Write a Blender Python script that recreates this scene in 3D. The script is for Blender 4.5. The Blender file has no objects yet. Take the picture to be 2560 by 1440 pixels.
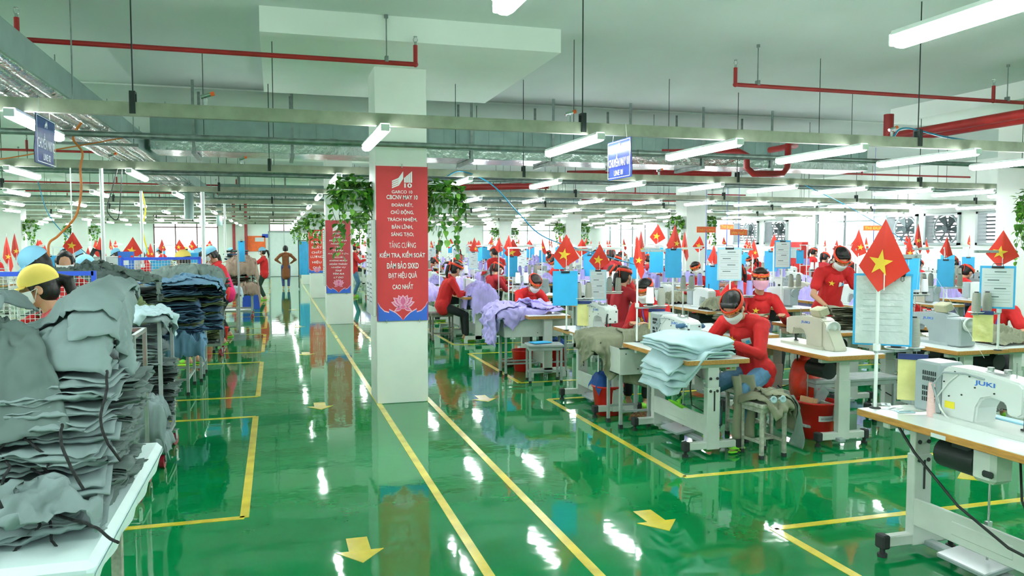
import bpy, bmesh, math, random
from math import sin, cos, pi, radians, sqrt, atan2
from mathutils import Vector, Matrix, noise, Euler

SC = bpy.context.scene
COL = SC.collection
V3 = Vector

# ---------------------------------------------------------------- camera, world, exposure
EYE = 1.70
cam_d = bpy.data.cameras.new('camera')
cam_d.sensor_fit = 'HORIZONTAL'
cam_d.sensor_width = 36.0
cam_d.lens = 36.0 * 2000.0 / 2560.0
cam_d.clip_start = 0.05
cam_d.clip_end = 300
cam = bpy.data.objects.new('camera', cam_d)
COL.objects.link(cam)
cam.location = (0, 0, EYE)
cam.rotation_euler = (radians(90 - 3.2909), 0, radians(-16.463))
SC.camera = cam

world = bpy.data.worlds.new('world')
SC.world = world
world.use_nodes = True
wn = world.node_tree
bg = wn.nodes['Background']
sky = wn.nodes.new('ShaderNodeTexSky')
sky.sky_type = 'HOSEK_WILKIE'
sky.turbidity = 6
sky.ground_albedo = 0.6
mixw = wn.nodes.new('ShaderNodeMixRGB')
mixw.inputs[0].default_value = 0.75
mixw.inputs[2].default_value = (1, 1, 1, 1)
wn.links.new(sky.outputs[0], mixw.inputs[1])
wn.links.new(mixw.outputs[0], bg.inputs[0])
bg.inputs[1].default_value = 1.3

SC.view_settings.view_transform = 'Standard'
SC.view_settings.look = 'None'
SC.view_settings.gamma = 1
SC.view_settings.exposure = 1.72
SC.cycles.use_denoising = True
SC.cycles.max_bounces = 6
SC.cycles.diffuse_bounces = 4
SC.cycles.glossy_bounces = 3
SC.cycles.transmission_bounces = 4
SC.cycles.transparent_max_bounces = 6
SC.cycles.caustics_reflective = False
SC.cycles.caustics_refractive = False
SC.cycles.sample_clamp_indirect = 6

TUBE_POWER = 16.0

# ---------------------------------------------------------------- materials
MATS = {}


def lin(c):
    return tuple(((x / 12.92) if x <= 0.04045 else ((x + 0.055) / 1.055) ** 2.4) for x in c)


def mat(name, rgb, rough=0.6, metal=0.0, var=0.06, scale=6.0, bump=0.0, bscale=60.0, coat=0.0, emit=None, alpha=1.0, trans=0.0, sss=0.0, stretch=None):
    """procedural material: colour with a noise variation and an optional bump; rgb is sRGB 0..1"""
    if name in MATS:
        return MATS[name]
    m = bpy.data.materials.new(name)
    m.use_nodes = True
    nt = m.node_tree
    b = nt.nodes['Principled BSDF']
    c = lin(rgb)
    b.inputs['Roughness'].default_value = rough
    b.inputs['Metallic'].default_value = metal
    b.inputs['Coat Weight'].default_value = coat
    b.inputs['Coat Roughness'].default_value = 0.08
    b.inputs['Alpha'].default_value = alpha
    b.inputs['Transmission Weight'].default_value = trans
    tc = nt.nodes.new('ShaderNodeTexCoord')
    src = tc.outputs['Object']
    if stretch:
        mp = nt.nodes.new('ShaderNodeMapping')
        mp.inputs['Scale'].default_value = stretch
        nt.links.new(src, mp.inputs[0])
        src = mp.outputs[0]
    if var > 0:
        n = nt.nodes.new('ShaderNodeTexNoise')
        n.inputs['Scale'].default_value = scale
        n.inputs['Detail'].default_value = 4
        nt.links.new(src, n.inputs['Vector'])
        r = nt.nodes.new('ShaderNodeValToRGB')
        lo = [max(0, x * (1 - var * 2)) for x in c]
        hi = [min(1, x * (1 + var * 2)) for x in c]
        r.color_ramp.elements[0].position = 0.3
        r.color_ramp.elements[1].position = 0.7
        r.color_ramp.elements[0].color = (*lo, 1)
        r.color_ramp.elements[1].color = (*hi, 1)
        nt.links.new(n.outputs['Fac'], r.inputs[0])
        nt.links.new(r.outputs[0], b.inputs['Base Color'])
    else:
        b.inputs['Base Color'].default_value = (*c, 1)
    if bump > 0:
        n2 = nt.nodes.new('ShaderNodeTexNoise')
        n2.inputs['Scale'].default_value = bscale
        n2.inputs['Detail'].default_value = 3
        nt.links.new(src, n2.inputs['Vector'])
        bp = nt.nodes.new('ShaderNodeBump')
        bp.inputs['Strength'].default_value = bump
        bp.inputs['Distance'].default_value = 0.01
        nt.links.new(n2.outputs['Fac'], bp.inputs['Height'])
        nt.links.new(bp.outputs[0], b.inputs['Normal'])
    if emit:
        b.inputs['Emission Color'].default_value = (*emit[0], 1)
        b.inputs['Emission Strength'].default_value = emit[1]
    MATS[name] = m
    return m


def M(n):
    return MATS[n]


mat('white_paint', (0.93, 0.95, 0.93), 0.55, var=0.02, scale=2, bump=0.03)
mat('ceiling_paint', (0.80, 0.84, 0.83), 0.7, var=0.02, scale=0.8)
mat('panel_paint', (0.90, 0.93, 0.91), 0.65, var=0.02, scale=1)
mat('galvanised', (0.52, 0.57, 0.56), 0.38, 0.75, var=0.12, scale=14, bump=0.05)
mat('rail_zinc', (0.62, 0.64, 0.57), 0.45, 0.45, var=0.08, scale=9)
mat('foil', (0.86, 0.88, 0.89), 0.16, 1.0, var=0.05, scale=8, bump=0.9, bscale=14)
mat('duct_board', (0.50, 0.60, 0.58), 0.45, 0.3, var=0.05, scale=5)
mat('dark_steel', (0.20, 0.23, 0.23), 0.5, 0.5)
mat('steel', (0.72, 0.74, 0.74), 0.25, 0.95, var=0.08, scale=20)
mat('red_pipe', (0.60, 0.12, 0.12), 0.4, var=0.08)
mat('red_plastic', (0.80, 0.10, 0.08), 0.35, var=0.05)
mat('lamp_white', (0.92, 0.94, 0.94), 0.4, var=0)
mat('tube_glow', (1, 1, 1), 0.5, var=0, emit=((0.93, 1.0, 0.98), TUBE_POWER))
mat('line_yellow', (0.89, 0.80, 0.22), 0.25, var=0.10, scale=5, coat=0.6)
mat('blue_paint', (0.16, 0.32, 0.78), 0.4, var=0.05)
mat('sign_blue', (0.17, 0.25, 0.58), 0.22, var=0.04, coat=0.4)
mat('sign_white', (0.95, 0.96, 0.97), 0.5, var=0)
mat('banner_red', (0.85, 0.24, 0.26), 0.55, var=0.04, scale=3)
mat('banner_brick', (0.78, 0.27, 0.30), 0.55, var=0.04, scale=3)
mat('banner_scarlet', (0.90, 0.27, 0.20), 0.55, var=0.04, scale=3)
mat('banner_blue', (0.22, 0.42, 0.85), 0.5, var=0.04)
mat('lotus_pink', (0.90, 0.42, 0.62), 0.5, var=0.04)
mat('lotus_light', (0.97, 0.74, 0.83), 0.5, var=0)
mat('leaf', (0.29, 0.54, 0.17), 0.45, var=0.35, scale=9)
mat('leaf_light', (0.50, 0.72, 0.26), 0.45, var=0.3, scale=9)
mat('vine_stem', (0.30, 0.42, 0.18), 0.6)
mat('planter_white', (0.90, 0.93, 0.92), 0.4, var=0.02)
mat('table_white', (0.90, 0.93, 0.93), 0.28, var=0.02, coat=0.2)
mat('table_edge', (0.72, 0.52, 0.26), 0.45, var=0.12, scale=10, stretch=(8, 1, 8))
mat('machine_frame', (0.78, 0.81, 0.79), 0.4, var=0.03)
mat('machine_cream', (0.73, 0.73, 0.66), 0.35, var=0.03, coat=0.2)
mat('machine_white', (0.82, 0.85, 0.84), 0.32, var=0.02, coat=0.2)
mat('machine_grey', (0.60, 0.65, 0.66), 0.35, var=0.03, coat=0.2)
mat('machine_beige', (0.70, 0.69, 0.58), 0.4, var=0.03)
mat('rubber', (0.16, 0.17, 0.18), 0.7, var=0.1)
mat('black_plastic', (0.07, 0.08, 0.09), 0.45)
mat('logo_blue', (0.16, 0.42, 0.78), 0.4, var=0)
mat('sticker_yellow', (0.93, 0.86, 0.20), 0.5, var=0)
mat('cable_black', (0.10, 0.12, 0.12), 0.55)
mat('cable_white', (0.86, 0.88, 0.86), 0.5)
mat('cable_orange', (0.80, 0.45, 0.18), 0.5)
mat('hose_blue', (0.15, 0.55, 0.72), 0.4)
mat('flag_red', (0.88, 0.20, 0.13), 0.55, var=0.03)
mat('star_yellow', (0.96, 0.80, 0.25), 0.5, var=0)
mat('board_blue', (0.22, 0.70, 0.93), 0.4, var=0.04)
mat('board_pale', (0.66, 0.87, 0.95), 0.35, var=0.02)
mat('paper', (0.84, 0.87, 0.89), 0.5, var=0.02)
mat('plastic_sleeve', (0.80, 0.83, 0.84), 0.12, var=0.02, scale=12, bump=0.8, bscale=16, coat=0.8)
mat('ink_grey', (0.42, 0.48, 0.50), 0.6, var=0)
mat('envelope', (0.87, 0.85, 0.56), 0.3, var=0.05, bump=0.5, bscale=18, coat=0.7)
mat('cloth_plum', (0.3, 0.3, 0.4), 0.8)
mat('navy', (0.14, 0.22, 0.45), 0.5)
mat('thread_white', (0.94, 0.95, 0.96), 0.7, var=0.02)
mat('thread_grey', (0.60, 0.61, 0.57), 0.8, var=0.05, scale=40, stretch=(1, 1, 8))
mat('thread_pink', (0.90, 0.76, 0.74), 0.8, var=0.04, scale=40, stretch=(1, 1, 8))
mat('thread_lilac', (0.68, 0.64, 0.90), 0.8, var=0.04)
mat('thread_blue', (0.42, 0.62, 0.74), 0.8, var=0.04)
mat('skin', (0.80, 0.60, 0.48), 0.5, var=0.04)
mat('hair', (0.045, 0.04, 0.04), 0.5, var=0.25, scale=30, stretch=(1, 1, 0.2), bump=0.3)
mat('hair_brown', (0.16, 0.10, 0.08), 0.5, var=0.25, scale=30, stretch=(1, 1, 0.2), bump=0.3)
mat('shirt_red', (0.80, 0.12, 0.13), 0.8, var=0.05, scale=7, bump=0.25, bscale=9)
mat('shirt_wine', (0.66, 0.10, 0.15), 0.8, var=0.05, scale=7, bump=0.25, bscale=9)
mat('shirt_pink', (0.88, 0.14, 0.42), 0.8, var=0.05, scale=7, bump=0.25, bscale=9)
mat('shirt_coral', (0.90, 0.36, 0.38), 0.8, var=0.05, scale=7, bump=0.25, bscale=9)
mat('coat_brown', (0.50, 0.29, 0.15), 0.85, var=0.06, scale=7, bump=0.25, bscale=9)
mat('jeans', (0.32, 0.50, 0.63), 0.85, var=0.12, scale=10, bump=0.2)
mat('trousers_dark', (0.13, 0.15, 0.16), 0.85, var=0.1)
mat('trousers_green', (0.10, 0.20, 0.16), 0.85, var=0.1)
mat('mask_white', (0.93, 0.94, 0.95), 0.7, var=0.02)
mat('mask_pink', (0.96, 0.68, 0.78), 0.7, var=0.1)
mat('headband', (0.92, 0.26, 0.14), 0.6, var=0.08, scale=20)
mat('headband_text', (0.98, 0.78, 0.28), 0.6, var=0)
mat('cap_yellow', (0.96, 0.84, 0.42), 0.8, var=0.04, bump=0.2, bscale=20)
mat('cap_blue', (0.52, 0.76, 0.88), 0.8, var=0.04, bump=0.2, bscale=20)
mat('cap_red', (0.85, 0.20, 0.18), 0.8, var=0.04)
mat('slipper_green', (0.52, 0.85, 0.20), 0.5)
mat('eye_dark', (0.06, 0.05, 0.05), 0.2, var=0)
mat('lanyard', (0.32, 0.34, 0.72), 0.6)
mat('cloth_grey', (0.50, 0.575, 0.58), 0.85, var=0.05, scale=5, bump=0.3, bscale=10)
mat('cloth_grey_dark', (0.37, 0.44, 0.43), 0.85, var=0.06, scale=5, bump=0.3, bscale=10)
mat('cloth_sage', (0.38, 0.455, 0.43), 0.85, var=0.07, scale=6, bump=0.3, bscale=10)
mat('cloth_blue', (0.37, 0.53, 0.64), 0.85, var=0.10, scale=6, bump=0.3, bscale=10)
mat('cloth_navy', (0.27, 0.41, 0.54), 0.85, var=0.10, scale=6, bump=0.3, bscale=10)
mat('cloth_olive', (0.45, 0.52, 0.35), 0.85, var=0.12, scale=14, bump=0.3, bscale=10)
mat('cloth_lilac', (0.73, 0.68, 0.93), 0.8, var=0.07, scale=7, bump=0.3, bscale=10)
mat('cloth_khaki', (0.53, 0.54, 0.45), 0.85, var=0.06, scale=6, bump=0.3, bscale=10)
mat('cloth_pale', (0.70, 0.80, 0.83), 0.8, var=0.04, scale=6, bump=0.3, bscale=10)
mat('cloth_brown', (0.56, 0.48, 0.42), 0.85, var=0.1, scale=9, bump=0.3, bscale=10)
mat('drawcord', (0.10, 0.11, 0.12), 0.8, var=0.6, scale=90)
mat('padding_white', (0.86, 0.94, 0.95), 0.45, var=0.02, bump=0.2, bscale=8)
mat('stool_grey', (0.62, 0.66, 0.66), 0.5, var=0.08, scale=10)
mat('stool_worn', (0.66, 0.67, 0.62), 0.5, var=0.18, scale=25)
mat('stool_brown', (0.46, 0.44, 0.41), 0.5, var=0.15, scale=25)
mat('wheel_red', (0.60, 0.13, 0.20), 0.35)
mat('cardboard', (0.80, 0.66, 0.48), 0.8)
mat('broom_brown', (0.40, 0.28, 0.16), 0.9, var=0.4, scale=40)
mat('bag_red', (0.90, 0.22, 0.12), 0.3, var=0.1, bump=0.9, bscale=14, coat=0.4)
mat('bag_pink', (0.80, 0.22, 0.36), 0.3, var=0.1, bump=0.9, bscale=14, coat=0.4)
mat('bag_violet', (0.30, 0.24, 0.48), 0.4, var=0.15, bump=0.6, bscale=14)
mat('cloth_deepblue', (0.14, 0.32, 0.62), 0.8, var=0.15, bump=0.3, bscale=12)
mat('poster_orange', (0.95, 0.42, 0.18), 0.5)
mat('fan_dark', (0.30, 0.35, 0.36), 0.5, 0.3)
mat('door_panel', (0.86, 0.90, 0.89), 0.45, var=0.02)
mat('frame_brown', (0.45, 0.33, 0.33), 0.5)
mat('glass', (0.97, 0.99, 0.99), 0.03, var=0, trans=1.0)


def floor_material():
    m = bpy.data.materials.new('green_epoxy')
    m.use_nodes = True
    nt = m.node_tree
    b = nt.nodes['Principled BSDF']
    tc = nt.nodes.new('ShaderNodeTexCoord')
    n = nt.nodes.new('ShaderNodeTexNoise')
    n.inputs['Scale'].default_value = 0.9
    n.inputs['Detail'].default_value = 6
    n.inputs['Roughness'].default_value = 0.65
    nt.links.new(tc.outputs['Object'], n.inputs['Vector'])
    r = nt.nodes.new('ShaderNodeValToRGB')
    r.color_ramp.elements[0].position = 0.3
    r.color_ramp.elements[1].position = 0.75
    r.color_ramp.elements[0].color = (*lin((0.01, 0.465, 0.23)), 1)
    r.color_ramp.elements[1].color = (*lin((0.03, 0.55, 0.31)), 1)
    nt.links.new(n.outputs['Fac'], r.inputs[0])
    nt.links.new(r.outputs[0], b.inputs['Base Color'])
    b.inputs['IOR'].default_value = 1.5
    # scuffed, slightly uneven gloss
    n2 = nt.nodes.new('ShaderNodeTexNoise')
    n2.inputs['Scale'].default_value = 5
    n2.inputs['Detail'].default_value = 5
    nt.links.new(tc.outputs['Object'], n2.inputs['Vector'])
    mr = nt.nodes.new('ShaderNodeMapRange')
    mr.inputs['From Min'].default_value = 0.3
    mr.inputs['From Max'].default_value = 0.8
    mr.inputs['To Min'].default_value = 0.03
    mr.inputs['To Max'].default_value = 0.08
    nt.links.new(n2.outputs['Fac'], mr.inputs['Value'])
    nt.links.new(mr.outputs[0], b.inputs['Roughness'])
    n3 = nt.nodes.new('ShaderNodeTexNoise')
    n3.inputs['Scale'].default_value = 5.5
    n3.inputs['Detail'].default_value = 2
    nt.links.new(tc.outputs['Object'], n3.inputs['Vector'])
    bp = nt.nodes.new('ShaderNodeBump')
    bp.inputs['Strength'].default_value = 0.07
    bp.inputs['Distance'].default_value = 0.012
    nt.links.new(n3.outputs['Fac'], bp.inputs['Height'])
    nt.links.new(bp.outputs[0], b.inputs['Normal'])
    b.inputs['Coat Weight'].default_value = 0.12
    b.inputs['Coat Roughness'].default_value = 0.02
    nt.links.new(bp.outputs[0], b.inputs['Coat Normal'])
    MATS['green_epoxy'] = m


floor_material()


# ---------------------------------------------------------------- mesh helpers
class MB:
    """collects shapes and links them as ONE mesh object"""

    def __init__(self):
        self.v = []
        self.f = []
        self.mi = []
        self.sm = []
        self.M = Matrix.Identity(4)

    def add(self, vs, fs, m=0, smooth=False):
        o = len(self.v)
        MM = self.M
        self.v += [MM @ V3(p) for p in vs]
        for f in fs:
            self.f.append(tuple(i + o for i in f))
            self.mi.append(m)
            self.sm.append(smooth)

    def box(self, c, s, m=0, rot=None, ch=0.0):
        hx, hy, hz = s[0] / 2, s[1] / 2, s[2] / 2
        R = rot.to_matrix() if isinstance(rot, Euler) else (rot if rot else Matrix.Identity(3))
        C = V3(c)
        if ch <= 0:
            vs = [C + R @ V3((x * hx, y * hy, z * hz)) for z in (-1, 1) for y in (-1, 1) for x in (-1, 1)]
            fs = [(0, 2, 3, 1), (4, 5, 7, 6), (0, 1, 5, 4), (2, 6, 7, 3), (0, 4, 6, 2), (1, 3, 7, 5)]
            self.add(vs, fs, m)
            return
        ch = min(ch, hx * .9, hy * .9, hz * .9)
        vs = []
        idx = {}
        for sx in (-1, 1):
            for sy in (-1, 1):
                for sz in (-1, 1):
                    for ax in range(3):
                        p = [sx * (hx - ch), sy * (hy - ch), sz * (hz - ch)]
                        p[ax] = (sx * hx, sy * hy, sz * hz)[ax]
                        idx[(sx, sy, sz, ax)] = len(vs)
                        vs.append(C + R @ V3(p))
        fs = []
        for ax in range(3):
            o1, o2 = [(1, 2), (2, 0), (0, 1)][ax]
            for s_ in (-1, 1):
                q = []
                for a, b in ((-1, -1), (1, -1), (1, 1), (-1, 1)):
                    k = [0, 0, 0]
                    k[ax] = s_
                    k[o1] = a
                    k[o2] = b
                    q.append(idx[(*k, ax)])
                fs.append(tuple(q if s_ > 0 else q[::-1]))
        for ax in range(3):       # edges parallel to ax
            o1, o2 = [(1, 2), (2, 0), (0, 1)][ax]
            for a in (-1, 1):
                for b in (-1, 1):
                    k0 = [0, 0, 0]
                    k0[o1] = a
                    k0[o2] = b
                    k1 = list(k0)
                    k0[ax] = -1
                    k1[ax] = 1
                    q = [idx[(*k0, o1)], idx[(*k1, o1)], idx[(*k1, o2)], idx[(*k0, o2)]]
                    fs.append(tuple(q if a * b < 0 else q[::-1]))
        for sx in (-1, 1):
            for sy in (-1, 1):
                for sz in (-1, 1):
                    q = [idx[(sx, sy, sz, 0)], idx[(sx, sy, sz, 1)], idx[(sx, sy, sz, 2)]]
                    fs.append(tuple(q if sx * sy * sz > 0 else q[::-1]))
        self.add(vs, fs, m)

    def bar(self, p0, p1, w, h, m=0, ch=0.0):
        p0, p1 = V3(p0), V3(p1)
        d = p1 - p0
        L = d.length
        z = d.normalized()
        x = V3((0, 0, 1)).cross(z)
        if x.length < 1e-4:
            x = V3((1, 0, 0))
        x.normalize()
        y = z.cross(x)
        R = Matrix((x, y, z)).transposed()
        self.box((p0 + p1) / 2, (w, h, L), m, R, ch)

    def tube(self, pts, r, seg=8, m=0, caps=True, smooth=True, sx=1.0):
        pts = [V3(p) for p in pts]
        n = len(pts)
        rs = r if isinstance(r, (list, tuple)) else [r] * n
        vs, fs = [], []
        up = None
        for i, p in enumerate(pts):
            t = (pts[min(i + 1, n - 1)] - pts[max(i - 1, 0)]).normalized()
            if up is None:
                up = V3((0, 0, 1)) if abs(t.z) < .9 else V3((1, 0, 0))
            a = t.cross(up)
            if a.length < 1e-5:
                a = t.orthogonal()
            a.normalize()
            b = a.cross(t).normalized()
            up = b
            for k in range(seg):
                an = 2 * pi * k / seg
                vs.append(p + (a * cos(an) * sx + b * sin(an)) * rs[i])
        for i in range(n - 1):
            for k in range(seg):
                k2 = (k + 1) % seg
                fs.append((i * seg + k, (i + 1) * seg + k, (i + 1) * seg + k2, i * seg + k2))
        self.add(vs, fs, m, smooth)
        if caps:
            self.add(vs[:seg], [tuple(range(seg))], m)
            self.add(vs[-seg:], [tuple(range(seg))[::-1]], m)

    def cyl(self, p0, p1, r0, r1=None, seg=12, m=0, smooth=True):
        self.tube([p0, p1], [r0, r0 if r1 is None else r1], seg, m, True, smooth)

    def lathe(self, prof, c=(0, 0, 0), seg=20, m=0, smooth=True):
        vs, fs = [], []
        n = len(prof)
        for r, z in prof:
            for k in range(seg):
                a = 2 * pi * k / seg
                vs.append((c[0] + r * cos(a), c[1] + r * sin(a), c[2] + z))
        for i in range(n - 1):
            for k in range(seg):
                k2 = (k + 1) % seg
                fs.append((i * seg + k, i * seg + k2, (i + 1) * seg + k2, (i + 1) * seg + k))
        self.add(vs, fs, m, smooth)
        if prof[0][0] > 1e-5:
            self.add(vs[:seg], [tuple(range(seg))[::-1]], m)
        if prof[-1][0] > 1e-5:
            self.add(vs[-seg:], [tuple(range(seg))], m)

    def ell(self, c, r, m=0, rot=None, nu=14, nv=9, zmin=-1.0, fn=None):
        vs, fs = [], []
        R = rot.to_matrix() if isinstance(rot, Euler) else (rot if rot else Matrix.Identity(3))
        C = V3(c)
        t0 = math.acos(max(-1, min(1, zmin)))
        for j in range(nv + 1):
            th = t0 * j / nv
            for i in range(nu):
                ph = 2 * pi * i / nu
                p = V3((r[0] * sin(th) * cos(ph), r[1] * sin(th) * sin(ph), r[2] * cos(th)))
                if fn:
                    p = fn(p)
                vs.append(C + R @ p)
        for j in range(nv):
            for i in range(nu):
                i2 = (i + 1) % nu
                fs.append((j * nu + i, (j + 1) * nu + i, (j + 1) * nu + i2, j * nu + i2))
        self.add(vs, fs, m, True)
        if zmin > -1:
            self.add(vs[-nu:], [tuple(range(nu))], m)

    def cap(self, p0, p1, r0, r1, m=0, seg=10):
        """rounded tapered limb (closed)"""
        p0, p1 = V3(p0), V3(p1)
        d = (p1 - p0).normalized()
        pts = [p0 - d * r0 * .95, p0 - d * r0 * .7, p0 - d * r0 * .3, p0, p1, p1 + d * r1 * .3, p1 + d * r1 * .7, p1 + d * r1 * .95]
        rs = [r0 * .3, r0 * .72, r0 * .95, r0, r1, r1 * .95, r1 * .72, r1 * .3]
        self.tube(pts, rs, seg, m)

    def prism(self, poly, w, m=0, plane='xz', off=0.0):
        """polygon (a,b) extruded by w about `off` along the third axis"""
        n = len(poly)
        vs = []
        for s_ in (-.5, .5):
            for a, b in poly:
                t = off + s_ * w
                vs.append((a, t, b) if plane == 'xz' else ((a, b, t) if plane == 'xy' else (t, a, b)))
        fs = [tuple(range(n)), tuple(range(2 * n - 1, n - 1, -1))]
        for i in range(n):
            j = (i + 1) % n
            fs.append((i, i + n, j + n, j))
        self.add(vs, fs, m)

    def grid(self, fn, nu, nv, m=0, smooth=True):
        vs = [fn(i / nu, j / nv) for j in range(nv + 1) for i in range(nu + 1)]
        fs = [(j * (nu + 1) + i, j * (nu + 1) + i + 1, (j + 1) * (nu + 1) + i + 1, (j + 1) * (nu + 1) + i) for j in range(nv) for i in range(nu)]
        self.add(vs, fs, m, smooth)

    def mesh(self, name, mats, bevel=0.0, fix=True):
        me = bpy.data.meshes.new(name)
        me.from_pydata([tuple(p) for p in self.v], [], self.f)
        if not isinstance(mats, (list, tuple)):
            mats = [mats]
        for mm in mats:
            me.materials.append(M(mm) if isinstance(mm, str) else mm)
        me.polygons.foreach_set('material_index', self.mi)
        me.polygons.foreach_set('use_smooth', self.sm)
        bm = bmesh.new()
        bm.from_mesh(me)
        if bevel > 0:
            bmesh.ops.remove_doubles(bm, verts=bm.verts, dist=1e-5)
            es = [e for e in bm.edges if len(e.link_faces) == 2 and e.calc_face_angle(0) > radians(32)]
            bmesh.ops.bevel(bm, geom=es, offset=bevel, segments=2, affect='EDGES', clamp_overlap=True)
        if fix:
            bmesh.ops.recalc_face_normals(bm, faces=bm.faces)
        bm.to_mesh(me)
        bm.free()
        me.update()
        return me

    def build(self, name, mats, parent=None, bevel=0.0, fix=True):
        return link(name, self.mesh(name, mats, bevel, fix), parent)


def link(name, me, parent=None):
    o = bpy.data.objects.new(name, me)
    COL.objects.link(o)
    if parent:
        o.parent = parent
    return o


def tag(o, label=None, cat=None, group=None, kind=None):
    if label:
        o['label'] = label
    if cat:
        o['category'] = cat
    if group:
        o['group'] = group
    if kind:
        o['kind'] = kind
    return o


def empty(name, loc=(0, 0, 0), rz=0, label=None, cat=None, group=None):
    o = bpy.data.objects.new(name, None)
    o.empty_display_size = 0.1
    COL.objects.link(o)
    o.location = loc
    o.rotation_euler = (0, 0, rz)
    return tag(o, label, cat, group)


def many(name, mb, mats, parent, locs):
    """the same small part repeated on one thing, each an object of its own"""
    me = mb.mesh(name, mats)
    for p in locs:
        o = link(name, me, parent)
        o.location = p


def copy_tree(o, parent=None):
    c = o.copy()
    COL.objects.link(c)
    c.parent = parent
    for ch in list(o.children):
        copy_tree(ch, c)
    return c


def place(proto, loc, rz=0, label=None, group=None, scale=None):
    """first use moves the prototype itself, later uses copy it and its parts"""
    if not proto.get('_used'):
        proto['_used'] = 1
        o = proto
    else:
        o = copy_tree(proto)
    o.location = loc
    o.rotation_euler = (o.rotation_euler[0], o.rotation_euler[1], rz)
    if scale:
        o.scale = (scale,) * 3 if not isinstance(scale, (tuple, list)) else scale
    if label:
        o['label'] = label
    if group:
        o['group'] = group
    return o


PROTOS = []


def proto(o):
    PROTOS.append(o)
    return o


def struct(name, mb, mats, bevel=0.0):
    o = mb.build(name, mats, None, bevel)
    o['kind'] = 'structure'
    return o


# a small side scene in which text, limb unions and cloth are worked out
TMP = bpy.data.scenes.new('workbench')


def bake(ob):
    """mesh of ob with its modifiers applied; ob lives in the side scene"""
    with bpy.context.temp_override(scene=TMP, view_layer=TMP.view_layers[0]):
        dg = bpy.context.evaluated_depsgraph_get()
        dg.update()
        return bpy.data.meshes.new_from_object(ob.evaluated_get(dg))


def _raw_text(s, offset, slant):
    cu = bpy.data.curves.new('lettering', 'FONT')
    cu.body = s
    cu.size = 1.0
    cu.offset = offset
    cu.resolution_u = 3
    cu.shear = slant
    ob = bpy.data.objects.new('lettering', cu)
    TMP.collection.objects.link(ob)
    me = bake(ob)
    bpy.data.objects.remove(ob)
    bpy.data.curves.remove(cu)
    return me


def text_mesh(s, mats, width=None, height=None, extrude=0.0006, offset=0.0, slant=0.0, align='CENTER', mat4=None):
    """lettering as a mesh in the local xz-plane facing -y, centred on its box"""
    if 'Đ' in s:      # a D with its stroke added as a bar
        bars = []
        for i, ch in enumerate(s):
            if ch == 'Đ':
                m1 = _raw_text(s[:i].replace('Đ', 'D') + 'D', offset, slant)
                m2 = _raw_text('D', offset, slant)
                xr = max(v.co.x for v in m1.vertices)
                dw = max(v.co.x for v in m2.vertices) - min(v.co.x for v in m2.vertices)
                hh = max(v.co.y for v in m2.vertices)
                bars.append((xr - dw - .07, xr - dw * .45, hh * .5 - .045, hh * .5 + .045))
        me = _raw_text(s.replace('Đ', 'D'), offset, slant)
        bm = bmesh.new()
        bm.from_mesh(me)
        for (xa, xb, ya, yb) in bars:
            vs = [bm.verts.new((x, y, .004)) for x, y in ((xa, ya), (xb, ya), (xb, yb), (xa, yb))]
            bm.faces.new(vs)
        bm.to_mesh(me)
        bm.free()
    else:
        me = _raw_text(s, offset, slant)
    if not len(me.vertices):
        return me
    xs = [v.co.x for v in me.vertices]
    ys = [v.co.y for v in me.vertices]
    x0, x1, y0, y1 = min(xs), max(xs), min(ys), max(ys)
    sy = (height / (y1 - y0)) if height else (width / (x1 - x0))
    sx = (width / (x1 - x0)) if width else sy
    cx, cyy = (x0 + x1) / 2, (y0 + y1) / 2
    for v in me.vertices:
        p = V3(((v.co.x - cx) * sx, -extrude, (v.co.y - cyy) * sy))
        v.co = mat4 @ p if mat4 else p
    me.materials.clear()
    me.materials.append(M(mats))
    me.update()
    return me


def text(name, s, m, parent, loc, width=None, height=None, rz=0.0, rx=0.0, offset=0.0, slant=0.0):
    if any(c in s for c in 'ƯƠỜỚ'):
        offset = 0.0      # horned letters overlap when thickened
    me = text_mesh(s, m, width, height, offset=offset, slant=slant)
    o = link(name, me, parent)
    o.location = loc
    o.rotation_euler = (rx, 0, rz)
    return o


def star_pts(r, rot=0.0, k=0.39):
    return [((r if i % 2 == 0 else r * k) * sin(rot + pi * i / 5), (r if i % 2 == 0 else r * k) * cos(rot + pi * i / 5)) for i in range(10)]


def nz(x, y, z=0.0):
    return noise.noise(V3((x, y, z)))


ORD = ['zeroth', 'first', 'second', 'third', 'fourth', 'fifth', 'sixth', 'seventh', 'eighth', 'ninth', 'tenth', 'eleventh', 'twelfth', 'thirteenth', 'fourteenth', 'fifteenth', 'sixteenth']

# the room: aisle runs along +Y, sewing lines to the right (+X)
XR, XL, YB, YF, ZC = 16.6, -17.0, 41.0, -9.0, 3.72
COLX = [-6.96, 1.27, 9.5]
COLY = [8.64, 17.1, 25.2, 33.4]
BEAMY = [1.55 + 4.05 * k for k in range(-2, 10)]
LIGHTX = [-1.5 - 1.16 * k for k in range(0, 13)] + [0.72] + [2.28 + 1.15 * k for k in range(0, 13)]
# ---------------------------------------------------------------- the room
b = MB()
b.box(((XR + XL) / 2, (YB + YF) / 2, -0.1), (XR - XL + 1, YB - YF + 1, 0.2))
struct('floor', b, 'green_epoxy')
b = MB()
b.box(((XR + XL) / 2, (YB + YF) / 2, ZC + 0.1), (XR - XL + 1, YB - YF + 1, 0.2))
struct('ceiling', b, 'ceiling_paint')
b = MB()
b.box(((XR + XL) / 2, YF - 0.1, ZC / 2), (XR - XL + 1, 0.2, ZC))
struct('wall_front', b, 'white_paint')
b = MB()
b.box((XL - 0.1, (YB + YF) / 2, ZC / 2), (0.2, YB - YF, ZC))
struct('wall_left', b, 'white_paint')


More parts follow.
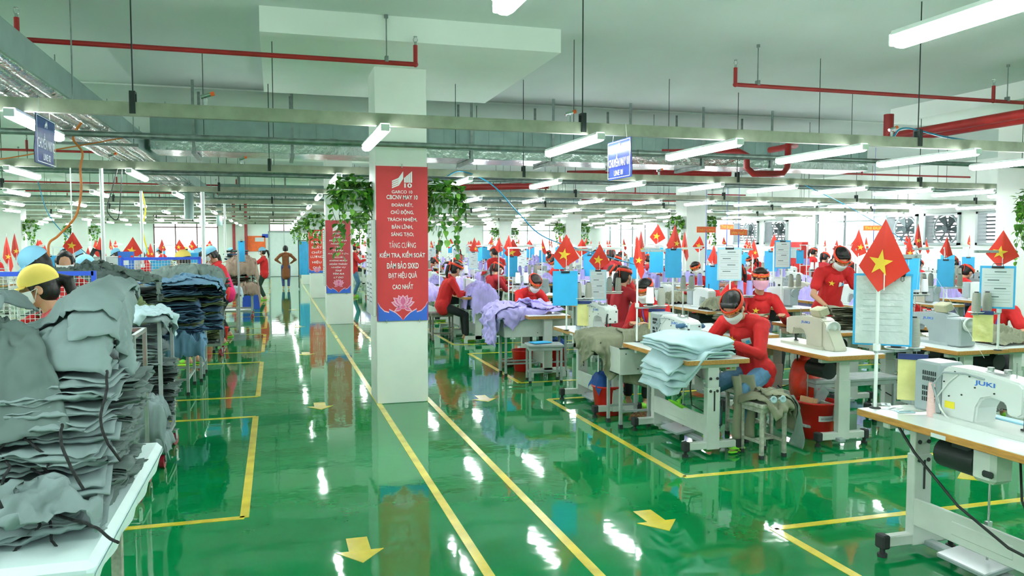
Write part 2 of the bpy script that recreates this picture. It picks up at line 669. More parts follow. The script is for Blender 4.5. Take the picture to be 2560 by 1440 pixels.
def wall_with_holes(name, axis, fixed, a0, a1, holes, th=0.2):
    """wall slab with rectangular openings (a,b,z0,z1); sorted along the wall"""
    mb = MB()

    def slab(p, q, z0, z1):
        if q - p < 1e-3 or z1 - z0 < 1e-3:
            return
        if axis == 'x':
            mb.box(((p + q) / 2, fixed + th / 2, (z0 + z1) / 2), (q - p, th, z1 - z0))
        else:
            mb.box((fixed + th / 2, (p + q) / 2, (z0 + z1) / 2), (th, q - p, z1 - z0))
    cur = a0
    for h in sorted(holes):
        slab(cur, h[0], 0, ZC)
        slab(h[0], h[1], 0, h[2])
        slab(h[0], h[1], h[3], ZC)
        cur = h[1]
    slab(cur, a1, 0, ZC)
    return struct(name, mb, 'white_paint')


# back wall: wide window left of the door, a high window above the door
back_holes = [(-5.5, -2.62, 0.85, 3.0), (-0.28, 1.12, 2.2, 2.95), (3.3, 4.9, 1.0, 2.4), (10.5, 15.5, 0.3, 2.9)]
wall_with_holes('wall_back', 'x', YB, XL - 0.1, XR + 0.2, back_holes)
right_holes = [(9.5, 10.4, 1.6, 2.45), (11.6, 13.2, 1.6, 2.45), (14.0, 15.7, 1.62, 2.45), (16.2, 17.35, 1.62, 2.45), (17.6, 18.75, 1.62, 2.45), (19.3, 21.9, 0.75, 2.85),
               (23.3, 24.6, 1.62, 2.45), (25.0, 26.6, 1.62, 2.45), (27.4, 28.8, 1.3, 2.6), (29.6, 32.0, 0.8, 2.6), (33.0, 38.5, 0.3, 2.9)]
wall_with_holes('wall_right', 'y', XR, YF, YB, right_holes)


def window(n, axis, fixed, h, mullions, cross, fan=False, fr='frame_brown'):
    a0, a1, z0, z1 = h
    mb = MB()
    t = 0.05

    def fb(p, q, za, zb, d=0.06):
        if axis == 'x':
            mb.box(((p + q) / 2, fixed + 0.08, (za + zb) / 2), (q - p, d, zb - za))
        else:
            mb.box((fixed + 0.08, (p + q) / 2, (za + zb) / 2), (d, q - p, zb - za))
    fb(a0, a0 + t, z0, z1)
    fb(a1 - t, a1, z0, z1)
    fb(a0, a1, z0, z0 + t)
    fb(a0, a1, z1 - t, z1)
    for m_ in range(1, mullions):
        x = a0 + (a1 - a0) * m_ / mullions
        fb(x - t / 2, x + t / 2, z0, z1)
    for z in cross:
        fb(a0, a1, z - t / 2, z + t / 2)
    o = struct('window_%d' % n, mb, fr)
    g = MB()
    if axis == 'x':
        g.box(((a0 + a1) / 2, fixed + 0.08, (z0 + z1) / 2), (a1 - a0 - .04, 0.006, z1 - z0 - .04))
    else:
        g.box((fixed + 0.08, (a0 + a1) / 2, (z0 + z1) / 2), (0.006, a1 - a0 - .04, z1 - z0 - .04))
    g.build('glass_pane', 'glass', o)
    return o


window(1, 'x', YB, back_holes[0], 3, [2.4])
window(2, 'x', YB, back_holes[1], 2, [])
window(3, 'x', YB, back_holes[2], 2, [])
window(4, 'x', YB, back_holes[3], 4, [2.3], fr='machine_frame')
k = 5
for h in right_holes:
    if h in (right_holes[5], right_holes[8], right_holes[9], right_holes[10]):
        window(k, 'y', XR, h, 2 if h[1] - h[0] < 3 else 4, [2.32], fr='machine_grey')
        k += 1
# wall fans in the remaining openings
fan_n = 0
for h in right_holes:
    if h in (right_holes[5], right_holes[8], right_holes[9], right_holes[10]):
        continue
    yc, zc = (h[0] + h[1]) / 2, (h[2] + h[3]) / 2
    w, hh = h[1] - h[0], h[3] - h[2]
    fan_n += 1
    f = empty('wall_fan', (XR + 0.08, yc, zc), 0, 'large grey box extractor fan in the right wall, %s fan counted from the camera' % ORD[fan_n], 'fan', 'extractor fans along the right wall')
    mb = MB()
    for (cy, cz, sy, sz) in ((-w / 2 + .03, 0, .06, hh), (w / 2 - .03, 0, .06, hh), (0, -hh / 2 + .03, w, .06), (0, hh / 2 - .03, w, .06)):
        mb.box((0, cy, cz), (0.3, sy, sz))
    R = min(w, hh) / 2 - 0.04
    ring = [(0.02, (R + .02) * cos(2 * pi * i / 28), (R + .02) * sin(2 * pi * i / 28)) for i in range(29)]
    mb.tube(ring, 0.03, 6)
    mb.build('fan_housing', 'machine_grey', f)
    mb = MB()
    for i in range(6):
        a = 2 * pi * i / 6
        q = [(0.05, .06 * cos(a), .06 * sin(a)), (0.0, R * .95 * cos(a - .22), R * .95 * sin(a - .22)), (0.08, R * .95 * cos(a + .3), R * .95 * sin(a + .3)), (0.1, .06 * cos(a + .6), .06 * sin(a + .6))]
        q2 = [(x + .006, y, z) for x, y, z in q]
        mb.add(q + q2, [(0, 1, 2, 3), (7, 6, 5, 4), (0, 4, 5, 1), (1, 5, 6, 2), (2, 6, 7, 3), (3, 7, 4, 0)])
    mb.cyl((-.02, 0, 0), (.12, 0, 0), .08)
    mb.build('fan_blades', 'fan_dark', f)
    mb = MB()
    for i in range(9):
        z = -hh / 2 + hh * (i + .5) / 9
        mb.box((0.14, 0, z), (0.05, w - .1, 0.012), rot=Euler((0, .7, 0)))
    mb.build('louvre', 'fan_dark', f)

# the door at the end of the aisle
b = MB()
b.box((0.42, YB - 0.02, 1.08), (1.35, 0.05, 2.12), ch=.005)
d = struct('door_1', b, 'door_panel')
b = MB()
for s in (-1, 1):
    b.box((0.42 + s * 0.71, YB - 0.03, 1.1), (0.07, 0.08, 2.2))
b.box((0.42, YB - 0.03, 2.2), (1.49, 0.08, 0.06))
b.box((0.42, YB - 0.05, 1.08), (0.015, 0.02, 2.12))
b.build('door_frame', 'machine_grey', d)
b = MB()
for s in (-1, 1):
    b.tube([(0.42 + s * .07, YB - .05, 0.95), (0.42 + s * .07, YB - .1, 0.95), (0.42 + s * .07, YB - .1, 1.15), (0.42 + s * .07, YB - .05, 1.15)], .012, 6)
b.build('door_handle', 'steel', d)

# skirting
b = MB()
b.box(((XR + XL) / 2, YB - 0.01, 0.05), (XR - XL, 0.02, 0.1))
struct('baseboard_back', b, 'machine_grey')
b = MB()
b.box((XR - 0.01, (YB + YF) / 2, 0.05), (0.02, YB - YF, 0.1))
struct('baseboard_right', b, 'machine_grey')

# drop panels of the flat slab, one over each column
n = 0
for cx in COLX + [-15.2]:
    for cy in COLY + [0.4, -7.8]:
        if cx + 1.37 > XR or cy == -7.8:
            continue
        px_ = cx + (0.9 if (cx > 9 and cy == COLY[0]) else 0)
        n += 1
        b = MB()
        b.box((px_, cy + 0.1, (3.5 + ZC) / 2), (2.74, 2.9, ZC - 3.5))
        o = struct('ceiling_drop_panel', b, 'panel_paint')

# columns
cc = 0
for cx in COLX + [-15.2]:
    for j, cy in enumerate(COLY):
        if cx < -10 and j < 2:
            continue
        b = MB()
        w = 0.54 if cx > 0 else 0.54
        b.box((cx + (0.5 if (cx > 9 and j == 0) else 0), cy, 1.75), (w, w, 3.5), ch=0.006)
        o = struct('column', b, 'white_paint')

# painted floor lines: thin films of yellow paint on the epoxy
b = MB()


def line(x0, y0, x1, y1, w=0.055):
    if abs(x1 - x0) < 1e-6:
        b.box((x0, (y0 + y1) / 2, 0.0015), (w, abs(y1 - y0), 0.003))
    else:
        b.box(((x0 + x1) / 2, y0, 0.0015), (abs(x1 - x0), w, 0.003))


for x in (1.02, 1.56):
    line(x, YF + 1, x, 38.5)
blocks = [(5.12, 8.11), (9.17, 11.81), (12.9, 15.4), (16.5, 19.1), (20.2, 22.8), (23.9, 26.5), (27.6, 30.2), (31.3, 33.9), (35.0, 37.4), (0.9, 4.03), (-3.2, -0.2)]
for y0, y1 in blocks:
    line(-0.21, y0, -0.21, y1)
    line(-0.21, y0, -6.2, y0)
    line(-0.21, y1, -6.2, y1)
    line(2.81, y0, 2.81, y1)
    line(2.81, y0, 9.0, y0)
    line(2.81, y1, 9.0, y1)
o = struct('trim_1', b, 'line_yellow')


def floor_arrow(x, y, ang):
    mb = MB()
    poly = [(-.06, .18), (.06, .18), (.06, -.02), (.13, -.02), (0, -.19), (-.13, -.02), (-.06, -.02)]
    R = Matrix.Rotation(ang, 4, 'Z')
    mb.M = Matrix.Translation((x, y, 0)) @ R
    mb.prism(poly, 0.003, 0, 'xy', 0.0015)
    return mb


ar = 0
for (x, y, a) in [(0.42, 4.4, 0), (0.42, 8.45, 0), (0.42, 12.5, 0), (0.42, 16.6, 0), (0.42, 20.8, 0), (2.2, 4.36, 0), (2.15, 8.35, 0), (2.15, 12.4, 0), (4.87, 4.53, -pi / 2)]:
    ar += 1
    o = floor_arrow(x, y, a).build('floor_arrow', 'line_yellow')
    o['kind'] = 'structure'

# electrical conduit and junction boxes on the ceiling
b = MB()
b.cyl((-9, 11.3, ZC - .012), (16, 11.3, ZC - .012), .012, seg=6)
tag(b.build('ceiling_conduit', 'panel_paint'), 'thin white conduit running across the ceiling beyond the first drop panel', 'conduit')

# ---------------------------------------------------------------- lighting rails and tube lights
rod = MB()
for i, y in enumerate(BEAMY):
    if y < 1:
        nm = 'behind the camera'
    nm = '%s from the camera' % ORD[i - 1] if i >= 2 else 'behind the camera'
    r = empty('lighting_rail', (0, y, 2.5), 0, 'galvanised channel rail hung across the hall from thin rods, %s' % nm, 'ceiling rail', 'lighting rails across the hall')
    b = MB()
    b.box((-0.2, 0, 0.04), (33.2, 0.05, 0.085))
    b.build('rail_channel', 'rail_zinc', r)
    if y > 1:
        b = MB()
        xs = [-10 + 3.05 * q for q in range(9)] if i % 2 else [-9.2 + 3.05 * q for q in range(9)]
        b.cyl((0, 0, .08), (0, 0, ZC - 2.5), .005, seg=5)
        b.box((0, 0.03, 0.075), (.035, .012, .13))
        b.box((0, -0.03, 0.075), (.035, .012, .13))
        b.box((0, 0, 0.145), (.035, .07, .012))
        many('hanger', b, 'dark_steel', r, [(x, 0, 0) for x in xs])

for i, y in enumerate([7.62 + 4.05 * q for q in range(0, 7)]):
    r = empty('air_pipe', (0, y, 2.62), 0, 'galvanised compressed air pipe crossing the hall between the lighting rails, %s from the camera' % ORD[i + 1], 'pipe', 'air pipes across the hall')
    b = MB()
    b.cyl((-16, 0, 0), (16, 0, 0), .026, seg=8)
    for q in range(11):
        b.cyl((-15 + q * 3.1, 0, 0), (-14.93 + q * 3.1, 0, 0), .033, seg=8)
    b.build('pipe', 'galvanised', r)
    b = MB()
    b.cyl((0, 0, .02), (0, 0, ZC - 2.62), .004, seg=5)
    many('hanger', b, 'dark_steel', r, [(-14.5 + q * 2.9, 0, 0) for q in range(11)])

for i, y in enumerate([9.05 + 4.05 * q for q in range(0, 8)]):
    b = MB()
    b.cyl((-16, 0, 0), (16, 0, 0), .02, seg=8)
    o = b.build('conduit_pipe', 'galvanised')
    o.location = (0, y, 2.78)
    tag(o, 'dark conduit pipe crossing the hall near the ceiling, %s from the camera' % ORD[i + 1], 'pipe', 'conduits across the hall')
    b = MB()
    b.cyl((0, 0, 0), (0, 0, ZC - 2.79), .004, seg=5)
    many('hanger', b, 'dark_steel', o, [(-14.2 + q * 2.7, 0, 0) for q in range(12)])

light = empty('tube_light')
tag(light, 'tube light', 'ceiling light')
b = MB()
b.prism([(-.03, .026), (.03, .026), (.036, .016), (.038, .018), (.03, .036), (-.03, .036), (-.038, .018), (-.036, .016)], 1.15, 0, 'xz')
b.build('housing', 'lamp_white', light)
b = MB()
b.box((0, 0, 0.004), (0.06, 0.012, 0.046), ch=.003)
many('end_cap', b, 'lamp_white', light, [(0, -.587, 0), (0, .587, 0)])
b = MB()
pts = []
b.tube([(0, -.575, -.004), (0, -.56, -.004), (0, .56, -.004), (0, .575, -.004)], [.022, .028, .028, .022], 10, sx=1.35)
b.build('diffuser', 'tube_glow', light)
for i, y in enumerate(BEAMY):
    yc = y + 0.42
    for x in LIGHTX:
        if x < -9 and y < 12 and y > -20:
            if x < -12:
                continue
        if abs(x) > 12 and y < 0:
            continue
        if 2.0 < x < 2.6 and i in (3,):
            pass
        if x > 1.155 * (yc + 1) + 1.0 and y > 3 and x > 9:
            continue
        side = 'over the sewing lines' if x > 2 else ('over the aisle' if x > -.5 else 'left of the aisle')
        if i == 2:
            nm = 'nearest row'
        elif i < 2:
            nm = 'row behind the camera'
        else:
            nm = '%s row' % ORD[i - 1]
        k_ = sum(1 for q in LIGHTX if (q > 2) == (x > 2) and abs(q) <= abs(x) and ((q > -.5) == (x > -.5)))
        which = '' if side == 'over the aisle' else ', %s outward' % (ORD[k_] if k_ < len(ORD) else 'last')
        place(light, (x, yc, 2.462), 0, 'glowing tube light %s, %s%s' % (side, nm, which), 'tube lights %s' % side)

# ---------------------------------------------------------------- sprinkler pipes
def sprinkler(x0, x1, y, z, heads, label, drops=()):
    r = empty('sprinkler_pipe', (x0, y, z), 0, label, 'sprinkler pipe')
    b = MB()
    L = x1 - x0
    b.cyl((0, 0, 0), (L, 0, 0), .021, seg=10)
    for h in heads:
        h = h - x0
        b.cyl((h, 0, 0), (h, 0, .17), .02, seg=10)
        b.ell((h, 0, 0), (.026, .026, .026))
    b.build('pipe', 'red_pipe', r)
    b = MB()
    b.cyl((0, 0, .16), (0, 0, .2), .012, seg=8)
    for s_ in (-1, 1):
        b.tube([(s_ * .011, 0, .195), (s_ * .02, 0, .22), (s_ * .006, 0, .247)], .003, 5)
    b.cyl((0, 0, .243), (0, 0, .248), .018, seg=10)
    many('sprinkler_head', b, 'steel', r, [(h - x0, 0, 0) for h in heads])
    b = MB()
    b.cyl((0, 0, .02), (0, 0, ZC - z), .006, seg=6)
    b.box((0, 0, .03), (.03, .05, .05))
    b.cyl((0, 0, ZC - z - .03), (0, 0, ZC - z), .018, seg=8)
    many('hanger', b, 'galvanised', r, [(h - x0, 0, 0) for h in drops])
    return r


sprinkler(-5.0, 1.24, 7.27, 3.3, [-1.93, 1.24], 'dark red sprinkler pipe under the ceiling, ending left of the bannered column', [0.98, -2.8])
sprinkler(4.52, 15.5, 7.27, 3.3, [4.52, 7.85, 11.2], 'dark red sprinkler pipe hung under the ceiling on the right side', [4.78, 8.05, 11])
for q, (x0, x1, y) in enumerate([(-14, 1.1, 15.4), (2.9, 16, 15.4), (-14, 1.4, 19.4), (3.5, 16, 19.4), (-14, 15, 23.4), (-14, 15, 27.6), (-14, 15, 31.6)]):
    sprinkler(x0, x1, y, 3.25, [x0 + 1 + 3 * t for t in range(int((x1 - x0) / 3.2))], 'thin red sprinkler pipe %s, %s line from the camera' % ('left of the columns' if x1 < 2 else ('right of the columns' if x0 > 0 else 'across the hall'), ORD[3 + y.__int__() // 4 - 4]), [x0 + 2 + 3.4 * t for t in range(int((x1 - x0) / 3.6))])

# big red mains
b = MB()
b.cyl((7.56, 4.5, 3.0), (7.56, 8.5, 3.0), .062, seg=14)
b.cyl((7.42, 4.5, 3.02), (7.42, 8.4, 3.02), .05, seg=14)
b.cyl((7.42, 8.4, 2.93), (7.42, 8.4, 3.3), .06, seg=14)
b.cyl((7.56, 8.3, 3.0), (7.56, 8.45, 3.0), .075, seg=14)
o = tag(b.build('fire_main', 'red_pipe'), 'thick dark red fire main pipes running overhead at the upper right', 'pipe')
b = MB()
pts = [(7.0, 10.3, 3.05), (7.0, 9.7, 3.05), (6.74, 9.5, 3.02), (6.74, 9.5, 2.72), (6.66, 9.5, 2.63), (6.2, 9.5, 2.62), (6.1, 9.5, 2.7), (6.1, 9.5, 2.86), (6.05, 9.6, 2.92), (5.2, 10.2, 2.95)]
b.tube(pts, .045, 12)
tag(b.build('fire_main_bend', 'red_pipe'), 'dark red pipe making a U shaped loop below the grey air duct', 'pipe')
for (p, q, lb) in (((5.2, 14.0, 2.95), (7.9, 12.8, 2.95), 'nearer one'), ((2.9, 18.0, 2.9), (5.6, 16.2, 2.9), 'farther one')):
    b = MB()
    b.cyl(p, q, .07, seg=12)
    tag(b.build('fire_branch', 'red_pipe'), 'slanting red fire pipe overhead beyond the blue line sign, ' + lb, 'pipe')
for (x, y, lb) in ((-11.4, 33.9, 'far left fire riser pipe in front of the back wall'), (-1.9, 40.8, 'red fire riser pipe at the back wall, left of the orange poster'), (-1.35, 40.8, 'red fire riser pipe at the back wall, right one of the pair by the poster')):
    b = MB()
    b.cyl((0, 0, 0), (0, 0, ZC - .01), .07, seg=12)
    o = tag(b.build('fire_riser', 'red_pipe'), lb, 'pipe')
    o.location = (x, y, 0)
b = MB()
b.cyl((-6.55, 22.2, 0.0), (-6.55, 22.2, ZC - .01), .08, seg=12)
tag(b.build('fire_riser', 'red_pipe'), 'thick red vertical pipe at the far left in front of the plant column', 'pipe')

# ---------------------------------------------------------------- air ducts
def duct_x(x0, x1, y0, y1, z0, z1, label, brackets=True):
    r = empty('air_duct', (x0, y0, z0), 0, label, 'air duct')
    L, W, H = x1 - x0, y1 - y0, z1 - z0
    b = MB()
    b.box((L / 2, W / 2, H / 2 + .004), (L, W, H))
    nx = int(L / 0.21)
    for i in range(nx):
        b.box((i * .21 + .1, -.003, H / 2), (.008, .006, H))
    b.build('duct_panel', 'duct_board', r)
    b = MB()
    b.grid(lambda u, v: (u * L, v * W, -.004 + .012 * nz(u * L * 1.5, v * 3, 1)), int(L * 3), 5)
    b.box((L / 2, -.01, .05), (L, .008, .11))
    b.build('foil_lining', 'foil', r)
    if brackets:
        b = MB()
        b.box((0, W / 2, -.03), (.05, W + .12, .04))
        for yy in (-.04, W + .04):
            b.box((0, yy, (ZC - z0) / 2 - .02), (.035, .012, ZC - z0))
        many('duct_bracket', b, 'galvanised', r, [(.5 + 1.18 * q, 0, 0) for q in range(int(L / 1.18))])
    return r


duct_x(-1.45, 9.1, 10.75, 11.5, 2.84, 3.3, 'grey air duct with seamed sides and foil underside behind the first two rails')
duct_x(-1.4, 8.6, 22.1, 22.8, 2.8, 3.2, 'far grey air duct crossing the hall beyond the second column')
r = empty('air_duct', (-1.55, 3.0, 2.8), 0, 'bundle of foil wrapped round ducts running away along the left ceiling', 'air duct')
b = MB()
b.box((-.32, 15, .21), (.66, 30, .02))
b.box((0.02, 15, .12), (.02, 30, .2))
b.build('duct_cover', 'duct_board', r)
for k_ in range(4):
    b = MB()
    n_ = 90
    b.tube([(-.08 - k_ * .165 + .012 * nz(i * .4, k_), i * 30 / n_, .09 + .015 * nz(i * .5, k_, 3)) for i in range(n_ + 1)], [.078 + .006 * nz(i * .9, k_, 7) for i in range(n_ + 1)], 10)
    b.build('foil_tube', 'foil', r)
b = MB()
b.box((-.32, 0, -.025), (.86, .045, .03))
for x in (.06, -.7):
    b.cyl((x, 0, -.03), (x, 0, ZC - 2.8), .006, seg=5)
many('hanger', b, 'galvanised', r, [(0, 1.2 + k_ * 2.8, 0) for k_ in range(11)])
# blue exhaust drops under the left duct
for q, (x, y, z0) in enumerate([(-1.62, 17.0, 2.15), (-1.62, 26.0, 2.2), (-2.1, 26, 2.2)]):
    b = MB()
    b.cyl((0, 0, 0), (0, 0, 2.82 - z0), .09, seg=12)
    o = tag(b.build('duct_drop', 'duct_board'), 'bluish vertical duct pipe dropping from the left foil duct, %s one' % ORD[q + 1], 'duct')
    o.location = (x, y, z0)
# ---------------------------------------------------------------- banners on the columns
def lotus(root, w, cz, y, two_tone=True):
    """lotus flower: layered petals as flat shapes on the banner"""
    b = MB()
    pet = lambda cx, cz_, L, W, a, m, lay: b.prism([(cx + (u * cos(a) - v * sin(a)), cz_ + (u * sin(a) + v * cos(a))) for u, v in [(0, 0), (W * .6, L * .35), (W * .62, L * .6), (0, L), (-W * .62, L * .6), (-W * .6, L * .35)]], 0.0006, m, 'xz', y - .0006 * lay)
    s = w
    for sgn in (-1, 1):
        for (a, L, lay) in ((1.25, .44, 1), (0.85, .46, 2), (0.4, .42, 3)):
            pet(0, cz - .08 * s, L * s, .17 * s, sgn * a, 1, lay)
            pet(0, cz - .07 * s, L * s * .86, .12 * s, sgn * a, 0, lay + .5)
        pet(0, cz - .10 * s, .36 * s, .12 * s, sgn * 2.05, 1, 1)
        pet(0, cz - .10 * s, .31 * s, .08 * s, sgn * 2.05, 0, 1.5)
    pet(0, cz - .09 * s, .40 * s, .2 * s, 0, 1, 4)
    pet(0, cz - .08 * s, .34 * s, .15 * s, 0, 0, 4.5)
    pet(0, cz - .2 * s, .17 * s, .2 * s, 0, 1, 4)
    pet(0, cz - .185 * s, .13 * s, .15 * s, 0, 0, 4.6)
    return b.build('lotus_flower', ['lotus_pink', 'lotus_light'], root)


def wave_foot(root, w, z0, h, y):
    """blue wave shapes with white outline at the foot of the banner"""
    b = MB()
    for k_, (grow, m) in enumerate(((.012, 1), (0, 0))):
        for s in (-1, 1):
            pts = [(0, z0 + .004), (s * w * .05, z0 + h * .18), (s * w * .14, z0 + h * .42), (s * w * .27, z0 + h * .62), (s * w * .24, z0 + h * .42), (s * w * .36, z0 + h * .52), (s * w * .44, z0 + h * .75), (s * w * .485, z0 + h * 1.0), (s * w * .5, z0 + h), (s * w * .5, z0)]
            q = [(x, min(z0 + h * 1.1, z + grow) if i not in (0, 9) else z) for i, (x, z) in enumerate(pts)]
            # fan the shape in strips so that the concave outline stays right
            for i in range(len(q) - 3):
                a_, b_ = q[i], q[i + 1]
                if abs(a_[0] - b_[0]) < 1e-5:
                    continue
                poly = [(a_[0], z0), (b_[0], z0), b_, a_]
                b.prism(poly, .0006, m, 'xz', y - .0007 * (1 + k_) - .00001 * i)
    return b.build('wave_border', ['banner_blue', 'lotus_light'], root)


def garco_logo(root, w, cz, y, m='sign_white'):
    """emblem: rising striped sails above the figure 10"""
    b = MB()
    s = w
    for i in range(4):            # rising bands to the left
        o = i * .10 * s
        b.prism([(-.5 * s, cz + .02 * s - o), (-.18 * s, cz + .16 * s - o), (.06 * s, cz + .5 * s - o * .9), (.06 * s, cz + .40 * s - o * .9), (-.16 * s, cz + .09 * s - o), (-.5 * s, cz - .055 * s - o)], .0008, 0, 'xz', y - .0006)
    for i in range(4):            # upright bars to the right
        x = .10 * s + i * .105 * s
        b.prism([(x, cz - .06 * s), (x + .085 * s, cz - .06 * s), (x + .085 * s, cz + .24 * s + .09 * s * i), (x, cz + .16 * s + .09 * s * i)], .0008, 0, 'xz', y - .0006)
    b.build('emblem', m, root)
    text('figure_lettering', '10', m, root, (.30 * s, y - .0006, cz - .20 * s), width=.38 * s, height=.22 * s, offset=.03)


def banner(x, y, z0, z1, w, m, label, lines, logo=True, tm='sign_white', slant=0.0):
    r = empty('column_banner', (x, y, 0), 0, label, 'banner')
    b = MB()
    b.grid(lambda u, v: ((u - .5) * w, -.001 - .002 * abs(nz(u * 3, v * 6, 2)), z0 + (z1 - z0) * v), 8, 24)
    b.box((0, .004, (z0 + z1) / 2), (w, .006, z1 - z0))
    b.build('banner_sheet', m, r)
    if logo:
        garco_logo(r, .21, z1 - .155, -.006)
        text('brand_lettering', 'GARCO 10', tm, r, (0, -.0065, z1 - .265), width=.215, height=.032, offset=.01)
    for (s, z, tw, th) in lines:
        text('banner_lettering', s, tm, r, (0, -.0065, z), width=tw, height=th, offset=.018, slant=slant)
    b = MB()
    for (xx, zz) in ((0, z1 + .005), (-w * .32, z0 - .005), (w * .32, z0 - .005)):
        b.box((xx, -.004, zz), (.008, .014, .04))
    b.build('clip', 'steel', r)
    return r


L1 = [('CBCNV MAY 10', 2.165, .325, .045), ('ĐOÀN KẾT,', 2.09, .225, .055), ('CHỦ ĐỘNG,', 2.01, .24, .058), ('TRÁCH NHIỆM,', 1.935, .31, .055), ('BẢN LĨNH,', 1.86, .22, .058), ('SÁNG TẠO;', 1.78, .235, .056),
      ('TĂNG CƯỜNG', 1.675, .28, .075), ('KIỂM TRA, KIỂM SOÁT', 1.57, .475, .080), ('ĐẢM BẢO SXKD', 1.462, .335, .080), ('ĐẠT HIỆU QUẢ', 1.352, .30, .082), ('CAO NHẤT', 1.245, .215, .078)]
r = banner(1.275, 8.355, 0.875, 2.485, .54, 'banner_red', 'red slogan banner on the front of the nearest column', L1)
lotus(r, .3, 1.055, -.0062)
wave_foot(r, .54, .875, .19, -.0045)
zz = [1.97, 1.875, 1.80, 1.735, 1.665, 1.6, 1.53, 1.46, 1.39, 1.325, 1.25, 1.18, 1.115, 1.05, .975]
ww = ['GARCO 10', 'NGƯỜI', 'MUỐN', 'HOÀN THÀNH', 'NHIỆM VỤ', 'THÌ', 'TÌM RA', 'PHƯƠNG TIỆN,', 'NGƯỜI', 'KHÔNG MUỐN', 'HOÀN THÀNH', 'NHIỆM VỤ', 'THÌ', 'TÌM RA', 'LÝ DO']
L2 = [(s, z, min(.42, .033 * len(s) + .03), .042) for s, z in list(zip(ww, zz))[1:]]
r = banner(1.24, 16.82, 0.645, 2.145, .5, 'banner_brick', 'brick red slogan banner on the second column, half behind hanging leaves', L2, slant=0.25)
lotus(r, .27, .85, -.0062)
wave_foot(r, .5, .645, .17, -.0045)
L3 = [('NÂNG', 1.72, .3, .1), ('SUẤT', 1.57, .3, .11), ('CHẤT', 1.42, .3, .11), ('LƯỢNG', 1.27, .36, .12), ('HIỆU', 1.11, .27, .12), ('QUẢ', .95, .24, .12)]
r = banner(1.2, 24.91, 0.765, 2.1, .47, 'banner_scarlet', 'scarlet banner with bold white words on the third column', [(s, z - .02, w_, h_ * .9) for s, z, w_, h_ in L3])
lotus(r, .24, .86, -.0062)
wave_foot(r, .47, .765, .13, -.0045)

# notice boards on the sides of the columns
for (y, z0, z1, lb) in ((8.62, .93, 1.93, 'tall white notice board on the left side of the nearest column'), (17.05, .8, 1.95, 'white notice board on the left side of the second column')):
    r = empty('notice_board', (0.975, y, 0), 0, lb, 'notice board')
    b = MB()
    b.box((0, 0, (z0 + z1) / 2), (.03, .62, z1 - z0), ch=.004)
    b.build('board', 'machine_frame', r)
    for q in range(6):
        b = MB()
        zc = z1 - .14 - (q // 2) * (z1 - z0) / 3.2
        yc = -.14 + .28 * (q % 2)
        b.box((-.017, yc, zc), (.002, .2, .26))
        b.build('notice_sheet', 'paper', r)
        b = MB()
        for t in range(5):
            b.box((-.0186, yc, zc + .09 - t * .045), (.0006, .16, .012 if t else .025))
        b.build('printed_lines', 'ink_grey', r)

# ---------------------------------------------------------------- hanging pothos plants on brackets
def pothos(loc, seed, size, label, big=True, pot=True):
    rnd = random.Random(seed)
    r = empty('hanging_pothos', loc, 0, label, 'hanging plant', 'hanging plants on the columns')
    if pot:
        b = MB()
        s = size
        q = [(-.105, .09), (.105, .09), (.08, -.1), (-.08, -.1)]
        b.M = Matrix.Scale(s, 4)
        b.prism(q, .15, 0, 'xz')
        b.box((0, 0, .09), (.235, .17, .02), ch=.004)
        b.build('planter', 'planter_white', r)
    strands = []
    n = (20 if big else 10)
    for i in range(n):
        a = 2 * pi * i / n + rnd.uniform(-.2, .2)
        rad = rnd.uniform(.12, .22) * size
        L = rnd.uniform(.12, .55) * size * (1.25 if big else 1)
        if i % 4 == 0:
            L *= .4
        pts = [V3((0.03 * cos(a), .03 * sin(a), .08 * size)), V3((rad * .6 * cos(a), rad * .45 * sin(a), .17 * size)), V3((rad * cos(a), rad * .6 * sin(a), .09 * size))]
        k_ = int(L / .05)
        for t in range(k_):
            p = pts[-1]
            pts.append(p + V3((rnd.uniform(-.022, .022), rnd.uniform(-.015, .015), -.05)))
        strands.append(pts)
    b = MB()
    for pts in strands:
        b.tube(pts, .0028, 4)
    b.build('vine', 'vine_stem', r)
    b = MB()

    def leaf(p, s, yaw, pitch, m):
        R = Matrix.Rotation(yaw, 4, 'Z') @ Matrix.Rotation(pitch, 4, 'X')
        b.M = Matrix.Translation(p) @ R
        out = [(0, -.0, 0), (.34, .06, .06), (.42, .34, .1), (.30, .68, .04), (0, 1.0, -.1), (-.30, .68, .04), (-.42, .34, .1), (-.34, .06, .06)]
        vs = [(x * s, y * s, z * s) for x, y, z in out] + [(0, .35 * s, -.03 * s), (0, .7 * s, -.05 * s)]
        b.add(vs, [(0, 1, 2, 8), (8, 2, 3, 9), (9, 3, 4), (9, 4, 5), (8, 9, 5, 6), (0, 8, 6, 7)], m, False)
        b.M = Matrix.Identity(4)
    for pts in strands:
        for k_, p in enumerate(pts[1:]):
            for t in range(2 if k_ < 4 else 1):
                if rnd.random() < .88:
                    leaf(p + V3((rnd.uniform(-.02, .02), rnd.uniform(-.02, .02), 0)), rnd.uniform(.055, .088) * (1 if big else 1.15), rnd.uniform(0, 2 * pi), rnd.uniform(-1.5, -.2), 1 if rnd.random() < .3 else 0)
    for i in range(190 if big else 80):      # crown
        a = rnd.uniform(0, 2 * pi)
        rr = sqrt(rnd.random()) * .21 * size
        leaf(V3((rr * cos(a), rr * .7 * sin(a), rnd.uniform(.04, .27) * size - rr * .5)), rnd.uniform(.06, .1), rnd.uniform(0, 2 * pi), rnd.uniform(-.9, .6), 1 if rnd.random() < .22 else 0)
    b.build('leaves', ['leaf', 'leaf_light'], r, fix=False)
    return r


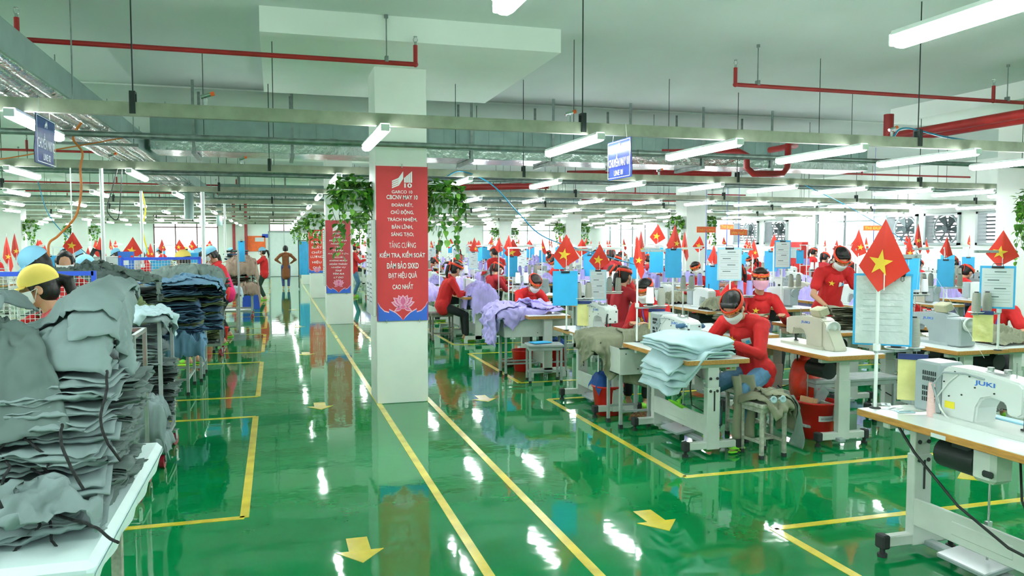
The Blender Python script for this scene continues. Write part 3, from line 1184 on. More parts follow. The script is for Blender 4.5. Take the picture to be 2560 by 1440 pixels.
pothos((0.80, 8.64, 2.14), 3, 1.12, 'lush pothos plant hanging left of the nearest column')
pothos((1.74, 8.52, 2.12), 5, 1.12, 'lush pothos plant in a white planter right of the nearest column')
p0 = pothos((0.80, 17.1, 2.07), 7, 1.15, 'pothos plant in a white planter left of the second column', False)
lbl = {(-6.96, 25.2): 'the far left column', (-6.96, 33.4): 'the farthest left column', (9.5, 17.1): 'the pale column amid the sewing lines', (9.5, 25.2): 'the third column of the right row', (9.5, 33.4): 'the last column of the right row', (1.27, 25.2): 'the third column of the aisle', (1.27, 33.4): 'the last column of the aisle', (1.27, 17.1): 'the second column of the aisle'}
for (cx, cy), nm in lbl.items():
    for s in (-1, 1):
        if (cx, cy) == (1.27, 17.1) and s < 0:
            continue
        o = copy_tree(p0)
        o.location = (cx + s * .46, cy - .05, 2.1)
        o.rotation_euler.z = s * .7 + cx
        o['label'] = 'pothos plant on the %s of %s' % ('left' if s < 0 else 'right', nm)
o = pothos((9.73, 8.3, 2.12), 11, 1.3, 'pothos plant on the near right column at the right edge', True)
# wall brackets carrying the planters
plants = [o for o in COL.objects if o.name.startswith('hanging_pothos')]
for o in plants:
    b = MB()
    b.box((0, 0, -.11), (.30, .03, .015))
    b.build('bracket', 'machine_grey', o)

# ---------------------------------------------------------------- blue line signs
def line_sign(loc, s1, s2, label, rz, side):
    r = empty('line_sign', loc, rz, label, 'sign')
    b = MB()
    b.grid(lambda u, v: ((u - .5) * .42, .006 * sin(v * 5 + .5), (v - .5) * .29), 4, 12)
    b.grid(lambda u, v: ((.5 - u) * .42, .003 + .006 * sin(v * 5 + .5), (v - .5) * .29), 4, 12)
    b.build('sign_sheet', 'sign_blue', r, fix=False)
    b = MB()
    for (cx, cz, sx, sz) in ((0, .135, .40, .004), (0, -.135, .40, .004), (-.2, 0, .004, .27), (.2, 0, .004, .27)):
        b.box((cx, -.009, cz), (sx, .0015, sz))
    b.build('sign_border', 'sign_white', r)
    garco_logo(r, .055, .095, -.008)
    text('sign_lettering', s1, 'sign_white', r, (0, -.008, -.005), width=.37, height=.095, offset=.012)
    text('sign_lettering', s2, 'sign_white', r, (0, -.009, -.1), width=.16, height=.04, offset=.012)
    b = MB()
    for x in (-.13, .13):
        b.cyl((x, 0, .14), (x * .8, 0.0, .25), .0015, seg=4)
    b.build('cord', 'sign_white', r)
    return r


line_sign((2.51, 5.62, 2.325), 'CHUYỀN MAY 01', 'LINE 01', 'blue LINE 01 sign hanging from the rail right of the column', radians(-90), 1)
line_sign((-1.33, 5.5, 2.31), 'CHUYỀN MAY 02', 'LINE 02', 'blue LINE 02 sign hanging from the rail at the upper left', radians(90), 1)

# far wall notices
r = empty('wall_poster', (-.93, YB - .02, 1.62), 0, 'orange notice poster on the back wall left of the door', 'poster')
b = MB()
b.box((0, 0, 0), (.95, .02, .75))
b.build('poster_sheet', 'poster_orange', r)
b = MB()
b.box((.2, -.012, .2), (.42, .004, .2))
b.build('white_label', 'paper', r)
b = MB()
b.box((-.45, YB - .02, 2.0), (.32, .02, .18))
tag(b.build('wall_sign', 'blue_paint'), 'small blue sign on the back wall above the orange poster', 'sign')
r = empty('fire_cabinet', (XR - .12, 22.7, 0), 0, 'red fire hose cabinet standing at the right wall', 'cabinet')
b = MB()
b.box((0, 0, .85), (.24, .95, 1.7), ch=.01)
b.build('cabinet_body', 'red_plastic', r)
b = MB()
b.box((-.125, 0, 1.35), (.01, .45, .35))
b.build('cabinet_window', 'machine_grey', r)
# hung slogan strips, orange with yellow lettering
for q, (x, y, z, s, yw) in enumerate([(9.3, 15.2, 2.02, 'THI ĐUA', .3), (8.2, 13.0, 1.88, 'SẢN XUẤT', .2), (7.7, 13.3, 1.93, 'CHẤT LƯỢNG', .1), (12.4, 14.4, 2.0, 'THI ĐUA', -.5)]):
    r = empty('slogan_strip', (x, y, z), yw, 'small orange strip sign with yellow lettering above the sewing lines, %s from the left' % ORD[[3, 2, 1, 4][q]], 'sign', 'orange slogan strips')
    b = MB()
    b.box((0, 0, 0), (.42, .008, .11))
    b.box((0, 0, -.5), (.012, .012, 1.0), 1)
    b.box((0, 0, (ZC - z) / 2), (.006, .006, ZC - z), 1)
    b.build('strip', ['poster_orange', 'blue_paint'], r)
    text('strip_lettering', s, 'headband_text', r, (0, -.0055, 0), width=.36, height=.06, offset=.01)

# air hoses and cables hanging from the ceiling
def hang_cable(pts, rad, m, label, cat='cable'):
    b = MB()
    P = [V3(p) for p in pts]
    out = []
    for i in range(len(P) - 1):
        p0, p1, p2, p3 = P[max(i - 1, 0)], P[i], P[i + 1], P[min(i + 2, len(P) - 1)]
        for t in range(8):
            t /= 8.
            out.append(0.5 * ((2 * p1) + (-p0 + p2) * t + (2 * p0 - 5 * p1 + 4 * p2 - p3) * t * t + (-p0 + 3 * p1 - 3 * p2 + p3) * t ** 3))
    out.append(P[-1])
    b.tube(out, rad, 6)
    return tag(b.build(label.split()[1] + '_cable' if cat == 'cable' else 'air_hose', m), label, cat)
# ---------------------------------------------------------------- sewing tables, stools, stands
TT = 0.78          # height of the table tops


def sewing_table(L=1.2, W=.55, detail=True, label='t', cat='sewing table'):
    """long side along y (0..L), operator on the +x side; origin on the floor at the -x,-y corner"""
    r = empty('sewing_table', label=label, cat=cat)
    b = MB()
    b.box((W / 2, L / 2, TT - .02), (W, L, .036), 1, ch=.003)
    b.box((W / 2, L / 2, TT - .0005), (W - .006, L - .006, .003), 0)
    b.build('tabletop', ['table_white', 'table_edge'], r)
    # T-shaped legs
    b = MB()
    b.box((W / 2, 0, .50), (.10, .045, .52), ch=.004)            # upper, sliding inside
    b.box((W / 2, 0, .30), (.115, .06, .50), ch=.004)
    b.box((W / 2 + .0, 0, .085), (.46, .055, .06), ch=.006)
    b.box((W / 2, 0, TT - .06), (.46, .05, .035), ch=.006)
    if detail:
        for z in (.62, .52):
            b.cyl((W / 2 - .03, -.034, z), (W / 2 - .03, -.028, z), .012, seg=8, m=1)
            b.cyl((W / 2 + .03, -.034, z), (W / 2 + .03, -.028, z), .012, seg=8, m=1)
        b.box((W / 2 + .005, -.032, .44), (.012, .002, .16), 1)
    leg = b.mesh('leg', ['machine_frame', 'rubber'])
    for y in (.10, L - .17):
        o = link('leg', leg, r)
        o.location = (0, y, 0)
        if detail:
            f = MB()
            f.box((0, 0, .085), (.05, .07, .075), ch=.008)
            f.cyl((0, 0, .0), (0, 0, .05), .014, seg=8)
            f.cyl((0, 0, .0), (0, 0, .018), .026, seg=10)
            fm = f.mesh('foot_cap', 'rubber')
            for x in (W / 2 - .23, W / 2 + .23):
                q = link('foot_cap', fm, o)
                q.location = (x, 0, 0)
    b = MB()
    b.box((W / 2 - .045, L / 2 - .03, .24), (.022, L - .3, .15), ch=.004)
    b.box((W / 2 - .045, L / 2 - .03, .24), (.03, L * .3, .07), ch=.004)
    b.build('cross_rail', 'machine_frame', r)
    b = MB()
    b.box((W / 2 + .05, L * .55, .1), (.28, .3, .025), rot=Euler((0, -.15, 0)), ch=.005)
    b.box((W / 2 + .05, L * .55, .06), (.06, L - .3, .03), ch=.004)
    b.build('pedal', 'machine_grey', r)
    b = MB()
    b.cyl((W / 2, L * .52, .60), (W / 2, L * .72, .60), .075, seg=14)
    b.box((W / 2, L * .6, .69), (.1, .12, .1), ch=.01)
    b.build('motor', 'dark_steel', r)
    if detail:
        b = MB()
        b.cyl((W / 2 + .02, L * .5, .12), (W / 2 + .02, L * .5, .56), .006, seg=6)
        b.box((W / 2 + .02, L * .5, .3), (.03, .02, .03))
        b.build('pedal_rod', 'steel', r)
        b = MB()
        b.box((W - .07, .22, TT - .085), (.10, .13, .07), 0, ch=.006)
        b.box((W - .10, .152, TT - .085), (.03, .006, .035), 1)
        b.box((W - .05, .152, TT - .085), (.025, .006, .03), 2)
        b.build('switch_box', ['machine_beige', 'red_plastic', 'leaf_light'], r)
        b = MB()
        pts = [(W / 2, L * .35, TT - .1), (W / 2 - .05, L * .3, .5), (W / 2 - .1, L * .2, .38), (W / 2 - .02, .14, .33), (W / 2 + .07, .06, .45), (W / 2 + .06, .05, .25), (W / 2 + .03, .2, .2)]
        b.tube(pts, .006, 6)
        b.build('cable', 'cable_black', r)
    return r


def machine(kind='white', detail=True):
    """sewing head: needle end at -y, handwheel/motor at +y, operator at +x; origin on the table top"""
    mm = {'white': 'machine_white', 'cream': 'machine_cream', 'grey': 'machine_grey'}[kind]
    r = empty('sewing_machine')
    b = MB()
    # side outline in (y,z): needle head at y=-.26, column at y=.02...
    prof = [(.14, .0), (.14, .255), (.10, .285), (-.05, .285), (-.20, .27), (-.27, .262), (-.29, .24), (-.29, .115), (-.265, .095), (-.21, .10), (-.20, .155), (-.13, .165), (-.085, .15), (-.06, .10), (-.05, .0)]
    n = len(prof)
    b.prism(prof, .125, 0, 'yz')
    b.build('arm', mm, r, bevel=.009)
    b = MB()
    b.box((0, -.09, .012), (.17, .50, .028), ch=.004)
    b.build('bed_plate', mm if kind != 'white' else 'machine_frame', r)
    b = MB()
    b.box((0, -.305, .175), (.105, .018, .14), ch=.006)
    for y, z in ((.03, .22), (-.03, .15), (.02, .12)):
        b.cyl((y, -.318, z), (y, -.31, z), .008, seg=8, m=1)
    b.build('face_plate', ['machine_white', 'rubber'], r)
    b = MB()
    b.cyl((0, -.245, .03), (0, -.245, .12), .004, seg=6)
    b.cyl((.0, -.262, .035), (.0, -.262, .14), .0055, seg=6)
    b.box((0, -.25, .033), (.02, .03, .008))
    b.tube([(-.055, -.31, .2), (-.075, -.33, .16), (-.07, -.32, .07)], .008, 6)
    b.build('needle_bar', 'dark_steel', r)
    b = MB()
    if kind == 'white':
        b.box((0, .215, .155), (.15, .155, .27), 0, ch=.012)
        for z in (.09, .12, .15, .20, .23):
            for k_ in range(7):
                b.box((-.0765, .16 + k_ * .012, z), (.003, .005, .022), 1)
        b.build('motor_box', ['machine_grey', 'dark_steel'], r)
    else:
        if kind == 'grey':
            b.box((0, .20, .13), (.16, .14, .25), 0, ch=.012)
            b.box((-.085, .16, .14), (.03, .09, .08), 0, ch=.006)
            b.box((-.101, .16, .165), (.002, .025, .014), 2)
            b.build('motor_box', ['machine_grey', 'dark_steel', 'bag_red'], r)
        else:
            b.prism([(.14, .26), (.17, .22), (.27, .03), (.27, .0), (.14, .0)], .12, 0, 'yz')
            b.build('column_cover', mm, r, bevel=.008)
        b = MB()
        y0 = .27 if kind == 'grey' else .17
        b.M = Matrix.Translation((0, y0, .20)) @ Matrix.Rotation(-pi / 2, 4, 'X')
        b.lathe([(0, 0), (.05, 0), (.062, .006), (.062, .022), (.052, .026), (.046, .014), (.02, .014), (.018, .034), (0, .034)], seg=22)
        b.build('handwheel', 'machine_frame', r)
    if detail or kind == 'cream':
        b = MB()
        b.box((.02, .05, .335), (.09, .12, .075), 0, Euler((.0, .35, 0)), ch=.008)
        b.box((.02, .05, .288), (.04, .05, .03), 0)
        b.box((-.012, .05, .352), (.05, .07, .004), 1, Euler((0, .35 - pi / 2 + .0, 0)))
        if kind != 'white':
            b.build('control_panel', ['machine_beige', 'ink_grey'], r)
    b = MB()
    b.cyl((-.01, -.08, .285), (-.01, -.08, .305), .014, seg=8)
    b.cyl((.02, -.14, .28), (.02, -.14, .30), .016, seg=10)
    b.cyl((.0, -.20, .27), (.0, -.20, .345), .0025, seg=5)
    b.box((-.02, -.12, .283), (.02, .1, .006))
    b.build('thread_guide', 'steel', r)
    if detail:
        for s in (-1, 1):
            o = text('brand_lettering', 'JUKI', 'logo_blue', r, (s * .0635, -.10 if kind == 'white' else -.06, .225), width=.105, height=.028, offset=.02)
            o.rotation_euler = (0, 0, -pi / 2 if s < 0 else pi / 2)
        b = MB()
        b.box((-.0635, .085, .085), (.001, .055, .035))
        b.build('warning_sticker', 'sticker_yellow', r)
        b = MB()
        for y, z in ((.12, .20), (.06, .26), (-.02, .25), (-.05, .2), (.02, .15), (.09, .13), (-.15, .19)):
            b.cyl((-.066, y, z), (-.0625, y, z), .0042, seg=8)
        b.build('screw_row', 'rubber', r)
        if kind == 'white':
            b = MB()
            b.tube([(-.07, .10, .02), (-.09, .13, .1), (-.1, .15, .18), (-.08, .11, .25), (-.068, .0, .262), (-.066, -.1, .25)], .005, 6)
            b.tube([(-.07, .08, .01), (-.09, .11, .06), (-.08, .14, .12), (-.07, .09, .2), (-.065, .04, .25)], .0035, 6, 1)
            b.tube([(-.07, .04, .005), (-.09, .08, .03), (-.085, .12, .07)], .0035, 6, 1)
            b.build('wiring', ['machine_grey', 'cable_white'], r)
    return r


def stool(m='stool_grey', label='', w=.30, d=.42, h=.46):
    r = empty('stool', label=label, cat='stool')
    b = MB()
    b.box((0, 0, h - .02), (w, d, .035), ch=.008)
    b.box((0, 0, h - .055), (w - .03, d - .03, .04), ch=.003)
    b.build('seat', m, r)
    b = MB()
    b.box((0, 0, (h - .05) / 2 + .015), (.028, .028, h - .08), ch=.002)
    b.box((0, 0, .016), (.034, .034, .032), 1, ch=.003)
    lm = b.mesh('leg', [m, 'rubber'])
    for sx in (-1, 1):
        for sy in (-1, 1):
            o = link('leg', lm, r)
            o.location = (sx * (w / 2 - .03), sy * (d / 2 - .03), 0)
    b = MB()
    for s in (-1, 1):
        b.box((s * (w / 2 - .03), 0, .13), (.02, d - .08, .02))
    b.box((0, 0, .13), (w - .08, .02, .02))
    b.build('stretcher', m, r)
    return r


def thread_cone(m, h=.16, r0=.037, r1=.030, core=True):
    r = empty('thread_cone')
    b = MB()
    b.lathe([(r0 * .9, .018 if m == 'thread_white' else .0), (r0, .024), (r0, .03), (r1, h - .008), (r1 * .85, h)], seg=18)
    b.build('thread', m, r)
    b = MB()
    b.lathe([(r1 * .55, h - .002), (r1 * .6, h + .008), (.002, h + .008)], seg=12)
    b.build('cone_tip', 'rubber' if core else m, r)
    if core and m == 'thread_white':
        b = MB()
        b.lathe([(r0 * .7, -.004), (r0 * .7, .022), (0, .022)], seg=16)
        b.lathe([(r0 * 1.3, -.006), (r0 * 1.3, -.002), (0, -.002)], seg=18)
        b.build('cone_foot', 'black_plastic', r)
    return r


def thread_stand(h=.86, arms=1, tall=True):
    """origin on the table top at the pole base; arms point to +x"""
    r = empty('thread_stand')
    b = MB()
    b.cyl((0, 0, 0), (0, 0, h), .0095, seg=8)
    b.box((0, 0, .34), (.03, .03, .04), ch=.003)
    b.build('pole', 'lamp_white', r)
    b = MB()
    b.lathe([(.032, 0), (.03, .006), (.0, .01)], seg=14)
    b.build('base', 'rubber', r)
    b = MB()
    b.box((.14, 0, .315), (.30, .018, .014))
    for x in (.13, .245):
        b.cyl((x, 0, .31), (x, 0, .328), .02, .016, seg=10)
        b.cyl((x, 0, .32), (x, 0, .46), .004, seg=6, m=1)
    b.build('spool_arm', ['machine_grey', 'lamp_white'], r)
    b = MB()
    b.lathe([(0, 0), (.055, .001), (.062, .006), (.062, .009), (.05, .006), (0, .004)], seg=20)
    dm = b.mesh('spool_tray', 'lamp_white')
    for x in (.13, .245):
        o = link('spool_tray', dm, r)
        o.location = (x, 0, .327)
    b = MB()
    b.box((.13, 0, h - .02), (.30, .014, .022), 0)
    b.cyl((.13, -.02, h - .02), (.13, .02, h - .02), .006, seg=6)
    b.cyl((.245, -.02, h - .02), (.245, .02, h - .02), .006, seg=6)
    b.build('guide_bar', 'machine_grey', r)
    return r


def flag(kind=0, size=1.0, star=True):
    """small paper flag hung by a corner: kite outline folded down the middle; origin at the top corner"""
    r = empty('flag')
    if kind == 0:
        P = dict(t=(0, 0), l=(-.155, -.25), b=(-.035, -.39), r=(.15, -.275), ml=(-.07, -.12), mr=(.07, -.13))
        fold = lambda x, z: .045 * abs(x) / .15 + .012 * sin(z * 14)
        sc, sr = (-.025, -.235), .075
    elif kind == 1:
        P = dict(t=(0, 0), l=(-.075, -.21), b=(-.01, -.29), r=(.08, -.25), ml=(-.035, -.11), mr=(.04, -.13))
        fold = lambda x, z: .09 * abs(x) / .08 + .012 * sin(z * 14)
        sc, sr = (.02, -.19), .035
    else:
        P = dict(t=(0, 0), l=(-.03, -.2), b=(.03, -.34), r=(.055, -.28), ml=(-.02, -.1), mr=(.03, -.14))
        fold = lambda x, z: .12 * abs(x) / .08 + .012 * sin(z * 14)
        sc, sr = (.01, -.19), .03
    b = MB()
    n = 10

    def edge(side, t):
        pts = [P['t'], P['m' + side], P[side], P['b']]
        t *= 3
        i = min(2, int(t))
        f = t - i
        return (pts[i][0] * (1 - f) + pts[i + 1][0] * f, pts[i][1] * (1 - f) + pts[i + 1][1] * f)

    def surf(u, v, off):
        a, c = edge('l', v), edge('r', v)
        x = a[0] * (1 - u) + c[0] * u
        z = a[1] * (1 - u) + c[1] * u
        return (x * size, (fold(x, z) + off) * size, z * size)
    b.grid(lambda u, v: surf(u, v, 0), 10, 18)
    b.grid(lambda u, v: surf(u, v, .0018), 10, 18)
    b.build('flag_sheet', 'flag_red', r, fix=False)
    if star:
        b = MB()
        c0 = V3(sc)
        pts = star_pts(sr, .15)
        ring = []
        for i in range(10):
            for t in range(6):
                ring.append((pts[i][0] * (1 - t / 6.) + pts[(i + 1) % 10][0] * t / 6., pts[i][1] * (1 - t / 6.) + pts[(i + 1) % 10][1] * t / 6.))
        n_ = len(ring)
        for off in (-.0055, .007):
            vs = []
            for q in range(7):
                vs += [((sc[0] + x * q / 6.) * size, (fold(sc[0] + x * q / 6., sc[1] + z * q / 6.) + off) * size, (sc[1] + z * q / 6.) * size) for x, z in ring]
            b.add(vs, [(q * n_ + i, q * n_ + (i + 1) % n_, (q + 1) * n_ + (i + 1) % n_, (q + 1) * n_ + i) for q in range(6) for i in range(n_)])
        b.build('star', 'star_yellow', r, fix=False)
    b = MB()
    b.cyl((0, .012, .03), (0, .012, -.38), .0035, seg=5)
    b.build('flag_stick', 'lamp_white', r)
    return r


def doc_board(kind='blue', w=.26, h=.36, sheets=True):
    """clipboard; faces -y, origin at the top middle"""
    r = empty('clipboard')
    b = MB()
    b.box((0, .003, -h / 2), (w, .005, h), ch=.001)
    b.build('board', {'blue': 'board_blue', 'pale': 'board_pale', 'white': 'paper'}[kind], r)
    if sheets:
        b = MB()
        b.grid(lambda u, v: ((u - .5) * (w - .03), -.002 - .003 * abs(nz(u * 3, v * 3, 5)), -.02 - v * (h - .035)), 6, 8)
        b.build('paper_sheet', 'paper' if kind != 'sleeve' else 'plastic_sleeve', r)
        b = MB()
        for t in range(12):
            wd = (w - .07) * (1 if t % 3 else .45)
            b.box(((-.03 if t % 2 else .02) if t % 3 == 0 else 0, -.0062, -.05 - t * (h - .08) / 12), (wd, .0005, .009 if t % 3 == 0 else .0018))
        b.build('printed_lines', 'ink_grey', r)
    b = MB()
    b.box((0, -.008, -.012), (.09, .008, .018), ch=.002)
    b.tube([(-.04, -.006, -.004), (-.035, -.008, .018), (.035, -.008, .018), (.04, -.006, -.004)], .0025, 5)
    b.build('clip', 'black_plastic', r)
    return r


def envelope():
    r = empty('plastic_envelope')
    b = MB()
    b.grid(lambda u, v: ((u - .5) * .17, -.004 - .008 * nz(u * 3, v * 4, 3), -v * .29), 10, 16, 0)
    b.grid(lambda u, v: ((u - .5) * .17, .006 + .006 * nz(u * 3, v * 4, 8), -v * .28), 10, 16, 0)
    b.build('envelope_body', 'envelope', r, fix=False)
    b = MB()
    b.box((0, -.004, -.012), (.172, .022, .035))
    b.build('top_band', 'navy', r)
    return r


# ---------------------------------------------------------------- cloth
def folded_stack(nl, L, W, t, seed, wave=.010, rip=.012, droop=0.0, twist=.03, nx=9, ny=16, m='cloth_grey', edge=.0):
    """a length of cloth folded back and forth; the folded ends face -y and +y"""
    rnd = random.Random(seed)
    b = MB()
    path = []
    for k_ in range(nl):
        e = L / 2 - rnd.uniform(0, .06) * L
        rng = range(nx + 1)
        xs = [(-e + 2 * e * i / nx) for i in rng]
        if k_ % 2:
            xs = xs[::-1]
        for x in xs:
            path.append((x, k_ * t, k_))
        if k_ < nl - 1:
            s = 1 if k_ % 2 == 0 else -1
            path.append((s * (e + t * .6), k_ * t + t * .5, k_ + .5))
    off = rnd.uniform(0, 50)

    def fn(u, v):
        i = int(round(v * (len(path) - 1)))
        y, z, k_ = path[i]
        x = (u - .5) * W * (1 + .05 * sin(k_ * 2.1))
        q = abs(y) / (L / 2)
        ripple = rip * q * sin(u * W * 95 + 5 * nz(k_ * .4, u * 2, off)) * (.5 + .5 * nz(u * 3, k_, off + 3))
        zz = z + wave * nz(x * 7 + off, y * 6, k_ * .16) * 2 + ripple * .5 + wave * nz(x * 16, y * 9, k_ * .5 + off)
        zz -= droop * max(0, q - .45) ** 2 * 2
        yy = y + rip * .8 * sin(u * 14 + k_ * 1.3) * q + .02 * nz(x * 5, k_ * .7, off)
        a = twist * nz(k_ * .6, off)
        return (x * cos(a) - yy * sin(a) + .012 * nz(k_ * .8, off, 4), x * sin(a) + yy * cos(a), zz + .004)
    b.grid(fn, ny, len(path) - 1)
    return b.mesh('folded_cloth', m)


def cloth_heap(w, d, h, seed, m, droops=(0, 0, 0, 0), n=44, fold=.03, fr=5.5, power=2.2):
    """loose heap of cloth; droops = how far each side (-x,+x,-y,+y) hangs below the base"""
    b = MB()
    o = seed * 7.3

    def fn(u, v):
        x, y = (u - .5) * 2, (v - .5) * 2
        r = (abs(x) ** 3 + abs(y) ** 3) ** (1 / 3.)
        base = h * max(0, 1 - r ** power)
        rx, ry = x * w * fr, y * d * fr
        wrap = 1.6 * nz(rx * .5, ry * .5, o)
        ridge = 1 - abs(nz(rx + wrap, ry - wrap, o + 3)) * 2.2
        ridge2 = 1 - abs(nz(rx * 2.1 - wrap, ry * 2.1 + wrap, o + 9)) * 2
        ridge3 = 1 - abs(nz(rx * 4.3 + wrap * 2, ry * 4.3, o + 13)) * 2.4
        z = base * (.75 + .35 * nz(rx * .6, ry * .6, o + 5)) + fold * 1.25 * ridge * min(1, (1.05 - r) * 4 + .2) + fold * .6 * ridge2 + fold * .28 * ridge3
        e = .75
        if x < -e:
            z -= droops[0] * ((-x - e) / (1 - e)) ** 1.3
        if x > e:
            z -= droops[1] * ((x - e) / (1 - e)) ** 1.3
        if y < -e:
            z -= droops[2] * ((-y - e) / (1 - e)) ** 1.3
        if y > e:
            z -= droops[3] * ((y - e) / (1 - e)) ** 1.3
        sx = 1 - (.12 if (x < -e and droops[0]) or (x > e and droops[1]) else 0) * (abs(x) - e) / (1 - e)
        xx = x * w / 2 * sx + .03 * nz(ry * 1.3, rx * .4, o + 1) + (.006 * sin(y * d * 40 + 4 * nz(ry, o) + o) if droops[0] + droops[1] and abs(x) > e else 0)
        yy = y * d / 2 + .03 * nz(rx * 1.3, ry * .4, o + 2) + (.006 * sin(x * w * 40 + 4 * nz(rx, o) + o) if droops[2] + droops[3] and abs(y) > e else 0)
        if not any(droops) or max(abs(x), abs(y)) < e:
            z = max(z, .004)
        return (xx, yy, z + .006)
    b.grid(fn, n, n)
    return b.mesh('cloth_heap', m)


def spline(pts, n=6):
    P = [V3(p) for p in pts]
    out = []
    for i in range(len(P) - 1):
        p0, p1, p2, p3 = P[max(i - 1, 0)], P[i], P[i + 1], P[min(i + 2, len(P) - 1)]
        for t in range(n):
            t /= float(n)
            out.append(0.5 * ((2 * p1) + (-p0 + p2) * t + (2 * p0 - 5 * p1 + 4 * p2 - p3) * t * t + (-p0 + 3 * p1 - 3 * p2 + p3) * t ** 3))
    out.append(P[-1])
    return out


def drawcord(pts, rad=.006):
    b = MB()
    pts = spline(pts)
    pts = [p + V3((.004 * nz(i * .5, 1), .004 * nz(i * .5, 2), .003 * nz(i * .5, 3))) for i, p in enumerate(pts)]
    b.tube(pts, rad, 5)
    return b.mesh('drawcord', 'drawcord')


def flap(w, L, seed, m, slope=.9, curl=.05, wave=.02):
    """smooth piece of trouser cloth: lies flat at the back, rolls over and slides down the front (-y)"""
    b = MB()
    o = seed * 3.7

    def fn(u, v):
        x = (u - .5) * w * (1 - .18 * v) + .05 * nz(v * 2, o)
        s_ = L * v
        bend = .38 * L
        if s_ < bend:
            y, z = -s_, .0
        else:
            t = s_ - bend
            y, z = -bend - t * cos(slope), -t * sin(slope)
        z += wave * sin(u * 5 + o + v * 2) * (.4 + v) + .03 * nz(u * 2.2, v * 2.2, o) + .03 * (1 - (2 * u - 1) ** 2)
        z += .028 * (1 - abs(nz(u * 2.2 + v * 1.8, v * 1.6 - u, o + 5)) * 3) + .012 * (1 - abs(nz(u * 5 + v * 3, v * 3, o + 8)) * 2)
        e = max(0, v - .9) / .1
        z += curl * .5 * e * nz(u * 3, o)
        ed = max(0, abs(2 * u - 1) - .8) / .2
        z -= .04 * ed * ed
        y += .02 * nz(u * 3, v * 3, o + 4)
        return (x, y, z)
    b.grid(fn, 22, 30)
    b.grid(lambda u, v: (fn(u, v)[0] * .97 + .012, fn(u, v)[1] + .012, fn(u, v)[2] - .014 - .01 * sin(u * 7 + o)), 22, 30)
    return b.mesh('flap_cloth', m)


def fall(collider, specs, frames=34):
    """drop cloth sheets one after another over a shape and each other; returns their settled meshes.
    spec: (w, L, loc, rot, seed, material[, taper])"""
    cob = bpy.data.objects.new('shape', collider)
    TMP.collection.objects.link(cob)
    cob.modifiers.new('c', 'COLLISION')
    cob.collision.thickness_outer = .008
    cob.collision.cloth_friction = 30
    tmp = [cob]
    out = []
    for sp in specs:
        w, L, loc, rot, seed, m = sp[:6]
        taper = sp[6] if len(sp) > 6 else .25
        rum = sp[7] if len(sp) > 7 else .02
        o_ = seed * 5.1
        b = MB()
        nx, ny = max(10, int(w / .0165)), max(12, int(L / .0175))
        b.grid(lambda u, v: ((u - .5) * w * (1 - taper * v) * (1 - rum * 1.5), (v - .5) * L * (1 - rum), rum * nz((u - .5) * w * 9 + o_, (v - .5) * L * 8) * 1.5 + rum * nz(u * w * 17, v * L * 15, o_)), nx, ny)
        ob = bpy.data.objects.new('sheet', b.mesh('draped_cloth', 'cloth_' + m if 'cloth_' + m in MATS else m, fix=False))
        TMP.collection.objects.link(ob)
        ob.location = loc
        ob.rotation_euler = rot
        md = ob.modifiers.new('c', 'CLOTH')
        st = md.settings
        st.quality = 5
        st.mass = .25
        st.tension_stiffness = st.compression_stiffness = 25
        st.shear_stiffness = 12
        st.bending_stiffness = 1.0
        st.air_damping = 2
        md.collision_settings.distance_min = .007
        md.collision_settings.collision_quality = 2
        for q in range(1, frames + 1):
            TMP.frame_set(q)
        me = bake(ob)
        me.transform(ob.matrix_world)
        bpy.data.objects.remove(ob)
        TMP.frame_set(1)
        for p in me.polygons:
            p.use_smooth = True
        out.append(me)
        o = bpy.data.objects.new('settled', me)
        TMP.collection.objects.link(o)
        o.modifiers.new('c', 'COLLISION')
        o.collision.thickness_outer = .006
        o.collision.cloth_friction = 25
        tmp.append(o)
    for o in tmp:
        bpy.data.objects.remove(o)
    return out


def box_shape(x0, x1, y0, y1, z0, z1, bump=0.0, seed=0, skirt=.5):
    """rounded block with an uneven top for cloth to fall over"""
    b = MB()
    pr = [(-1.0, -skirt), (-1.0, -.12), (-.995, -.03), (-.97, 0)] + [(-.97 + 1.94 * i / 12, 0) for i in range(1, 12)] + [(.97, 0), (.995, -.03), (1.0, -.12), (1.0, -skirt)]
    n = len(pr) - 1

    def fn(u, v):
        a, za = pr[int(round(u * n))]
        c, zc = pr[int(round(v * n))]
        z = z1 + min(za, zc) + bump * (1 + nz(a * 1.7 + seed, c * 1.7)) * (1 - a * a) * (1 - c * c)
        return ((x0 + x1) / 2 + a * (x1 - x0) / 2, (y0 + y1) / 2 + c * (y1 - y0) / 2, max(z0, z))
    b.grid(fn, n, n)
    return b.mesh('shape', 'cloth_grey', fix=False)


def near_top(u, v):
    x = -1.5 + .98 * u
    y = 2.66 + 1.15 * v
    z = .80 + min(.54, max(0, (y - 2.66) * 1.25))
    h = .17 * math.exp(-((x + .63) / .12) ** 2) + .15 * math.exp(-((x + 1.02) / .11) ** 2)
    z += h * min(1, max(0, (y - 3.02) * 4))
    z -= max(0, u - .93) / .07 * .5
    return (x, y, z)


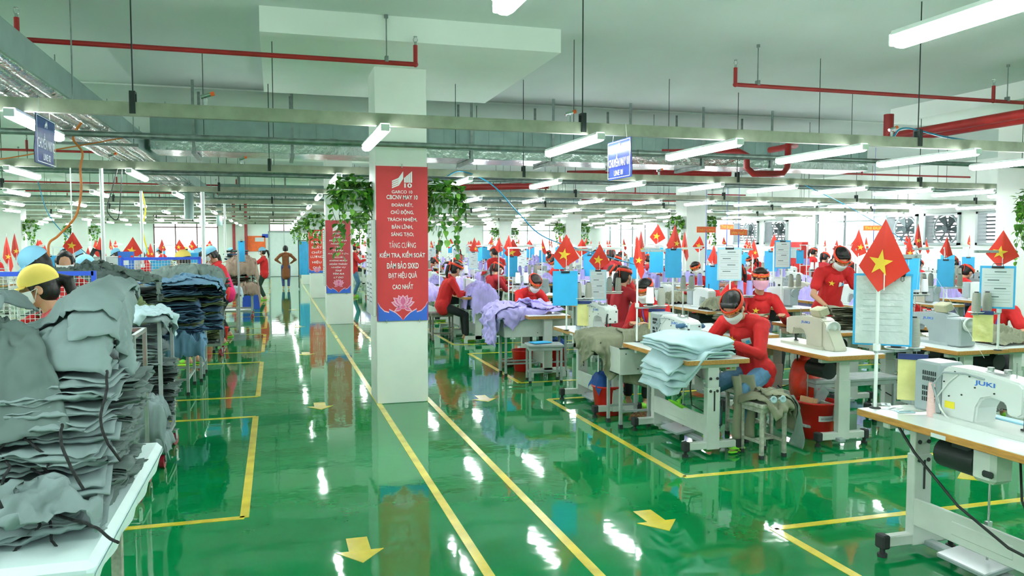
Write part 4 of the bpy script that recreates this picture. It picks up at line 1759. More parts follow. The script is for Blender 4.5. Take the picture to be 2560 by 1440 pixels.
_b = MB()
_b.grid(near_top, 40, 40)
SIM = {}
SIM['near'] = fall(_b.mesh('shape', 'cloth_grey', fix=False), [
    (.40, .46, (-1.0, 2.92, 1.22), (.7, 0, .2), 11, 'grey', .1), (.36, .42, (-.66, 2.95, 1.25), (.7, .1, -.35), 12, 'grey', .2),
    (.50, .62, (-1.08, 3.22, 1.55), (.3, 0, .2), 1, 'grey', .25), (.46, .66, (-.70, 3.28, 1.62), (.3, 0, -.25), 2, 'grey', .3), (.34, .56, (-.86, 3.15, 1.60), (.35, .1, .6), 3, 'grey_dark', .35),
    (.44, .66, (-.62, 3.36, 1.72), (.3, .25, .35), 4, 'grey', .3), (.40, .7, (-1.06, 3.34, 1.72), (.35, 0, -.1), 5, 'grey', .3), (.42, .66, (-.66, 3.42, 1.80), (.35, .0, -.15), 6, 'grey', .4)])
SIM['low'] = fall(box_shape(-1.25, -.58, 2.62, 2.98, .7, .86, .05, 3, .12), [(.34, .30, (-.74, 2.76, 1.0), (0, .1, .6), 21, 'grey', .2, .07), (.36, .32, (-1.0, 2.74, 1.02), (0, 0, -.3), 22, 'grey', .2, .07)], 26)
SIM['cart'] = fall(box_shape(-1.42, -.82, 6.42, 7.18, .2, 1.12, .03, 1, .85), [(.62, .80, (-1.08, 6.76, 1.25), (0, .0, .15), 31, 'grey', .1, .03), (.50, .72, (-.98, 6.72, 1.36), (.1, .1, -.5), 32, 'pale', .2, .04)])
SIM['blue'] = fall(box_shape(-1.45, -.62, 9.15, 10.3, .5, 1.22, .06, 2, .6), [(.8, .9, (-1.0, 9.62, 1.42), (.1, 0, .1), 41, 'blue', .1, .025), (.6, .7, (-.8, 9.9, 1.55), (.1, .2, -.5), 42, 'blue', .2, .04), (.5, .6, (-1.2, 9.5, 1.5), (.2, 0, .6), 43, 'blue', .2, .04), (.55, .6, (-1.1, 10.2, 1.55), (.1, 0, .3), 44, 'sage', .2, .04)])
SIM['sage'] = fall(box_shape(-2.5, -1.12, 8.2, 9.1, .6, 1.30, .12, 5, .6), [(.7, .7, (-1.42, 8.62, 1.6), (.2, 0, .3), 51, 'sage', .2, .035), (.6, .7, (-1.9, 8.6, 1.6), (.2, 0, -.4), 52, 'sage', .2, .05), (.5, .6, (-1.6, 8.45, 1.75), (.3, 0, .9), 53, 'grey_dark', .3, .05), (.5, .5, (-1.3, 8.5, 1.8), (.3, .2, -.2), 54, 'sage', .3, .045), (.45, .6, (-2.05, 8.4, 1.75), (.3, 0, .2), 55, 'sage', .3, .05)])
SIM['olive'] = fall(box_shape(-1.95, -1.12, 7.62, 8.1, .6, 1.08, .05, 6, .45), [(.6, .5, (-1.45, 7.86, 1.3), (.1, 0, .3), 61, 'blue', .2, .035), (.45, .5, (-1.3, 7.8, 1.4), (.1, .1, -.6), 62, 'olive', .2, .08), (.45, .5, (-1.75, 7.8, 1.4), (.1, 0, .6), 63, 'sage', .2, .08)])
SIM['khaki'] = fall(box_shape(2.86, 3.48, 6.86, 7.60, .3, .80, .03, 7, .5), [(.60, .85, (3.10, 7.10, .92), (0, -.1, .2), 71, 'khaki', .1, .02), (.46, .85, (2.98, 7.02, 1.0), (.05, -.15, .5), 72, 'khaki', .2, .03), (.44, .8, (3.24, 6.92, 1.05), (.1, .05, -.3), 73, 'khaki', .2, .03)])
SIM['stool'] = fall(box_shape(3.58, 3.86, 5.35, 5.66, .0, .45, .03, 8, .42), [(.40, .55, (3.72, 5.50, .62), (0, .1, .5), 81, 'khaki', .3, .035), (.34, .50, (3.80, 5.50, .70), (.0, .25, 1.4), 82, 'khaki', .3, .035), (.12, .42, (3.84, 5.40, .78), (.1, .2, .2), 83, 'sage', .0, .03)])
SIM['lilac'] = fall(box_shape(2.70, 3.62, 9.60, 10.5, .2, .82, .03, 9, .6), [(.9, .9, (3.05, 9.95, .95), (0, -.05, .2), 91, 'lilac', .1, .03), (.8, .8, (2.82, 9.88, 1.02), (0, -.1, .9), 92, 'lilac', .2, .045), (.7, .8, (3.3, 9.95, 1.06), (0, 0, -.4), 93, 'lilac', .2, .045), (.8, .6, (2.75, 9.86, 1.12), (0, -.1, .2), 94, 'lilac', .2, .04)])
SIM['jacket'] = fall(box_shape(3.78, 4.06, 2.76, 3.14, .0, .47, .03, 8, .42), [(.45, .60, (3.92, 2.95, .65), (0, .1, .3), 95, 'black_plastic', .3, .05)])

# ---------------------------------------------------------------- people
from mathutils.bvhtree import BVHTree


def remesh(mb, m, voxel, smooth_it=3, name='body'):
    me = mb.mesh('tmp', m, fix=True)
    ob = bpy.data.objects.new('tmp', me)
    TMP.collection.objects.link(ob)
    md = ob.modifiers.new('r', 'REMESH')
    md.mode = 'VOXEL'
    md.voxel_size = voxel
    md.use_smooth_shade = True
    if smooth_it:
        sm = ob.modifiers.new('s', 'SMOOTH')
        sm.iterations = smooth_it
        sm.factor = .5
    out = bake(ob)
    bpy.data.objects.remove(ob)
    bpy.data.meshes.remove(me)
    out.name = name
    out.materials.clear()
    out.materials.append(M(m))
    for p in out.polygons:
        p.use_smooth = True
        p.material_index = 0
    return out


def ik(a, c, l1, l2, pole):
    """middle joint of a two-bone limb"""
    a, c = V3(a), V3(c)
    d = c - a
    L = min(d.length, (l1 + l2) * .999)
    c = a + d.normalized() * L
    x = (l1 * l1 - l2 * l2 + L * L) / (2 * L)
    h = sqrt(max(0, l1 * l1 - x * x))
    n = d.normalized()
    p = V3(pole) - n * V3(pole).dot(n)
    p.normalize()
    return a + n * x + p * h, c


def person(label, pose='sew', sleeve='long', shirt='shirt_red', trousers='trousers_dark', hair='hair', head_gear='band', pitch=.6, yaw_h=0.0, roll_h=0.0, lean=.35,
           wrists=None, legs=None, hz=None, mask='mask_white', voxel=.011, star=True, tail=True, badge=False, lanyard=False, collar=True, eyes=False, back10=False, coat=False, slippers='slipper_green', hold=.0, tails_out=False, chest_lean=None, cap_col=None):
    """figure facing +y, origin on the floor under the pelvis"""
    if hz is None:
        hz = .56 if pose == 'sew' else .84
    P = V3((0, 0, hz))
    up = V3((0, sin(lean), cos(lean)))
    fw = V3((0, cos(lean), -sin(lean)))
    lean2 = lean + (.18 if pose == 'sew' else .1) if chest_lean is None else chest_lean
    up2 = V3((0, sin(lean2), cos(lean2)))
    fw2 = V3((0, cos(lean2), -sin(lean2)))
    mid = P + up * .22
    C = mid + up2 * .14
    N = C + up2 * .13
    S = {s: N - up2 * .045 + V3((s * .165, 0, 0)) for s in (-1, 1)}
    hd = lean2 + pitch * .45
    neck_top = N + V3((0, sin(hd), cos(hd))) * .085
    # head frame
    Rh = Matrix.Rotation(yaw_h, 3, 'Z') @ Matrix.Rotation(-(pitch), 3, 'X') @ Matrix.Rotation(roll_h, 3, 'Y')
    Hc = neck_top + Rh @ V3((0, .018, .095))
    if wrists is None:
        z = .83
        wrists = {-1: (-.13, .42, z), 1: (.12, .45, z)}
    W, E = {}, {}
    for s in (-1, 1):
        E[s], W[s] = ik(S[s], wrists[s], .265, .235, (s * .6, -.3, -.75))
    HP = {s: P + V3((s * .085, .02, -.02)) for s in (-1, 1)}
    if legs is None:
        legs = {s: (s * .10, .40, .075) for s in (-1, 1)} if pose == 'sew' else {s: (s * .09, 0, .075) for s in (-1, 1)}
    K, A = {}, {}
    for s in (-1, 1):
        K[s], A[s] = ik(HP[s], legs[s], .385, .385, (s * .12, 1, .35))

    def head(b, g=0.0):
        b.ell(Hc + Rh @ V3((0, -.012, .02)), (.074 + g, .094 + g, .092 + g), rot=Rh)
        b.ell(Hc + Rh @ V3((0, .022, -.035)), (.056 + g, .066 + g, .078 + g), rot=Rh)

    b = MB()
    head(b)
    b.cap(Hc + Rh @ V3((0, .095, -.008)), Hc + Rh @ V3((0, .10, -.028)), .009, .013)
    b.cap(Hc + Rh @ V3((0, .085, .012)), Hc + Rh @ V3((0, .098, -.02)), .010, .010)
    b.cap(Hc + Rh @ V3((-.016, .082, -.068)), Hc + Rh @ V3((.016, .082, -.068)), .010, .010)
    for s in (-1, 1):
        b.ell(Hc + Rh @ V3((s * .076, -.004, -.012)), (.012, .020, .032), rot=Rh)
    b.cap(N - up2 * .03, neck_top + Rh @ V3((0, .0, .03)), .052, .047)
    b.cap(P, mid, .098, .098)
    b.cap(mid, C, .098, .105)
    b.cap(S[-1], S[1], .05, .05)
    for s in (-1, 1):
        b.cap(S[s], E[s], .043, .034)
        b.cap(E[s], W[s], .034, .023)
        # hand
        d = (W[s] - E[s]).normalized()
        side = d.cross(V3((0, 0, 1))).normalized() * (s)      # towards the little finger side
        dn = side.cross(d).normalized()
        if dn.z > 0:
            dn = -dn
        kn = W[s] + d * .075
        for q in (-1, -.3, .3, 1):
            b.cap(W[s] + d * .012 + side * q * .012, kn + side * q * .026, .014, .0115, seg=8)
        for q, L in ((-1, .062), (-.35, .072), (.35, .068), (1, .052)):
            a0 = kn + side * q * .027
            a1 = a0 + d * L * .5 + dn * L * (.12 + hold * .4)
            a2 = a1 + d * L * (.32 - hold * .25) + dn * L * (.38 + hold * .2)
            b.cap(a0, a1, .0098, .009, seg=7)
            b.cap(a1, a2, .009, .0075, seg=7)
        t0 = W[s] + d * .02 - side * .02
        t1 = t0 + d * .032 - side * .028 + dn * .008
        b.cap(t0, t1, .012, .0105, seg=7)
        b.cap(t1, t1 + d * .03 - side * .004 + dn * .008, .0105, .008, seg=7)
        b.cap(HP[s], K[s], .070, .05)
        b.cap(K[s], A[s], .046, .03)
        fd = V3((s * .12, 1, 0)).normalized()
        b.cap(A[s] + V3((0, -.02, -.03)), A[s] + fd * .12 + V3((0, 0, -.045)), .033, .024)
    body = link('person', remesh(b, 'skin', voxel, 2), None)
    tag(body, label, 'person')

    # shirt
    b = MB()
    b.cap(P + up * .0, mid, .125, .125)
    b.cap(mid, C, .125, .130)
    b.ell(C + fw2 * .035 + up2 * -.01, (.125, .08, .09), rot=Matrix.Rotation(-lean2, 3, 'X'))
    b.cap(C, N - up2 * .045, .12, .075)
    b.cap(S[-1] - up2 * .005, S[1] - up2 * .005, .064, .064)
    b.cap(S[-1] * .6 + N * .4, S[1] * .6 + N * .4, .066, .066)
    if pose != 'sew' and coat:
        b.cap(P, P - V3((0, 0, .32)), .135, .155)
    else:
        b.cap(P - V3((.055, 0, .0)), P + V3((.055, 0, .0)), .128, .128)
        b.cap(P - V3((.055, -.01, .05)), P + V3((.055, .01, -.05)), .122, .122)
    for s in (-1, 1):
        if sleeve == 'long':
            b.cap(S[s], E[s], .062, .050)
            b.cap(E[s], E[s].lerp(W[s], .9), .047, .034)
            b.ell(E[s], (.05, .05, .05))
        else:
            b.cap(S[s], S[s].lerp(E[s], .62), .064, .060)
    sh = link('coat' if coat else 'shirt', remesh(b, shirt, voxel * 1.15, 3, 'shirt'), body)
    # folds: ripple the surface a little
    nv = len(sh.data.vertices)
    no, co = [0.0] * (3 * nv), [0.0] * (3 * nv)
    sh.data.vertices.foreach_get('normal', no)
    sh.data.vertices.foreach_get('co', co)
    for i in range(0, 3 * nv, 3):
        k_ = .008 * nz(co[i] * 13, co[i + 1] * 13, co[i + 2] * 9) + .004 * nz(co[i] * 30, co[i + 1] * 30, co[i + 2] * 16)
        co[i] += no[i] * k_
        co[i + 1] += no[i + 1] * k_
        co[i + 2] += no[i + 2] * k_
    sh.data.vertices.foreach_set('co', co)
    sh.data.update()
    bvh = BVHTree.FromPolygons([v.co.copy() for v in sh.data.vertices], [tuple(p.vertices) for p in sh.data.polygons])
    if collar and voxel < .013:
        b = MB()
        ring = []
        for i in range(13):
            a = -pi * .5 + .35 + (2 * pi - .7) * i / 12 + pi
            ring.append((cos(a + pi / 2 + pi), sin(a + pi / 2 + pi)))
        R2 = Matrix.Rotation(-lean2 - .15, 3, 'X')
        q = []
        for i, (cx, cy_) in enumerate(ring):
            q.append(N + up2 * .018 + R2 @ V3((cx * .063, cy_ * .063, 0)))
        vs, fs = [], []
        for i, p in enumerate(q):
            o_ = (p - (N + up2 * .018))
            vs += [p + up2 * .018, p + o_ * .45 - up2 * .028, p + o_ * .38 - up2 * .034, p + o_ * .02 - up2 * .01]
        for i in range(len(q) - 1):
            for k_ in range(4):
                fs.append((i * 4 + k_, i * 4 + (k_ + 1) % 4, (i + 1) * 4 + (k_ + 1) % 4, (i + 1) * 4 + k_))
        b.add(vs, fs, 0, True)
        b.build('collar', shirt, sh)

    def on_chest(x, z, r_, poly, nm, m, back=False, thick=.003):
        """lay a flat shape on the chest; x across, z along the torso from the chest centre"""
        dirv = -fw2 if not back else fw2
        org = C + up2 * z + V3((x, 0, 0)) - dirv * .5
        hit = bvh.ray_cast(org, dirv)
        if hit[0] is None:
            return None
        nrm = hit[1]
        if nrm.dot(dirv) > 0:
            nrm = -nrm
        nrm = (nrm * .6 - dirv * .4).normalized()
        ax = V3((1, 0, 0)) if not back else V3((-1, 0, 0))
        ax = (ax - nrm * ax.dot(nrm)).normalized()
        ay = nrm.cross(ax)
        if ay.dot(up2) < 0:
            ay = -ay
        bb = MB()
        n_ = len(poly)
        vs = []
        for off in (.004, .004 + thick):
            for (px, pz) in poly:
                q_ = hit[0] + ax * px + ay * pz
                h2 = bvh.ray_cast(q_ - dirv * .1, dirv)
                q3 = h2[0] if h2[0] is not None and (h2[0] - q_).length < .03 else q_
                vs.append(q3 + nrm * off)
        ctr = hit[0] + nrm * (.005 + thick)
        vs.append(ctr)
        fs = [(i, (i + 1) % n_, 2 * n_) for i in []] + [(n_ + i, n_ + (i + 1) % n_, 2 * n_) for i in range(n_)] + [(i, (i + 1) % n_, n_ + (i + 1) % n_, n_ + i) for i in range(n_)]
        bb.add(vs, fs)
        return bb.build(nm, m, sh)
    if star:
        on_chest(.055, .0, .03, star_pts(.036), 'star_emblem', 'star_yellow')
    if badge:
        on_chest(-.055, -.01, .03, [(-.035, -.028), (.035, -.028), (.035, .028), (-.035, .028)], 'name_badge', 'paper')
        on_chest(-.055, -.012, .03, [(-.026, -.014), (.0, -.014), (.0, .014), (-.026, .014)], 'badge_photo', 'board_blue', thick=.005)
    if back10:
        me = text_mesh('10', 'mask_white', .12, .11, offset=.015)
        R3 = Matrix((V3((-1, 0, 0)), fw2, up2)).transposed() if False else Matrix((V3((-1, 0, 0)), -(-fw2), up2)).transposed()
        ctr = mid + up2 * .0
        for v in me.vertices:
            q_ = ctr + V3((1, 0, 0)) * v.co.x + up2 * v.co.z
            h2 = bvh.ray_cast(q_ - fw2 * .4, fw2)
            v.co = (h2[0] - fw2 * .004) if h2[0] is not None else q_
        me.update()
        link('back_number', me, sh)
    if lanyard:
        b = MB()
        for s in (-1, 1):
            pts = []
            for t in range(8):
                f = t / 7.
                q_ = (N + up2 * .0 + V3((s * .055, 0, 0))).lerp(C - up2 * .07 + V3((s * .004, 0, 0)), f)
                h2 = bvh.ray_cast(q_ + fw2 * .5, -fw2)
                if h2[0] is not None:
                    pts.append(h2[0] + fw2 * .006)
            if len(pts) > 2:
                b.tube(pts, .007, 5)
        b.build('lanyard', 'lanyard', sh)

    # trousers
    if not coat or True:
        b = MB()
        b.cap(P - V3((.06, 0, .0)), P + V3((.06, 0, .0)), .112, .112)
        for s in (-1, 1):
            b.cap(HP[s], K[s], .086, .064)
            b.cap(K[s], K[s].lerp(A[s], .84), .062, .048)
        o = link('trousers', remesh(b, trousers, voxel * 1.3, 2, 'trousers'), body)
    if slippers:
        for s in (-1, 1):
            b = MB()
            fd = V3((s * .12, 1, 0)).normalized()
            sd = V3((fd.y, -fd.x, 0))
            a0 = A[s] + V3((0, -.045, -.068))
            b.M = Matrix.Translation(a0 + fd * .09) @ Matrix((sd, fd, V3((0, 0, 1)))).transposed().to_4x4()
            b.ell((0, 0, 0), (.042, .13, .012))
            b.ell((0, .05, .03), (.042, .05, .036), zmin=-.2)
            b.build('slipper', slippers, body)

    # hair
    b = MB()
    b.ell(Hc + Rh @ V3((0, -.028, .030)), (.086, .098, .100), rot=Rh)
    b.ell(Hc + Rh @ V3((0, -.045, -.02)), (.080, .074, .085), rot=Rh)
    for s in (-1, 1):
        b.cap(Hc + Rh @ V3((s * .062, .030, .078)), Hc + Rh @ V3((s * .070, .034, .0)), .014, .010)
    if head_gear == 'band':
        b.cap(Hc + Rh @ V3((-.042, .050, .086)), Hc + Rh @ V3((.042, .050, .086)), .020, .020)
        b.cap(Hc + Rh @ V3((-.054, .070, .034)), Hc + Rh @ V3((0, .085, .036)), .010, .010)
        b.cap(Hc + Rh @ V3((0, .085, .036)), Hc + Rh @ V3((.054, .070, .034)), .010, .010)
    if tail:
        t0 = Hc + Rh @ V3((0, -.115, .035))
        t1 = t0 + Rh @ V3((0, -.05, -.015)) + V3((0, -.01, -.03))
        t2 = t1 + V3((0, -.03, -.10))
        t3 = t2 + V3((0, .01, -.10))
        b.cap(Hc + Rh @ V3((0, -.09, .03)), t0, .03, .022)
        b.cap(t0, t1, .022, .036)
        b.cap(t1, t2, .036, .03)
        b.cap(t2, t3, .028, .012)
    else:
        for s in (-1, 1):
            b.cap(Hc + Rh @ V3((s * .075, -.02, .03)), Hc + Rh @ V3((s * .074, -.02, -.07)), .024, .02)
    link('hair', remesh(b, hair, voxel * .9, 2, 'hair'), body)

    if head_gear == 'band':
        b = MB()
        tilt = Matrix.Rotation(-.10, 3, 'X')
        ctr = V3((0, -.014, .058))
        A_, B_ = .0925, .1135

        def bp(a, z, g=0):
            p = V3(((A_ + g) * sin(a), (B_ + g) * cos(a), z))
            return Hc + Rh @ (ctr + tilt @ p)
        n = 28
        vs, fs = [], []
        for i in range(n):
            a = 2 * pi * i / n
            vs += [bp(a, -.019), bp(a, .019, -.004), bp(a, .019, -.009), bp(a, -.019, -.009)]
        for i in range(n):
            j = (i + 1) % n
            for k_ in range(4):
                fs.append((i * 4 + k_, i * 4 + (k_ + 1) % 4, j * 4 + (k_ + 1) % 4, j * 4 + k_))
        b.add(vs, fs, 0, True)
        kn = bp(pi, 0)
        b.ell(kn, (.02, .014, .016))
        for s in (-1, 1):
            b.tube([kn, kn + Rh @ V3((s * .022, -.016, -.02)), kn + Rh @ V3((s * .034, -.02, -.03)) + V3((0, -.01, -.05 if not tails_out else -.11)), kn + Rh @ V3((s * .04, -.02, -.04)) + V3((0, -.02, -.09 if not tails_out else -.19))], [.005, .011, .014, .015], 6, sx=.3)
        o = b.build('headband', 'headband', body)
        me = text_mesh('MAY 10 HƯNG HÀ' if voxel < .009 else 'MAY 10', 'headband_text', .20, .02, offset=.012)
        for v in me.vertices:
            v.co = bp(-v.co.x / .100, v.co.z, .0022)
        me.update()
        link('band_lettering', me, o)
    elif head_gear in ('cap', 'brimcap'):
        b = MB()
        cc = cap_col or 'cap_yellow'
        b.ell(Hc + Rh @ V3((0, -.020, .040)), (.098, .112, .100), rot=Rh, zmin=-.15, fn=lambda p: p * (1 + .04 * nz(p.x * 25, p.y * 25, p.z * 25)))
        pts = []
        vs, fs = [], []
        for i in range(9):
            a = -.85 + 1.7 * i / 8
            for (g, dz) in ((0, .0), (.055 * cos(a * 1.5) + .006, -.012), (0, -.006)):
                vs.append(Hc + Rh @ V3(((.097 + g) * sin(a), -.02 + (.111 + g) * cos(a), .032 + dz)))
        for i in range(8):
            for k_ in range(3):
                fs.append((i * 3 + k_, i * 3 + (k_ + 1) % 3, (i + 1) * 3 + (k_ + 1) % 3, (i + 1) * 3 + k_))
        b.add(vs, fs, 0, True)
        b.build('cap', cc, body)
    if mask:
        b = MB()

        def mk(u, v, g=0.003):
            a = (u - .5) * 2.5
            z = .006 - v * .098
            bulge = .018 * cos(a) ** 6 * max(0, 1 - abs(z + .012) / .045)
            r_ = .073 + (.008 if v < .9 else 0) - .010 * max(0, (v - .6) / .4)
            zz = z * (1 - .30 * (abs(a) / 1.25) ** 2) - .006
            return Hc + Rh @ V3(((r_ + bulge + g) * sin(a), .012 + (.084 + bulge + g) * cos(a) * (1 if v < .85 else .93), zz))
        b.grid(lambda u, v: mk(u, v), 14, 8)
        b.grid(lambda u, v: mk(u, v, -.004), 14, 8)
        for s in (0, 1):
            for v in (.05, .9):
                e = mk(s, v)
                b.tube([e, e.lerp(Hc + Rh @ V3(((s * 2 - 1) * .088, -.0, .005)), .9)], .0022, 4)
        b.build('face_mask', mask, body, fix=False)
    if eyes:
        for s in (-1, 1):
            b = MB()
            b.ell(Hc + Rh @ V3((s * .030, .082, .018)), (.0135, .006, .0055), rot=Rh)
            b.build('eye', 'eye_dark', body)
            b = MB()
            b.tube([Hc + Rh @ V3((s * .016, .089, .035)), Hc + Rh @ V3((s * .03, .088, .040)), Hc + Rh @ V3((s * .046, .080, .034))], .0024, 5)
            b.build('eyebrow', 'hair', body)
    return body
# ---------------------------------------------------------------- placing: pixel of the photograph -> point at a known height or depth
_F = 2000.0
_pt, _yw = radians(3.2909), radians(16.463)
_fw = V3((sin(_yw) * cos(_pt), cos(_yw) * cos(_pt), -sin(_pt)))
_rt = V3((cos(_yw), -sin(_yw), 0))
_up = _rt.cross(_fw)


def _ray(px, py):
    return _fw + _rt * ((px - 1280) / _F) + _up * ((720 - py) / _F)


def on_z(px, py, z=0.0):
    r = _ray(px, py)
    return V3((0, 0, EYE)) + r * ((z - EYE) / r.z)


def on_y(px, py, y):
    r = _ray(px, py)
    return V3((0, 0, EYE)) + r * (y / r.y)


def face_cam(p, extra=0.0):
    """z rotation that turns a -y facing thing to the camera position"""
    return -atan2(p[0], p[1]) + extra


def face_dir(dx, dy):
    """z rotation that turns a +y facing figure to (dx,dy)"""
    return atan2(-dx, dy)


# prototypes shared by near and far places
FLAGS = [flag(0), flag(1, 1.15), flag(2, 1.2), flag(1, 1.1, False)]
for f_ in FLAGS:
    tag(f_, 'red paper flag', 'flag')
CONES = {k_: thread_cone('thread_' + k_) for k_ in ('white', 'grey', 'pink', 'lilac', 'blue')}
for o in CONES.values():
    tag(o, 'cone of thread', 'thread cone')
STAND = tag(thread_stand(), 'thread stand', 'thread stand')
BOARDS = {'blue': doc_board('blue', sheets=False), 'pale': doc_board('pale'), 'clip': doc_board('blue')}
for o in BOARDS.values():
    tag(o, 'clipboard', 'clipboard')
ENV = tag(envelope(), 'plastic envelope', 'envelope')
MW = tag(machine('white'), 'white sewing machine', 'sewing machine')
MC = tag(machine('cream'), 'cream sewing machine', 'sewing machine')
MG = tag(machine('grey'), 'grey sewing machine', 'sewing machine')
TABLE = sewing_table()

_colour = {'white': 'white', 'grey': 'grey', 'pink': 'pale pink', 'lilac': 'lilac', 'blue': 'pale blue'}


def station_stand(x, y, rz, where, fk=0, board=None, cones=('white', 'grey'), env=False, pole=.0, fsize=.85, fz=1.02, fr=0.0, board_side=-1, bz=.74, z0=TT, grp=None):
    s_ = place(STAND, (x, y, z0), rz, 'thread stand with two trays %s' % where, grp and 'thread stands ' + grp)
    ax = V3((cos(rz), sin(rz), 0))
    for k_, c in enumerate(cones):
        p = V3((x, y, z0)) + ax * (.13, .245)[k_] + V3((0, 0, .336))
        place(CONES[c], p, rz, '%s cone on the %s tray %s' % (_colour[c], ('inner', 'outer')[k_], where), grp and 'thread cones ' + grp)
    if fk is not None:
        p = V3((x - .015, y - .03, z0 + fz))
        o = place(FLAGS[fk], p, face_cam(p, fr), 'red star flag on the stand %s' % where if fk != 3 else 'plain red paper flag %s' % where, grp and 'flags ' + grp, fsize)
    if board:
        p = V3((x, y, z0 + bz)) + V3((.02 * board_side, -.015, 0))
        place(BOARDS[board], p, face_cam(p, .1), '%s %s' % ({'blue': 'bright blue board hung', 'pale': 'pale clipboard with printed sheet', 'clip': 'clipboard with white papers'}[board], where), grp and 'boards ' + grp)
    if env:
        p = V3((x, y, z0 + .30)) + ax * .19 + V3((0, -.02, 0))
        place(ENV, p, face_cam(p), 'yellow envelope under the trays %s' % where, grp and 'envelopes ' + grp)
    return s_


# ================================================================ table A, nearest, right edge
ta = place(TABLE, (3.08, 2.47, 0), 0, 'nearest white-topped sewing table with thick wooden edge, at the right edge')
m1 = place(MW, (3.38, 3.17, TT), 0, 'white sewing machine on the nearest table at the right edge')
m1.scale = (1.12, 1.12, 1.0)
s_ = place(STAND, (3.175, 3.64, TT), 0, 'white thread stand on the corner of the nearest table')
place(CONES['white'], (3.305, 3.64, TT + .336), 0, 'large white thread cone on the stand of the nearest table', scale=1.05)
place(CONES['grey'], (3.42, 3.64, TT + .336), 0, 'grey thread cone on the stand of the nearest table', scale=1.0)
p = on_z(2333, 1042, TT)
place(CONES['pink'], (p.x, p.y, TT), 0, 'pale pink thread cone standing on the nearest table beside the machine', scale=(.9, .9, 1.15))
place(FLAGS[0], (3.165, 3.585, 1.825), radians(-41), 'largest red flag with yellow star, above the nearest thread stand', scale=(.84, .86, 1.02))
# board with crumpled clear sleeve
r = empty('clipboard', (3.225, 3.66, 1.525), radians(-40), 'blue clipboard with papers in a clear sleeve behind the largest flag', 'clipboard')
b = MB()
b.box((0, .006, -.2), (.30, .006, .40), ch=.001)
b.build('board', 'board_blue', r)
b = MB()
b.grid(lambda u, v: ((u - .5) * .275, -.004 - .006 * abs(nz(u * 4, v * 4, 5)), -.012 - v * .378), 16, 20)
b.build('clear_sleeve', 'plastic_sleeve', r, fix=False)
for x in (.055, .095):
    b = MB()
    b.prism([(x - .017, .004), (x + .017, .004), (x + .013, -.016), (x - .013, -.016)], .014, 0, 'xz', -.004)
    b.tube([(x - .006, -.012, -.014), (x - .008, -.014, -.035), (x, -.016, -.042), (x + .008, -.014, -.035), (x + .006, -.012, -.014)], .0014, 4)
    b.build('binder_clip', 'black_plastic', r)
b = MB()
for t in range(7):
    b.box((.0, -.0115, -.11 - t * .035), (.2, .0004, .0014))
b.build('printed_lines', 'ink_grey', r)
place(ENV, (3.385, 3.60, 1.075), radians(-38), 'yellow plastic envelope hanging under the trays of the nearest stand', scale=.88)
# things on table A
r = empty('control_box', tuple(on_z(2284, 1008, TT)), radians(-10), 'small grey control box on the nearest table left of the pink cone', 'control box')
b = MB()
b.prism([(-.05, 0), (.05, 0), (.05, .035), (.03, .045), (-.05, .045)], .10, 0, 'xz')
b.build('box_body', 'machine_grey', r, bevel=.004)
b = MB()
b.cyl((-.02, -.051, .02), (-.02, -.056, .02), .006, seg=8)
b.build('socket', 'rubber', r)
for q, (px, py, w, h, a, m) in enumerate(((2230, 1022, .10, .075, .4, 'paper'), (2262, 1030, .09, .06, -.3, 'board_pale'), (2215, 1012, .08, .05, .9, 'paper'))):
    b = MB()
    b.box((0, 0, .001 + q * .0012), (w, h, .001))
    b.box((0, 0, .0018 + q * .0012), (w * .7, .012, .0004), 1)
    o = tag(b.build('paper_slip', [m, 'ink_grey']), '%s printed slip lying on the corner of the nearest table' % ('white', 'pale blue', 'small white')[q], 'paper slip')
    o.location = on_z(px, py, TT + .001)
    o.rotation_euler.z = a
r = empty('thread_snips', tuple(on_z(2440, 1046, TT + .002)), .5, 'red handled thread snips lying on the nearest table', 'snips')
b = MB()
b.box((.03, .004, .006), (.07, .014, .01), ch=.003)
b.box((.03, -.012, .006), (.06, .010, .01), rot=Euler((0, 0, -.15)), ch=.003)
b.build('handle', 'bag_red', r)
b = MB()
b.box((-.03, .002, .006), (.06, .008, .003), rot=Euler((0, 0, .08)))
b.build('blade', 'steel', r)
b = MB()
c = on_z(2470, 1025, TT + .006)
b.tube([c + V3((.05 * cos(t * .5) * (1 + t * .03), .03 * sin(t * .5) * (1 + t * .03), .002 * (t % 3))) for t in range(26)] + [c + V3((.12, -.2, 0)), c + V3((.2, -.5, 0))], .0032, 5)
tag(b.build('cable', 'cable_black'), 'thin black cable coiled on the nearest table', 'cable')
b = MB()
b.box((3.61, 2.95, TT + .006), (.055, 1.0, .010), 0, ch=.002)
tag(b.build('table_strip', 'board_pale'), 'pale blue strip along the rear edge of the nearest table', 'strip')
b = MB()
b.box((3.0785, 3.10, .755), (.002, .09, .02))
lab = b.build('edge_label', 'paper', ta)
lab.location = (-3.08, -2.47, 0)
b = MB()
b.tube([(3.12, 3.42, .75), (3.13, 3.3, .62), (3.16, 3.05, .42), (3.2, 2.8, .3), (3.25, 2.4, .24)], .007, 6)
tag(b.build('power_cable', 'cable_black'), 'thick black cable sagging below the nearest table', 'cable')
b = MB()
b.box((3.2, 2.9, .66), (.13, .13, .16), ch=.02)
b.box((3.13, 2.86, .63), (.02, .06, .03), 1, ch=.008)
o = tag(b.build('knee_motor', ['machine_frame', 'dark_steel']), 'white motor housing under the nearest table', 'motor')
r = tag(stool('stool_brown'), 'worn steel stool with dark cloth under the nearest table', 'stool')
r.location = (3.92, 2.95, 0)
o = link('jacket', SIM['jacket'][0])
o.modifiers.new('thickness', 'SOLIDIFY').thickness = .004
tag(o, 'black jacket draped over the stool by the nearest table', 'jacket')

